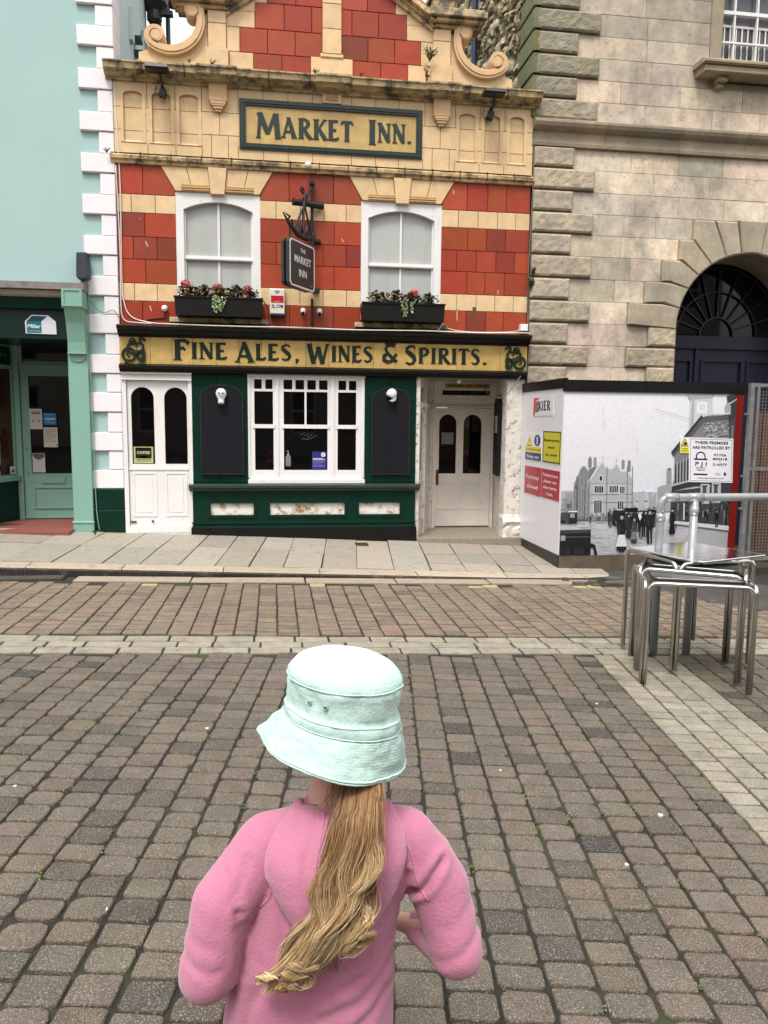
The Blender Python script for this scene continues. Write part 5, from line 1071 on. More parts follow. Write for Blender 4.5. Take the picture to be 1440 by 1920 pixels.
# ------------------------------------------------------------------ hoarding
ho = thing('hoarding', 'white site hoarding with a black and white street mural and black top rail', 'hoarding', (3.3, 8.5, -.1))
mb = MB(); mb.box(3.285, 3.315, 8.50, 9.97, .05, 2.0, S(232, 230, 234, .85)); mb.build('side_panel', M_sign, ho)
mb = MB(); mb.box(3.275, 3.325, 8.485, 9.98, 1.99, 2.105); mb.box(3.28, 5.52, 8.465, 8.53, 1.955, 2.085); mb.build('top_rail', M_blackgloss, ho)
mb = MB(); mb.prism([(8.485, -.16), (9.98, -.12), (9.98, .055), (8.485, .06)], 3.28, 3.32, 'x'); mb.build('side_plinth', mat('black_brown', S(34, 28, 26), rough=.4), ho)
mb = MB(); mb.box(3.29, 5.60, 8.48, 8.52, -.32, .055); mb.build('front_plinth', mat('muddy_board', S(92, 82, 66), rough=.6, var=.35, vs=6, bump=.2), ho)
mb = MB(); mb.box(5.405, 5.495, 8.472, 8.52, .055, 1.955, S(140, 26, 20, .7)); mb.build('red_strip', M_sign, ho)
mu = MB(); mu.box(3.29, 5.405, 8.485, 8.52, .055, 1.957, S(230, 228, 242, .88)); mural = mu.build('mural_panel', M_photo, ho)
mp = MB(); LY = [0]
def MU(cx, cy):
    t = (cy-140)/905; xl = 290-22*t; xr = 1258-43*t; u = (cx-xl)/(xr-xl); top = 130+30*u; bot = 1045-6*u
    return (3.29+u*2.115, 1.957-(cy-top)/(bot-top)*1.902)
def poly(P, g, tint=1.03):
    LY[0] += 1; y = 8.4848-LY[0]*.000013
    Q = [MU(*p) for p in P]; gl = S(g, g, min(255, g*tint), .85)
    Q = [(min(5.4045, max(3.2905, a)), min(1.9565, max(.0555, b))) for a, b in Q]
    mp.add([(a, y, b) for a, b in Q], [tuple(range(len(Q)))], gl)
def br(x0, y0, x1, y1, g): poly([(x0, y0), (x1, y0), (x1, y1), (x0, y1)], g)
Rm = rng(123)
for k in range(12): br(260, 140+45*k, 1260, 185+45*k, 236-k*1.5)
for k in range(10): br(255, 845+20*k, 1225, 868+20*k, 192-k*2.5)          # street
for k in range(260): x, y = Rm.uniform(262, 1210), Rm.uniform(850, 1040); br(x, y, x+Rm.uniform(10, 60), y+Rm.uniform(2, 5), Rm.choice([160, 175, 205, 150]))
poly([(1000, 920), (1225, 900), (1225, 1045), (900, 1045)], 168)
# distant terrace
br(270, 680, 345, 850, 170); br(300, 690, 345, 840, 150); br(650, 690, 860, 850, 188); br(672, 740, 800, 746, 60)
for k in range(18): x = Rm.uniform(655, 850); br(x, Rm.uniform(680, 720), x+14, 790, Rm.choice([160, 176, 200]))
for k in range(12): br(275+Rm.uniform(0, 60), 700+Rm.uniform(0, 120), 290+Rm.uniform(0, 50), 720+Rm.uniform(0, 120), Rm.choice([90, 120, 140]))
# gabled hall
poly([(345, 850), (345, 640), (365, 600), (380, 560), (398, 540), (430, 575), (430, 850)], 138); poly([(420, 850), (420, 620), (500, 508), (528, 560), (548, 560), (578, 522), (612, 575), (640, 575), (672, 625), (672, 850)], 176)
poly([(430, 560), (470, 540), (440, 610), (420, 620)], 120); br(422, 500, 442, 548, 130); br(428, 490, 436, 500, 110); br(452, 495, 468, 540, 150); br(608, 512, 624, 560, 140); br(642, 515, 658, 575, 130); br(358, 600, 366, 850, 110)
for P in ([(426, 622), (500, 510), (504, 516), (432, 626)], [(500, 510), (530, 562), (526, 566), (498, 518)], [(548, 562), (578, 524), (582, 530), (552, 568)], [(578, 524), (612, 577), (608, 580), (576, 532)]): poly(P, 222)
br(420, 700, 672, 706, 130); br(420, 640, 672, 644, 150)
for x0, y0, x1, y1, n in ((460, 655, 508, 692, 4), (542, 655, 590, 692, 5), (600, 660, 626, 698, 3), (458, 735, 500, 805, 4), (588, 740, 620, 785, 3), (486, 600, 500, 625, 1)):
    br(x0-5, y0-5, x1+5, y1+4, 205); br(x0, y0, x1, y1, 52)
    for k in range(1, n): x = x0+(x1-x0)*k/n; br(x-1.5, y0, x+1.5, y1, 190)
for k in range(150): x, y = Rm.uniform(424, 664), Rm.uniform(625, 840); br(x, y, x+Rm.uniform(6, 16), y+Rm.uniform(3, 5), Rm.choice([158, 166, 188, 194])) if not any(a-6 < x < c+6 and b-6 < y < d+6 for a, b, c, d in ((445, 650, 630, 700), (445, 730, 625, 808))) else None
br(345, 825, 545, 850, 90)
for k in range(70): x, y = Rm.uniform(348, 418), Rm.uniform(640, 820); br(x, y, x+Rm.uniform(4, 12), y+Rm.uniform(4, 12), Rm.choice([118, 128, 150, 104]))
for x in (366, 388, 408, 430, 526, 640, 668): br(x-1.5, 560 if x > 380 else 610, x+2.5, 845, 120); poly([(x-3, 562 if x > 380 else 612), (x+4, 562 if x > 380 else 612), (x, 540 if x > 380 else 590)], 130)
for k in range(60): x = Rm.uniform(425, 665); br(x, Rm.uniform(800, 840), x+8, 850, Rm.choice([110, 130, 150]))
br(420, 744, 672, 748, 140); poly([(500, 500), (504, 486), (506, 500)], 150); poly([(576, 518), (579, 502), (582, 518)], 150)
for k in range(22): x = 350+k*4; br(x, 640+Rm.uniform(0, 40), x+1.6, 840, Rm.choice([95, 170]))
# right hand buildings
poly([(985, 390), (990, 165), (1110, 165), (1122, 270), (1050, 285), (985, 395)], 206); poly([(970, 160), (1130, 160), (1112, 182), (988, 190)], 172); br(1024, 200, 1088, 262, 228)
poly([(1056+26*cos(a), 228+27*sin(a)) for a in [k*pi/8 for k in range(16)]], 240); poly([(1056+19*cos(a), 228+20*sin(a)) for a in [k*pi/8 for k in range(16)]], 216); poly([(1000, 165), (1010, 165), (1012, 340), (990, 380)], 176)
poly([(890, 478), (1060, 282), (1222, 272), (1222, 300), (1070, 312), (900, 500)], 92); poly([(885, 470), (1055, 270), (1062, 286), (893, 490)], 60)
poly([(905, 500), (1070, 312), (1222, 300), (1222, 640), (885, 680), (905, 620)], 128)
for k in range(240):
    x = Rm.uniform(1065, 1215); y = Rm.uniform(312, 390); br(x, y, x+Rm.uniform(5, 18), y+Rm.uniform(4, 9), Rm.choice([80, 110, 150, 172, 190]))
poly([(1198, 170), (1258, 160), (1250, 300), (1215, 345)], 66); poly([(1200, 215), (1256, 185), (1256, 192), (1204, 224)], 180); poly([(1212, 320), (1252, 285), (1250, 640), (1216, 640)], 80); br(1226, 330, 1240, 600, 120)
poly([(1188, 225), (1198, 208), (1212, 205), (1222, 228), (1222, 262), (1190, 262)], 170); br(1120, 262, 1220, 270, 222)
for k in range(8):
    x = 908+k*17; t = k/8; poly([(x, 545-55*t), (x+9, 535-55*t), (x+9, 640-30*t), (x, 648-30*t)], 62); poly([(x+9, 530-55*t), (x+13, 527-55*t), (x+13, 640-30*t), (x+9, 642-30*t)], 196)
poly([(885, 690), (890, 655), (1252, 600), (1252, 650), (1010, 660)], 54); poly([(890, 650), (1010, 622), (1010, 632), (890, 662)], 176)
br(862, 570, 888, 640, 150); br(865, 560, 885, 572, 100); poly([(810, 665), (890, 640), (890, 800), (830, 800)], 160)
poly([(885, 690), (1250, 648), (1250, 880), (1000, 862), (885, 850)], 66)
for a, b in ((1055, 650), (1120, 645)): br(a, b, a+52, b+110, 184); br(a+12, b+12, a+34, b+60, 80); br(a+8, b+8, a+40, b+16, 60)
for k in range(70): x, y = Rm.uniform(900, 1235), Rm.uniform(700, 860); br(x, y, x+Rm.uniform(3, 10), y+Rm.uniform(10, 50), Rm.choice([28, 44, 90, 120, 38]))
br(958, 755, 966, 850, 200); poly([(890, 852), (1225, 885), (1225, 912), (890, 866)], 205); poly([(890, 866), (1225, 910), (1225, 916), (890, 870)], 120)
# cars and people in the mural
br(272, 800, 360, 862, 70); poly([(318, 796), (362, 794), (364, 862), (316, 864)], 40); br(314, 792, 364, 799, 225); br(276, 845, 300, 862, 40); br(325, 806, 350, 830, 150)
poly([(262, 905), (440, 900), (440, 1042), (262, 1042)], 30); poly([(262, 900), (440, 896), (436, 916), (264, 920)], 64); br(262, 935, 436, 942, 72); poly([(440, 975), (465, 985), (478, 1040), (462, 1045), (455, 1000), (440, 1000)], 28); br(275, 930, 300, 960, 150)
for k in range(16): br(264+k*11, 1005, 270+k*11, 1035, Rm.choice([20, 50]))
def pers(x, y, h, g, skirt=0, hat=1, sk=None):
    w_ = h*.125; e = Rm.uniform(-.1, .1)*w_
    if skirt: P = [(x-w_*.4, y-h*.84), (x+w_*.4, y-h*.84), (x+w_*.85, y-h*.74), (x+w_*.8, y-h*.50), (x+w_*.55, y-h*.46), (x+w_*1.0, y-h*.07), (x-w_*1.0, y-h*.07), (x-w_*.55, y-h*.46), (x-w_*.85, y-h*.50), (x-w_*.85, y-h*.74)]
    else: P = [(x-w_*.4, y-h*.84), (x+w_*.4, y-h*.84), (x+w_*.95, y-h*.76), (x+w_*.85, y-h*.44), (x+w_*.62, y-h*.44), (x+w_*.6, y), (x-w_*.6, y), (x-w_*.62, y-h*.44), (x-w_*.85, y-h*.44), (x-w_*.95, y-h*.76)]
    poly(P, g)
    if skirt: br(x-w_*.5, y-h*.08, x-w_*.1, y, max(18, g-20)); br(x+w_*.1, y-h*.08, x+w_*.5, y, max(18, g-20))
    else: poly([(x-w_*.06, y-h*.38), (x+w_*.06, y-h*.38), (x+w_*.16+e, y), (x-w_*.16+e, y)], 150)
    if sk: poly([(x-w_*.6, y-h*.46), (x+w_*.6, y-h*.46), (x+w_*1.15, y-h*.16), (x-w_*1.15, y-h*.16)], sk)
    poly([(x-w_*.5, y-h*.70), (x-w_*.3, y-h*.70), (x-w_*.35, y-h*.52), (x-w_*.5, y-h*.52)], min(110, g+36))
    poly([(x+w_*.36*cos(a), y-h*.905+w_*.46*sin(a)) for a in [k*pi/5 for k in range(10)]], 158)
    if hat: poly([(x-w_*.62, y-h*.945), (x+w_*.62, y-h*.945), (x+w_*.38, y-h*1.0), (x-w_*.38, y-h*1.0)], 24)
for k in range(60): x = Rm.uniform(540, 800); pers(x, 862+Rm.uniform(-5, 25), Rm.uniform(62, 88), Rm.choice([24, 34, 48, 60]), Rm.random() < .4)
br(625, 778, 700, 800, 24); br(560, 792, 640, 850, 40); br(690, 795, 760, 850, 34)
pers(650, 950, 140, 44, 1); pers(745, 935, 140, 34); pers(700, 905, 110, 28); pers(635, 900, 105, 50, 1); pers(720, 942, 150, 30); pers(437, 860, 42, 30); pers(768, 978, 190, 34, hat=1); pers(895, 932, 150, 26, 1); pers(1150, 890, 95, 22); pers(835, 870, 80, 50); pers(1085, 860, 70, 20); pers(975, 850, 60, 24)
pers(680, 978, 145, 66, 1, 0, 120); pers(610, 1030, 220, 34, 1, 1, 214)
poly([(700, 820), (712, 800), (722, 830), (712, 850)], 220)
for P in ([(790, 235), (985, 292), (985, 294), (790, 237)],): poly(P, 150)
for x, y0, y1 in ((498, 215, 340), (690, 400, 470), (512, 290, 330), (358, 425, 450)): br(x, y0, x+2, y1, 205)
mp.build('mural_print', M_photo, mural, fix=False)
# signs on the hoarding side (text runs from the wall end towards the camera)
def side_sign(name, y0, y1, z0, z1, col, label, draw, tz=(0, 0), border=None, cat='sign'):
    t = thing(name, label, cat, (3.28, (y0+y1)/2, z0)); mb = MB(); mb.box(3.279, 3.2845, y1, y0, z0, z1, col); mb.build('sheet', M_sign, t); mb = MB()
    U = lambda a, b, d=0: (3.2785-.0006*d, y0+(y1-y0)*a, z0+(z1-z0)*b)
    def P(pts, c, d=1): mb.add([U(a, b, d) for a, b in pts], [tuple(range(len(pts)))], c)
    def T(s, a, b, wd, h, c, d=3): text(mb, s, U(a, b, d), (0, -1, 0), (0, 0, 1), wd*abs(y1-y0), h*(z1-z0), c)
    if border:
        for q in (rect(0, 1, 0, .035), rect(0, 1, .965, 1), rect(0, .04, 0, 1), rect(.96, 1, 0, 1)): P(q, border, 1)
    draw(P, T, mb, U); mb.build('print', M_sign, t, fix=False)
def d1(P, T, mb, U):
    P([(.02, .98), (.32, .98), (.20, .84), (.14, .84), (.10, .06), (.0, .0)], S(214, 50, 52)); P([(.16, .78), (.24, .78), (.12, .40), (.12, .6)], S(214, 50, 52)); P([(.10, .20), (.28, .56), (.28, .20)], S(24, 110, 128)); P([(.11, .30), (.25, .80), (.27, .80), (.28, .66), (.13, .26)], S(30, 60, 80))
    x0, yy0 = 9.35, 1.745; k = MB(); word(k, 'KIER', .02, .44, 0, .115, .115, 0, S(34, 52, 60)); mb.add([(3.277-.0005*(.02-q[1]), x0-q[0], yy0+q[2]) for q in k.v], k.f, S(34, 52, 60))
side_sign('company_sign', 9.52, 8.82, 1.68, 1.91, S(232, 230, 234, .85), 'white company sign with red and blue mark, top of the hoarding side', d1)
def d2_(P, T, mb, U):
    P(rect(0, 1, .0, .28), S(28, 44, 104)); P(rect(0, 1, .30, .50), S(240, 214, 40)); P([(.08, .54), (.42, .54), (.25, .95)], S(230, 200, 30)); P([(.15, .575), (.35, .575), (.25, .86)], S(245, 230, 90), 2); P([(.24, .62), (.26, .62), (.27, .8), (.23, .8)], S(30, 30, 20), 3)
    P([(.74+.19*cos(a), .745+.215*sin(a)) for a in [k*pi/10 for k in range(20)]], S(30, 50, 130)); P([(.71, .60), (.77, .60), (.78, .88), (.70, .88)], S(225, 228, 240), 2); P(rect(.10, .40, .52, .545), S(30, 30, 30), 2)
    T('Construction site', .5, .365, .92, .085, S(110, 96, 20)); T('Keep out', .5, .08, .74, .12, S(235, 235, 245))
side_sign('safety_sign', 9.78, 9.17, 1.12, 1.46, S(236, 236, 238), 'white, yellow and blue keep out site sign', d2_)
def d3(P, T, mb, U): T('Businesses', .5, .68, .86, .085, S(40, 40, 28)); T('open', .5, .46, .40, .085, S(40, 40, 28)); T('as usual', .5, .22, .62, .085, S(40, 40, 28))
side_sign('notice_sign', 9.12, 8.53, 1.12, 1.495, S(206, 200, 52), 'yellow sign saying businesses open as usual', d3, border=S(60, 60, 30))
def d4(P, T, mb, U): T('Footway', .5, .56, .80, .15, S(240, 225, 228)); T('closed', .5, .22, .66, .15, S(240, 225, 228))
side_sign('notice_sign', 9.78, 9.15, .68, 1.035, S(176, 36, 56), 'red sign saying footway closed', d4)
def d5(P, T, mb, U):
    for i, s_ in enumerate(('Pedestrians', 'please use', 'alternative', 'route.')): T(s_, .5, .76-.215*i, (.86, .74, .76, .4)[i], .11, S(240, 225, 228))
side_sign('notice_sign', 9.125, 8.53, .685, 1.035, S(176, 36, 56), 'red sign asking pedestrians to use an alternative route', d5)
# patrol sign on the front
ps = thing('security_sign', 'white security patrol sign with small yellow warning sticker on the mural', 'sign', (5.1, 8.47, .92))
mb = MB(); F_ = lambda u, v_: (4.83+u*.56+.024*(1-v_), .918+v_*.525-.012*u); yb = 8.470
Pt = lambda mb, pts, c, d: mb.add([(F_(*p)[0], yb-.0012*d, F_(*p)[1]) for p in pts], [tuple(range(len(pts)))], c)
q = [F_(*p) for p in rect(0, 1, 0, 1)]; mb.prism(q, yb, yb+.012, 'y', S(238, 237, 242)); mb.prism([F_(*p) for p in rect(-.20, .005, .64, 1)], yb+.001, yb+.012, 'y', S(238, 237, 242)); mb.build('sheet', M_sign, ps)
mb = MB(); NV = S(34, 30, 70); GK = S(52, 52, 58)
for r_ in (rect(.03, .97, .03, .037), rect(.03, .97, .965, .972), rect(.03, .037, .03, .97), rect(.963, .97, .03, .97)): Pt(mb, r_, GK, 1)
def Tx(s_, u, v_, wd, h, c=GK): x, z = F_(u, v_); text(mb, s_, (x, yb-.003, z), (1, 0, -.02), (0, 0, 1), wd*.56, h*.525, c)
Tx('THESE PREMISES', .5, .865, .76, .062); Tx('ARE PATROLLED BY', .5, .755, .86, .062); Tx('01726', .70, .60, .28, .05); Tx('890318', .70, .51, .33, .05); Tx('216377', .70, .385, .33, .05); Tx('P J I', .27, .375, .26, .085); Tx('SECURITY', .27, .315, .24, .026); Tx('LIMITED', .27, .265, .18, .026); Tx('www.pjisecurity.co.uk', .5, .085, .6, .028); Tx('or', .70, .47, .04, .02)
Pt(mb, rect(.11, .42, .16, .195), NV, 1); Pt(mb, rect(.11, .42, .50, .535), NV, 1)
for k in range(14): a, b = pi*k/14, pi*(k+1)/14; Pt(mb, [(.265+.11*cos(a), .585+.105*sin(a)), (.265+.11*cos(b), .585+.105*sin(b)), (.265+.082*cos(b), .585+.077*sin(b)), (.265+.082*cos(a), .585+.077*sin(a))], NV, 1)
Pt(mb, rect(.155, .183, .53, .585), NV, 1); Pt(mb, rect(.347, .375, .53, .585), NV, 1); Pt(mb, [(.82+.035*cos(a), .195+.04*sin(a)) for a in [k*pi/6 for k in range(12)]], S(80, 80, 90), 1); Pt(mb, rect(.60, .72, .165, .22), S(200, 198, 206), 1)
Pt(mb, rect(-.195, .0, .645, .78), S(235, 225, 60), 1); Pt(mb, [(-.19, .80), (-.01, .80), (-.10, .99)], S(60, 56, 20), 1); Pt(mb, [(-.17, .815), (-.03, .815), (-.10, .965)], S(232, 214, 40), 2); Pt(mb, [(-.13, .83), (-.06, .83), (-.05, .87), (-.09, .90), (-.12, .87)], S(50, 46, 20), 3); Pt(mb, rect(-.17, -.03, .735, .75), S(130, 120, 30), 2); Pt(mb, rect(-.17, -.03, .69, .705), S(130, 120, 30), 2)
mb.build('print', M_sign, ps, fix=False)
# mesh fence panel
mf = thing('mesh_fence', 'galvanised mesh fence panel standing in front of the hoarding end', 'fence', (6.4, 8.3, -.2))
mb = MB(); c = (1, 1, 1)
for x, w_ in ((5.47, .05), (5.545, .03), (7.5, .05)): mb.box(x-w_/2, x+w_/2, 8.27, 8.32, -.22, 2.075)
for z in (2.05, 1.085, .02): mb.box(5.49, 7.5, 8.275, 8.315, z-.02, z+.02)
for z in (1.72, 1.0, .62): mb.box(5.40, 5.47, 8.28, 8.30, z-.012, z+.012)
mb.build('frame', mat('galvanised', S(140, 142, 140, .8), rough=.45, var=.25, vs=14, metal=.4, bump=.2), mf)
mb = MB()
for k in range(50): x = 5.58+.038*k; mb.box(x-.0022, x+.0022, 8.293, 8.297, .02, 2.05)
for k in range(54): z = .04+.038*k; mb.box(5.5, 7.5, 8.2975, 8.3015, z-.0022, z+.0022)
mb.build('mesh', MATS['galvanised'], mf)
o = thing('wooden_board', 'brown wooden boards leaning behind the mesh fence', 'board', (6.3, 9.2, -.2))
for k in range(4): mb = MB(); mb.cbox(6.06+.2*k, 6.24+.2*k, 9.2, 9.24, -.28, 1.75, c=.004); mb.build('plank', M_wood, o)
# railing
rl = thing('pipe_railing', 'grey tubular handrail behind the stacked tables', 'railing', (2.8, 5.19, -.1))
mb = MB(); el = [(2.83+.06*cos(a), 5.19, 1.01+.06*sin(a)) for a in [pi-pi/2*k/8 for k in range(9)]]
mb.tube([(2.77, 5.19, -.1), (2.77, 5.19, .93)]+el+[(6.5, 5.19, 1.07)], .029, 14); mb.build('rail', M_galv, rl, True)
mb = MB(); mb.tube([(3.03, 5.19, -.12), (3.03, 5.19, 1.05)], .029, 14); mb.build('post', M_galv, rl, True); mb = MB(); mb.tube([(5.2, 5.19, -.2), (5.2, 5.19, 1.05)], .029, 14); mb.build('post', M_galv, rl, True)
mb = MB()
for p, q in (((2.77, 5.19, .90), (2.77, 5.19, .955)), ((2.79, 5.19, 1.07), (2.90, 5.19, 1.07)), ((2.98, 5.19, 1.07), (3.09, 5.19, 1.07)), ((3.03, 5.19, .94), (3.03, 5.19, 1.0)), ((3.01, 5.19, .975), (3.05, 5.19, .975))):
    mb.tube([p, q], .0325, 14)
for x, z in ((2.875, 1.07), (2.77, .97), (3.03, .97), (3.1, 1.07)): mb.tube([(x, 5.16, z), (x, 5.15, z)], .006, 6)
mb.build('fitting', M_galv, rl, True)
# stacked tables
M_steel2 = mat('shaded_steel', (.10, .10, .10), rough=.35, var=.15, vs=5, bump=0, metal=1)  # lower tops: steel darkened to paint in the shade between stacked tables
def table(c, rot, size, ztop, zb, frot, label, ov=-.07, toff=(0, 0)):
    t = thing('steel_table', label, 'table', (c[0], c[1], zb), 'steel cafe tables stacked by the railing')
    h = size/2; r = .0142
    def W(x, y, z, a): return (c[0]+x*cos(a)-y*sin(a), c[1]+x*sin(a)+y*cos(a), z)
    K = [(-h, -h), (h, -h), (h, h), (-h, h)]
    for i in range(4):
        a, b = K[i], K[(i+1) % 4]; dx, dy = (b[0]-a[0])/size, (b[1]-a[1])/size; zt = ztop-.03; rc = .05; P = []
        a2 = (a[0]+dx*.021, a[1]+dy*.021); b2 = (b[0]-dx*.021, b[1]-dy*.021)
        P.append(W(a2[0]-dx*.003, a2[1]-dy*.003, zb, frot))
        for k in range(7): th = pi/2*k/6; P.append(W(a2[0]+dx*rc*(1-cos(th)), a2[1]+dy*rc*(1-cos(th)), zt-rc+rc*sin(th), frot))
        for k in range(7): th = pi/2*(1-k/6); P.append(W(b2[0]-dx*rc*(1-cos(th)), b2[1]-dy*rc*(1-cos(th)), zt-rc+rc*sin(th), frot))
        P.append(W(b2[0]+dx*.003, b2[1]+dy*.003, zb, frot)); mb = MB(); mb.tube(P, r, 12); mb.build('leg_frame', M_steel, t, True)
    g = h+.022+ov; rcn = .035; out = []
    for sx_, sy_, a0 in ((1, 1, 0), (-1, 1, 90), (-1, -1, 180), (1, -1, 270)):
        for k in range(6): a = radians(a0+18*k); out.append((sx_*(g-rcn)+rcn*cos(a), sy_*(g-rcn)+rcn*sin(a)))
    V = []; n = len(out)
    for sc_, z in ((.93, ztop-.022), (.99, ztop-.022), (1.0, ztop-.012), (1.0, ztop-.004), (.99, ztop), (.955, ztop), (.945, ztop-.0015), (.5, ztop-.0015)): V += [W(p[0]*sc_+toff[0], p[1]*sc_+toff[1], z, rot) for p in out]
    F = [tuple(range(n)), tuple(range(8*n-1, 7*n-1, -1))]+[(q*n+i, q*n+(i+1) % n, (q+1)*n+(i+1) % n, (q+1)*n+i) for q in range(7) for i in range(n)]
    mb = MB(); mb.add(V, F); mb.build('tabletop', M_top if ztop > .69 else M_steel2, t)
table((2.78, 4.75), radians(-19.6), .665, .615, -.098, radians(-19.6), 'lowest steel cafe table of the stack, its front feet nearest the camera')
table((2.90, 4.92), radians(-33), .65, .655, -.078, radians(-33.7), 'middle steel cafe table of the stack, turned most sharply')
table((2.93, 5.06), radians(20), .62, .70, -.06, radians(7.5), 'topmost steel cafe table with wet reflective square top', .0, (.055, -.017))

# ------------------------------------------------------------------ girl
M_skin = mat('skin', S(226, 178, 156, .8), rough=.5, var=.06, vs=12, bump=.05, bs=200)
M_pink = mat('pink_sweatshirt', S(204, 130, 157, .74), rough=.92, var=.05, vs=9, bump=.3, bs=170, sheen=.3, spec=.15)
M_hat = mat('mint_cotton', S(196, 224, 215, .88), rough=.9, var=.05, vs=20, bump=.28, bs=150, spec=.15)
M_hair = mat('hair', attr=True, rough=.5, var=.12, vs=60, bump=0, spec=.3)
def capsule(mb, p0, r0_, p1, r1_, n=7, seg=18):
    p0, p1 = Vector(p0), Vector(p1); d = p1-p0; L = d.length; dz = d.normalized(); P = []; Rr = []
    for k in range(n): a = pi/2*(1-k/n); P.append(p0-dz*r0_*sin(a)); Rr.append(max(.001, r0_*cos(a)))
    for k in range(6): t = k/5; P.append(p0+d*t); Rr.append(r0_+(r1_-r0_)*t)
    for k in range(1, n+1): a = pi/2*k/n; P.append(p1+dz*r1_*sin(a)); Rr.append(max(.001, r1_*cos(a)))
    mb.tube(P, Rr, seg)
def loft(mb, rings, seg=28):
    V = []
    for (cx, cy, cz, rx, ry) in rings:
        for k in range(seg): a = 2*pi*k/seg; ca, sa = cos(a), sin(a); V.append((cx+rx*(abs(ca)**.85)*(1 if ca > 0 else -1), cy+ry*(abs(sa)**.85)*(1 if sa > 0 else -1), cz))
    n = len(rings); mb.add(V, [(i*seg+k, i*seg+(k+1) % seg, (i+1)*seg+(k+1) % seg, (i+1)*seg+k) for i in range(n-1) for k in range(seg)]+[tuple(range(seg-1, -1, -1)), tuple((n-1)*seg+k for k in range(seg))])
def fuse(mb, name, m, parent, vox=.007, sm=8, disp=None, cut=None):
    o = mb.build(name, m, None); 
    md = o.modifiers.new('r', 'REMESH'); md.mode = 'VOXEL'; md.voxel_size = vox; md2 = o.modifiers.new('s', 'SMOOTH'); md2.iterations = sm; md2.factor = .5
    bpy.context.view_layer.update(); me = bpy.data.meshes.new_from_object(o.evaluated_get(bpy.context.evaluated_depsgraph_get())); o.modifiers.clear(); o.data = me; me.name = name
    if disp:
        ns = [v_.normal.copy() for v_ in me.vertices]
        for v_, n_ in zip(me.vertices, ns): v_.co += n_*disp(v_.co.copy(), n_)
    me.polygons.foreach_set('use_smooth', [True]*len(me.polygons)); me.update()
    if not me.materials: me.materials.append(m)
    par(o, parent); return o
girl = thing('person', 'child in pink hooded sweatshirt and mint bucket hat with long blonde ponytail', 'person', (.10, 1.38, 0))
HX, HY = .126, 1.385
b = MB()
loft(b, [(HX, HY+.012, .955, .045, .055), (HX, HY+.02, .975, .058, .075), (HX, HY+.012, 1.0, .070, .090), (HX, HY, 1.05, .079, .098), (HX, HY-.003, 1.09, .078, .096), (HX, HY, 1.125, .062, .078), (HX, HY, 1.145, .03, .04)])
capsule(b, (HX-.026, HY-.012, .86), .045, (HX-.012, HY-.004, .98), .042)
loft(b, [(.075, 1.37, .46, .085, .062), (.08, 1.37, .54, .088, .062), (.09, 1.37, .64, .094, .066), (.105, 1.37, .76, .108, .072), (.115, 1.372, .82, .11, .066), (.118, 1.374, .86, .06, .045)])
for s_, sh, el_, wr in ((-1, (-.005, 1.37, .82), (-.125, 1.315, .635), (-.035, 1.47, .60)), (1, (.235, 1.37, .82), (.322, 1.315, .635), (.246, 1.436, .590))):
    capsule(b, sh, .036, el_, .027); capsule(b, el_, .026, wr, .018)
    d = (Vector(wr)-Vector(el_)).normalized(); pm = Vector(wr)+d*.035; capsule(b, wr, .018, pm, .020)
    sd2 = Vector((-d.y, d.x, 0))
    for k, L_ in enumerate((.036, .043, .040, .032)):
        o_ = (k-1.5)*.0115; p_ = pm+Vector((0, 0, -o_))+d*.008; q_ = p_+d*L_*.55; e_ = q_+d*L_*.35+sd2*(-s_)*-.012
        capsule(b, p_, .0062, q_, .0058, 3, 8); capsule(b, q_, .0058, e_, .005, 3, 8)
    th0 = Vector(wr)+d*.014; capsule(b, th0, .009, th0+d*.02+Vector((0, 0, .022)), .0065, 3, 8)
for s_ in (-1, 1):
    capsule(b, (.075+s_*.045, 1.37, .47), .06, (.085+s_*.052, 1.385, .27), .042); capsule(b, (.085+s_*.052, 1.385, .27), .040, (.088+s_*.055, 1.375, .06), .026); capsule(b, (.088+s_*.055, 1.375, .04), .027, (.09+s_*.058, 1.47, .025), .022)
    capsule(b, (HX+s_*.077, HY, 1.045), .012, (HX+s_*.082, HY-.006, 1.065), .011, 3, 8)
capsule(b, (HX, HY+.098, 1.055), .006, (HX, HY+.112, 1.035), .010, 3, 8); capsule(b, (HX-.012, HY+.094, 1.003), .006, (HX+.012, HY+.094, 1.003), .006, 3, 8)
for s_ in (-1, 1): capsule(b, (HX+s_*.028, HY+.084, 1.062), .012, (HX+s_*.03, HY+.084, 1.062), .012, 3, 8)
body = fuse(b, 'body', M_skin, girl, .0045, 3)
for s_ in (-1, 1):
    mb = MB(); mb.lathe([(0, .0125), (.006, .011), (.010, .006), (.0105, 0)], (HX+s_*.029, HY+.086, 1.062), 12, S(60, 90, 110), 'y'); mb.build('eye', M_plastic, body, True)
mb = MB(); mb.strip([(HX-.016, 1.002), (HX-.006, .999), (HX+.006, .999), (HX+.016, 1.002)], .005, HY+.092, HY+.1005, S(190, 100, 100)); mb.build('mouth', M_plastic, body)
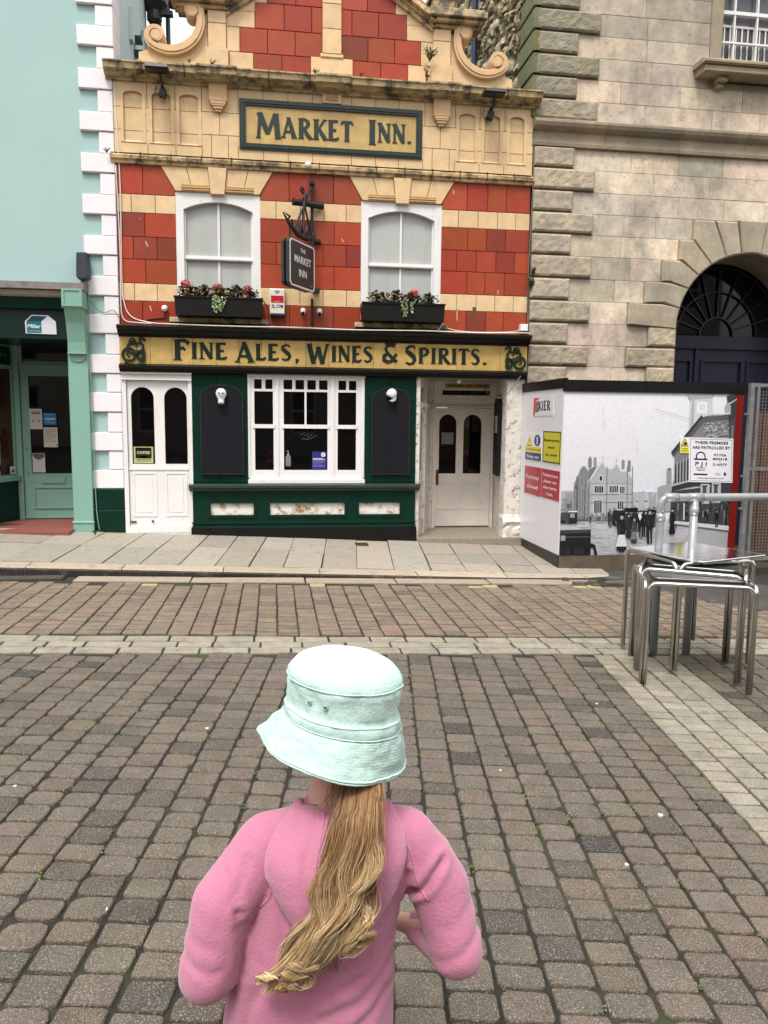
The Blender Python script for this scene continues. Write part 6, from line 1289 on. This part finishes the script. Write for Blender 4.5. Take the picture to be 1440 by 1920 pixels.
# leggings and shoes
b = MB(); loft(b, [(.07, 1.372, .44, .098, .075), (.072, 1.372, .50, .10, .075), (.075, 1.372, .56, .095, .07)])
for s_ in (-1, 1): capsule(b, (.075+s_*.045, 1.37, .46), .066, (.085+s_*.052, 1.385, .27), .047); capsule(b, (.085+s_*.052, 1.385, .27), .046, (.088+s_*.055, 1.375, .09), .034)
fuse(b, 'leggings', mat('navy_leggings', S(40, 44, 66), rough=.85, bump=.1, bs=200), girl, .008, 4)
for s_ in (-1, 1):
    b = MB(); x = .09+s_*.058; capsule(b, (x, 1.36, .04), .036, (x+s_*.004, 1.47, .032), .030); loft(b, [(x, 1.36, .05, .034, .036), (x, 1.36, .085, .033, .035)]); sh = fuse(b, 'shoe', mat('white_trainer', S(220, 218, 214), rough=.5), girl, .006, 3)
    mb = MB(); mb.prism([(x+.036*cos(a)*(1), 1.415+.09*sin(a)) for a in [k*pi/10 for k in range(20)]], -.002, .016, 'z', S(200, 200, 200)); mb.build('sole', M_plastic, sh)
# sweatshirt
b = MB()
loft(b, [(.062, 1.362, .30, .150, .104), (.062, 1.362, .36, .160, .106), (.063, 1.362, .45, .164, .106), (.066, 1.362, .53, .158, .102), (.076, 1.362, .62, .146, .098), (.092, 1.362, .70, .141, .096), (.110, 1.364, .77, .147, .092), (.118, 1.366, .82, .146, .086), (.120, 1.368, .855, .125, .074), (.122, 1.370, .877, .084, .062), (.124, 1.372, .890, .056, .052)])
for sh, mid, el_, wr in (((-.018, 1.362, .812), (-.098, 1.333, .725), (-.124, 1.308, .608), (-.055, 1.452, .585)), ((.245, 1.362, .812), (.305, 1.335, .725), (.333, 1.308, .612), (.284, 1.398, .600))):
    capsule(b, (.121+(.035 if sh[0] > .1 else -.035), 1.368, .852), .036, (sh[0], 1.364, sh[2]+.012), .047); capsule(b, sh, .058, mid, .057); capsule(b, mid, .057, el_, .052); capsule(b, el_, .051, wr, .036)
CR = [([(-.05, .82), (-.072, .765), (-.066, .735)], .0018, .007), ([(-.090, .80), (-.080, .76), (-.070, .73)], .002, .006), ([(-.066, .735), (-.062, .66), (-.062, .60)], .004, .007), ([(.30, .79), (.262, .75), (.242, .73)], .0085, .007),
      ([(.238, .775), (.246, .735), (.240, .69)], .0045, .006), ([(.22, .61), (.15, .555), (.08, .535)], .0035, .010), ([(.215, .66), (.165, .60), (.12, .585)], .0035, .009), ([(.20, .55), (.14, .50)], .004, .010), ([(-.165, .70), (-.115, .675)], .0012, .010), ([(-.165, .655), (-.105, .64)], .0022, .009),
      ([(.38, .665), (.30, .615)], .0022, .009), ([(.36, .71), (.305, .68)], .0012, .009), ([(-.02, .60), (-.05, .55), (-.06, .50)], .004, .009), ([(.02, .74), (.0, .66)], .002, .012)]
def sdist(px, pz, a, b_):
    dx, dz = b_[0]-a[0], b_[1]-a[1]; t = max(0, min(1, ((px-a[0])*dx+(pz-a[1])*dz)/(dx*dx+dz*dz))); return hypot(px-a[0]-dx*t, pz-a[1]-dz*t), t
def folds(p, n_):
    a = noise.noise(Vector((p.x*13, p.y*13, p.z*8)))*.0035+noise.noise(Vector((p.x*6, p.y*7, p.z*5+4)))*.005+noise.noise(Vector((p.x*38, p.y*30, p.z*22)))*.0012
    if n_.y < .2:
        px = p.x+.004*noise.noise(p*30); pz = p.z+.004*noise.noise(p*30+Vector((5, 5, 5)))
        for P, A_, w_ in CR:
            d = min(sdist(px, pz, P[k], P[k+1])[0] for k in range(len(P)-1))
            if d < .05: a += -A_*math.exp(-(d/w_)**2)+A_*.55*math.exp(-((d-w_*2.1)/(w_*1.2))**2)
    return a
hoodie = fuse(b, 'sweatshirt', M_pink, girl, .0048, 9, folds)
def seam(pts, r, name='seam', m=None, parent=None, off=.0):
    # lay the line on the sweatshirt's surface
    Q = []
    for p in pts:
        ok, loc, nor, idx = hoodie.ray_cast(Vector((p[0], 1.0, p[2])), Vector((0, 1, 0)))
        if ok: Q.append(loc+Vector((0, -.0003, 0)))
    mb = MB(); mb.tube(Q, r, 6); return mb.build(name, m or M_pink, parent or hoodie, True)
def lerpn(P, n):
    P = [Vector(p) for p in P]; o = []
    for i in range(len(P)-1):
        for k in range(n): o.append(P[i].lerp(P[i+1], k/n))
    return o+[P[-1]]
for P in ([(.05, 0, .885), (.022, 0, .85), (.004, 0, .81), (-.006, 0, .77), (-.016, 0, .745), (-.03, 0, .73)], [(.20, 0, .885), (.228, 0, .85), (.245, 0, .81), (.253, 0, .77), (.262, 0, .745), (.275, 0, .73)]):
    seam(lerpn(P, 6), .0016)
# hood lying on the back
V = []; F = []; nt_, nu = 40, 36; ctr = [(0, .120, .090), (.08, .116, .106), (.16, .112, .119), (.24, .109, .127), (.32, .107, .129), (.4, .105, .125), (.5, .105, .113), (.6, .105, .096), (.7, .105, .076), (.8, .106, .053), (.9, .107, .028), (1, .108, .006)]
def ip(t, j):
    for a, c in zip(ctr, ctr[1:]):
        if a[0] <= t <= c[0]+1e-9: f = (t-a[0])/(c[0]-a[0]); return a[j]+(c[j]-a[j])*f
    return ctr[-1][j]
YB = []
for t in range(nt_+1):
    row = []
    for k in range(nu+1):
        tt, u = t/nt_, -1+2*k/nu; x = ip(tt, 1)+ip(tt, 2)*u; z = .898-.262*tt
        ok, loc, nor, idx = hoodie.ray_cast(Vector((x, 1.0, z)), Vector((0, 1, 0))); row.append(min(loc.y, 1.345) if ok else 1.345)
    YB.append(row)
RAW = [r_[:] for r_ in YB]
for it in range(10):
    N2 = [r_[:] for r_ in YB]
    for t in range(nt_+1):
        for k in range(nu+1):
            q = [YB[a][b_] for a, b_ in ((t-1, k), (t+1, k), (t, k-1), (t, k+1)) if 0 <= a <= nt_ and 0 <= b_ <= nu]; N2[t][k] = min((YB[t][k]+sum(q)/len(q))/2, RAW[t][k])
    YB = N2
def hs(tt, u, thick):
    t = min(nt_, max(0, int(round(tt*nt_)))); k = min(nu, max(0, int(round((u+1)/2*nu))))
    x = ip(tt, 1)+ip(tt, 2)*u; z = .898-.262*tt
    bul = (.012+.032*sin(pi*min(1, tt*1.02)**.75)*(1-.25*tt))*(1-abs(u)**4.5)**.5
    fold = .010*math.exp(-((u+.34-.12*sin(4*tt))/.06)**2)*sin(pi*min(1, tt+.1))-.006*math.exp(-((u+.47)/.05)**2)+.004*math.exp(-((u-.45+.2*tt)/.09)**2)+.004*noise.noise(Vector((x*16, z*10, 1)))+.014*math.exp(-((u-.0)/.16)**2)*max(0, tt-.6)
    return Vector((x, YB[t][k]-thick*(bul+fold+.003)-.0015, z))
for t in range(nt_+1):
    for k in range(nu+1): V.append(hs(t/nt_, -1+2*k/nu, 1))
n0 = len(V)
for t in range(nt_+1):
    for k in range(nu+1): V.append(hs(t/nt_, -1+2*k/nu, 0)+Vector((0, .006, 0)))
W = nu+1
for t in range(nt_):
    for k in range(nu): F.append((t*W+k, t*W+k+1, (t+1)*W+k+1, (t+1)*W+k)); F.append((n0+t*W+k, n0+(t+1)*W+k, n0+(t+1)*W+k+1, n0+t*W+k+1))
ring = [k for k in range(W)]+[t*W+nu for t in range(1, nt_+1)]+[nt_*W+k for k in range(nu-1, -1, -1)]+[t*W for t in range(nt_-1, 0, -1)]
for i in range(len(ring)): j = (i+1) % len(ring); F.append((ring[i], ring[j], ring[j]+n0, ring[i]+n0))
mb = MB(); mb.add(V, F); hood = mb.build('hood', M_pink, girl, True)
mb = MB(); P = [(.113+.073*cos(a), 1.368+.058*sin(a), .886-.026*max(0, sin(a))+.006*cos(2*a)) for a in [radians(q) for q in range(0, 360, 8)]]
mb.tube(P, .0085, 12, close=True); mb.build('hood_rim', M_pink, hood, True)
mb = MB()
for u0_ in (-.36, .36): mb.tube([hs(t/20, u0_*(1-.4*t/20), 1)+Vector((0, -.0006, 0)) for t in range(0, 18)], .0012, 6)
mb.build('seam', M_pink, hood, True)
# bucket hat
V = []; F = []; SEG = 120
prof = [(0, 1.168), (.03, 1.1675), (.055, 1.165), (.075, 1.160), (.090, 1.152), (.099, 1.142), (.1035, 1.132), (.1055, 1.124), (.1045, 1.121), (.1055, 1.118), (.1055, 1.108), (.105, 1.096), (.1045, 1.085), (.1045, 1.075), (.1045, 1.066), (.1062, 1.064), (.1068, 1.052), (.107, 1.043), (.1055, 1.041)]
nb_ = 26
for k in range(nb_+1): t = k/nb_; prof.append((.107+.031*t**.9+(.0010 if k % 2 else -.0010), 1.040-.057*t**1.08))
prof += [(.1395, .982), (.1385, .979), (.135, .981)]
for k in range(12): t = k/11; prof.append((.1345-.031*t, .983+.057*t))
for i, (r_, z_) in enumerate(prof):
    down = max(0, min(1, (1.12-z_)/.15))
    for k in range(SEG):
        a = 2*pi*k/SEG; ca, sa = cos(a), sin(a); fl = max(0, (1.045-z_)/.075)
        rr = r_*(1+.02*ca*ca-.01*sa*sa); rr += fl*(.017*max(0, -ca)-.025*max(0, ca)+.004*sin(3*a+1)+.003*sin(7*a))
        if 1.05 < z_ < 1.12: rr += -.010*math.exp(-((a-.12)/.30)**2)*math.exp(-((z_-1.08)/.022)**2)-.010*math.exp(-((a-2*pi+.1)/.30)**2)*math.exp(-((z_-1.08)/.022)**2)
        x = HX+.004+rr*ca-.008*down; y = HY+rr*sa*1.02
        w_ = .0042*noise.noise(Vector((ca*3, sa*3, z_*40)))+.0018*noise.noise(Vector((ca*9, sa*9, z_*90))) if z_ < 1.135 else .002*noise.noise(Vector((x*30, y*30, 0)))
        if 1.064 < z_ < 1.115: w_ += .004*noise.noise(Vector((ca*5+z_*30, sa*5, z_*26)))-.003*max(0, -sa)
        if fl > .05: w_ += .0014*noise.noise(Vector((ca*16+r_*60, sa*16, r_*140)))+.0009*noise.noise(Vector((ca*34, sa*34, r_*60)))
        z = z_-(x-HX)*(.10+.13*down)+fl*.004*sin(2*a+.6)+.003
        V.append((x+ca*w_, y+sa*w_, z+(.3*w_ if z_ > 1.13 else 0)))
n = len(prof); F = [(i*SEG+k, i*SEG+(k+1) % SEG, (i+1)*SEG+(k+1) % SEG, (i+1)*SEG+k) for i in range(n-1) for k in range(SEG)]
mb = MB(); mb.add(V, F); hat = mb.build('hat', M_hat, girl, True)
def hring(i, off, r, name):
    mb = MB(); mb.tube([Vector(V[i*SEG+k])+Vector((V[i*SEG+k][0]-HX, V[i*SEG+k][1]-HY, 0)).normalized()*off for k in range(SEG)], r, 5, close=True); mb.build(name, M_hat, hat, True)
hring(7, .0004, .0012, 'top_seam'); hring(15, .0002, .0011, 'band_seam'); hring(17, .0004, .0013, 'band_seam'); hring(18+nb_, .0, .0022, 'brim_edge')
for k in (76, 82):
    p = Vector(V[11*SEG+k]); nrm = Vector((p.x-HX, p.y-HY, 0)).normalized(); mb = MB(); q = nrm.to_track_quat('Z', 'Y').to_matrix()
    p = p+nrm*.0022; mb.lathe([(.0045, -.003), (.0045, .0012), (.0022, .0016), (.0018, -.0005)], tuple(p), 12, S(150, 190, 180), 'z', q); mb.lathe([(0, .0003), (.002, .0003)], tuple(p), 8, S(30, 40, 38), 'z', q); mb.build('eyelet', M_plastic, hat, fix=False)
# hair
def spline(P, n):
    P = [Vector(p) for p in P]; Q = []
    for i in range(len(P)-1):
        p0, p1, p2, p3 = P[max(i-1, 0)], P[i], P[i+1], P[min(i+2, len(P)-1)]
        for k in range(n): t = k/n; Q.append(.5*((2*p1)+(-p0+p2)*t+(2*p0-5*p1+4*p2-p3)*t*t+(-p0+3*p1-3*p2+p3)*t**3))
    return Q+[P[-1]]
locks = [  # x, y, z guides
 [(.128, 1.295, .975), (.115, 1.245, .90), (.103, 1.232, .83), (.088, 1.225, .765), (.070, 1.222, .72), (.034, 1.222, .67), (.002, 1.228, .62), (-.012, 1.232, .59)],
 [(.135, 1.29, .975), (.125, 1.235, .90), (.112, 1.22, .83), (.092, 1.212, .775), (.076, 1.212, .73), (.048, 1.212, .675), (.018, 1.218, .625), (-.018, 1.225, .60), (-.022, 1.215, .615), (-.008, 1.210, .615)],
 [(.142, 1.285, .975), (.135, 1.228, .90), (.124, 1.21, .83), (.108, 1.203, .765), (.086, 1.202, .72), (.064, 1.205, .67), (.048, 1.212, .62), (.020, 1.222, .578), (.006, 1.215, .588), (.012, 1.206, .60)],
 [(.150, 1.283, .975), (.148, 1.226, .90), (.138, 1.205, .83), (.110, 1.198, .775), (.096, 1.196, .72), (.082, 1.20, .66), (.068, 1.21, .615), (.040, 1.218, .585), (.028, 1.21, .60)],
 [(.158, 1.283, .975), (.158, 1.226, .90), (.152, 1.205, .83), (.140, 1.198, .775), (.112, 1.196, .72), (.104, 1.20, .67), (.092, 1.206, .63), (.068, 1.21, .605), (.058, 1.202, .62), (.07, 1.198, .63)],
 [(.166, 1.285, .975), (.168, 1.228, .90), (.165, 1.208, .83), (.160, 1.20, .775), (.138, 1.197, .735), (.128, 1.198, .69), (.130, 1.20, .66), (.150, 1.20, .645), (.166, 1.20, .662), (.162, 1.197, .682), (.146, 1.194, .680)],
 [(.173, 1.288, .975), (.176, 1.234, .90), (.173, 1.214, .83), (.170, 1.206, .775), (.158, 1.202, .735), (.138, 1.198, .70), (.134, 1.196, .672), (.148, 1.196, .655), (.162, 1.196, .668), (.158, 1.192, .684)],
 [(.130, 1.292, .975), (.118, 1.24, .90), (.112, 1.216, .83), (.090, 1.206, .78), (.082, 1.204, .74), (.10, 1.20, .70), (.088, 1.20, .65), (.060, 1.206, .62), (.035, 1.212, .61), (.022, 1.206, .625)],
 [(.160, 1.282, .975), (.152, 1.222, .90), (.146, 1.20, .84), (.128, 1.19, .79), (.120, 1.19, .74), (.096, 1.193, .69), (.074, 1.20, .65), (.050, 1.206, .625), (.03, 1.20, .64)],
 [(.170, 1.284, .975), (.170, 1.224, .90), (.172, 1.204, .84), (.160, 1.194, .79), (.150, 1.194, .75), (.156, 1.196, .715), (.168, 1.198, .70)]]
R = rng(3); hr = MB(); core = MB()
for li, G in enumerate(locks):
    G = [Vector((p[0]*p[1]/1.28, p[1], 1.6-(1.6-p[2])*p[1]/1.28)) for p in G]
    Q = spline(G, 8); n = len(Q); tone = R.uniform(.98, 1.28); w0 = 1.2+R.uniform(-.7, .7); wa = R.uniform(.008, .012)
    Q = [q+Vector((wa*min(1, max(0, i/n-.12)*3)*sin(15*i/n+w0)*(1 if i/n < .85 else .4)-.004*(i/n > .1), .008*min(1, i/n*2)*cos(15*i/n+w0), 0)) for i, q in enumerate(Q)]
    m9 = int(n*.82)
    core.tube([q+Vector((0, .007, 0)) for q in Q[:m9]], [.0085+.002*sin(pi*i/n)-.006*i/n for i in range(m9)], 8, S(140, 104, 66, .7))
    for s_ in range(300):
        a = R.uniform(0, 2*pi); out = R.random() < .10; rr = .0178*sqrt(R.random())*(1.5 if out else 1); ph = R.uniform(0, 6.3); am = R.uniform(.0003, .0022)*(2.2 if out else 1); fr = R.uniform(6, 13); P = []; ofx, ofy = rr*cos(a), rr*sin(a)*.5; ln = int(n*(1 if R.random() < .55 else R.uniform(.6, 1)))
        tw = R.uniform(-.5, .5); sh = R.uniform(-.006, .006)
        for i in range(0, ln):
            t = i/n; sp = (.62+.55*sin(pi*min(1, t*1.1)))*(1-.35*t); ca, sa = cos(tw*t*4), sin(tw*t*4)
            P.append(Q[i]+Vector(((ofx*ca-ofy*sa)*sp+am*sin(fr*t*3+ph)*t*2+sh*t*t, (ofx*sa+ofy*ca)*sp*.8, am*.5*cos(fr*t*3+ph)+sh*.5*t*t)))
        k0 = len(hr.f); hr.tube(P, [.00058*(1-.5*i/len(P)) for i in range(len(P))], 3, (1, 1, 1), cap=False)
        base_c = R.choice([(S(150, 118, 84), S(232, 200, 148)), (S(126, 96, 66), S(210, 174, 122)), (S(172, 140, 104), S(255, 240, 206)), (S(106, 74, 46), S(160, 118, 72)), (S(166, 126, 82), S(246, 218, 166))])
        m_ = len(P)-1
        for i in range(m_):
            t = min(1, max(0, (i/n-.15)*1.6)); c = tuple((base_c[0][q]*(1-t)+base_c[1][q]*t)*tone for q in range(3))
            for q in range(3): hr.c[k0+i*3+q] = c
# wisps at the nape
for s_ in range(34):
    x = R.uniform(.095, .15); P = [(x, 1.318, .965), (x+R.uniform(-.012, .012), 1.312, .94), (x+R.uniform(-.02, .015), 1.308, .918), (x+R.uniform(-.03, .02), 1.30, .905)]
    hr.tube(spline(P, 3), .0007, 3, S(176, 134, 86), cap=False)
for s_ in range(16):
    P = [(.10, 1.24, .86), (.075+R.uniform(-.01, .01), 1.228, .835+R.uniform(-.01, .01)), (.058+R.uniform(-.008, .008), 1.225, .81), (.062, 1.226, .785)]; hr.tube(spline(P, 4), .0006, 3, S(214, 178, 124), cap=False)
for s_ in range(260):     # hair on the back of the head under the hat, drawn into the tail
    a = radians(R.uniform(200, 340)); x0, y0 = HX+.075*cos(a), HY+.094*sin(a)
    P = [(x0, y0, 1.03), ((x0+.15)/2+.0, min(y0, 1.31), .995), (.150+R.uniform(-.02, .02), 1.288, .972)]; hr.tube(spline(P, 4), .0012, 3, jit(S(140, 102, 62), R, .15), cap=False)
hairo = hr.build('ponytail', M_hair, girl, True, fix=False); core.build('hair_mass', M_hair, hairo, True)

# ------------------------------------------------------------------ far side of the square: unseen houses added to block low sky light
R = rng(61); xx = -24
for i, (wd3, ht, c, lab) in enumerate(((9, 10.5, S(150, 120, 100), 'brown brick house across the square behind the camera, far left'), (8, 9.2, S(190, 184, 170), 'cream rendered house across the square behind the camera, left'), (10, 11, S(130, 126, 118), 'grey stone house across the square behind the camera'), (9, 9.8, S(140, 82, 64), 'red brick house across the square behind the camera, right'), (10, 10.6, S(176, 170, 156), 'pale rendered house across the square behind the camera, far right'))):
    t = thing('unseen_house', lab, 'house', (xx+wd3/2, -15, 0), 'houses across the square'); mb = MB(); hol = []
    for fl in range(3):
        for k in range(3): cx = xx+wd3*(k+.5)/3; hol.append(rect(cx-.55, cx+.55, 1+fl*3.1, 2.9+fl*3.1 if fl else 3.0))
    mb.plate(rect(xx, xx+wd3-.02, -.8, ht), hol, -15, -15.4, c); mb.box(xx, xx+wd3-.02, -22, -15.9, -.8, ht, c); mb.box(xx-.05, xx+wd3+.03, -15.9, -14.8, ht, ht+.3, c); mb.build('wall', M_stone, t)
    for h_ in hol:
        mb = MB(); a, b_, z0, z1 = h_[0][0], h_[1][0], h_[0][1], h_[2][1]; bx_frame(mb, a, b_, z0, z1, .07, -15.2, -15.12); mb.box(a, b_, -15.2, -15.13, (z0+z1)/2-.03, (z0+z1)/2+.03); wq = mb.build('window', M_white, t)
        mb = MB(); mb.box(a, b_, -15.22, -15.21, z0, z1); mb.build('pane', M_glassdk, wq)
    mb = MB(); mb.prism([(-22, ht), (-15.2, ht+.2), (-18.6, ht+2.6)], xx, xx+wd3-.02, 'x'); mb.build('roof', MATS['slate'], t); xx += wd3

# moss in the joints, gum and grit on the setts
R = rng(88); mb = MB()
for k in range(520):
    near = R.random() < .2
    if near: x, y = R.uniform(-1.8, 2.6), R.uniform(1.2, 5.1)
    else: x, y = R.uniform(2.3, 5.2), R.uniform(3.4, 5.4)  # extra moss by the tables stands in for their shade
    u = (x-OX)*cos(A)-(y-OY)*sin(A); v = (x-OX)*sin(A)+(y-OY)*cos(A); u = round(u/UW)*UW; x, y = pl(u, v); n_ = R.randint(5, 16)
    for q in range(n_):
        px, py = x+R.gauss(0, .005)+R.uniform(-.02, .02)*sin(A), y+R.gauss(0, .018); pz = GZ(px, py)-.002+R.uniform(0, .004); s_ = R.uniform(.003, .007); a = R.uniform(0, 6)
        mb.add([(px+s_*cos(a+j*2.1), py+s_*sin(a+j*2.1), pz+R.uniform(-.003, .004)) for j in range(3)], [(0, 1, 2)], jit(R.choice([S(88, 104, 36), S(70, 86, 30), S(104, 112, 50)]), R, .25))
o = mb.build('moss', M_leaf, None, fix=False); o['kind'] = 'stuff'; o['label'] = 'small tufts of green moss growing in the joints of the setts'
for i, (px, py, s_, l) in enumerate(((-.55, 2.42, .009, 'pale gum spot on a sett left of the child'), (1.62, 2.9, .010, 'pale gum spot on a sett right of the child'), (1.05, 3.35, .007, 'small white chip on the setts right of the hat'), (1.30, 2.55, .008, 'round white gum spot on the setts beyond the right sleeve'), (-.35, 3.9, .010, 'white scrap on the setts left of the hat'), (1.9, 4.2, .008, 'white scrap on the setts near the pale band'), (-1.1, 3.3, .008, 'white speck on the setts at left'))):
    mb = MB(); mb.prism([(px+s_*cos(a)*R.uniform(.8, 1.2), py+s_*sin(a)*R.uniform(.8, 1.2)) for a in [q*pi/5 for q in range(10)]], GZ(px, py)-.004, GZ(px, py)+.004, 'z', S(214, 208, 196)); tag(mb.build('chewing_gum', M_plastic, None, loc=(px, py, GZ(px, py))), l, 'litter', 'gum spots and scraps on the setts')
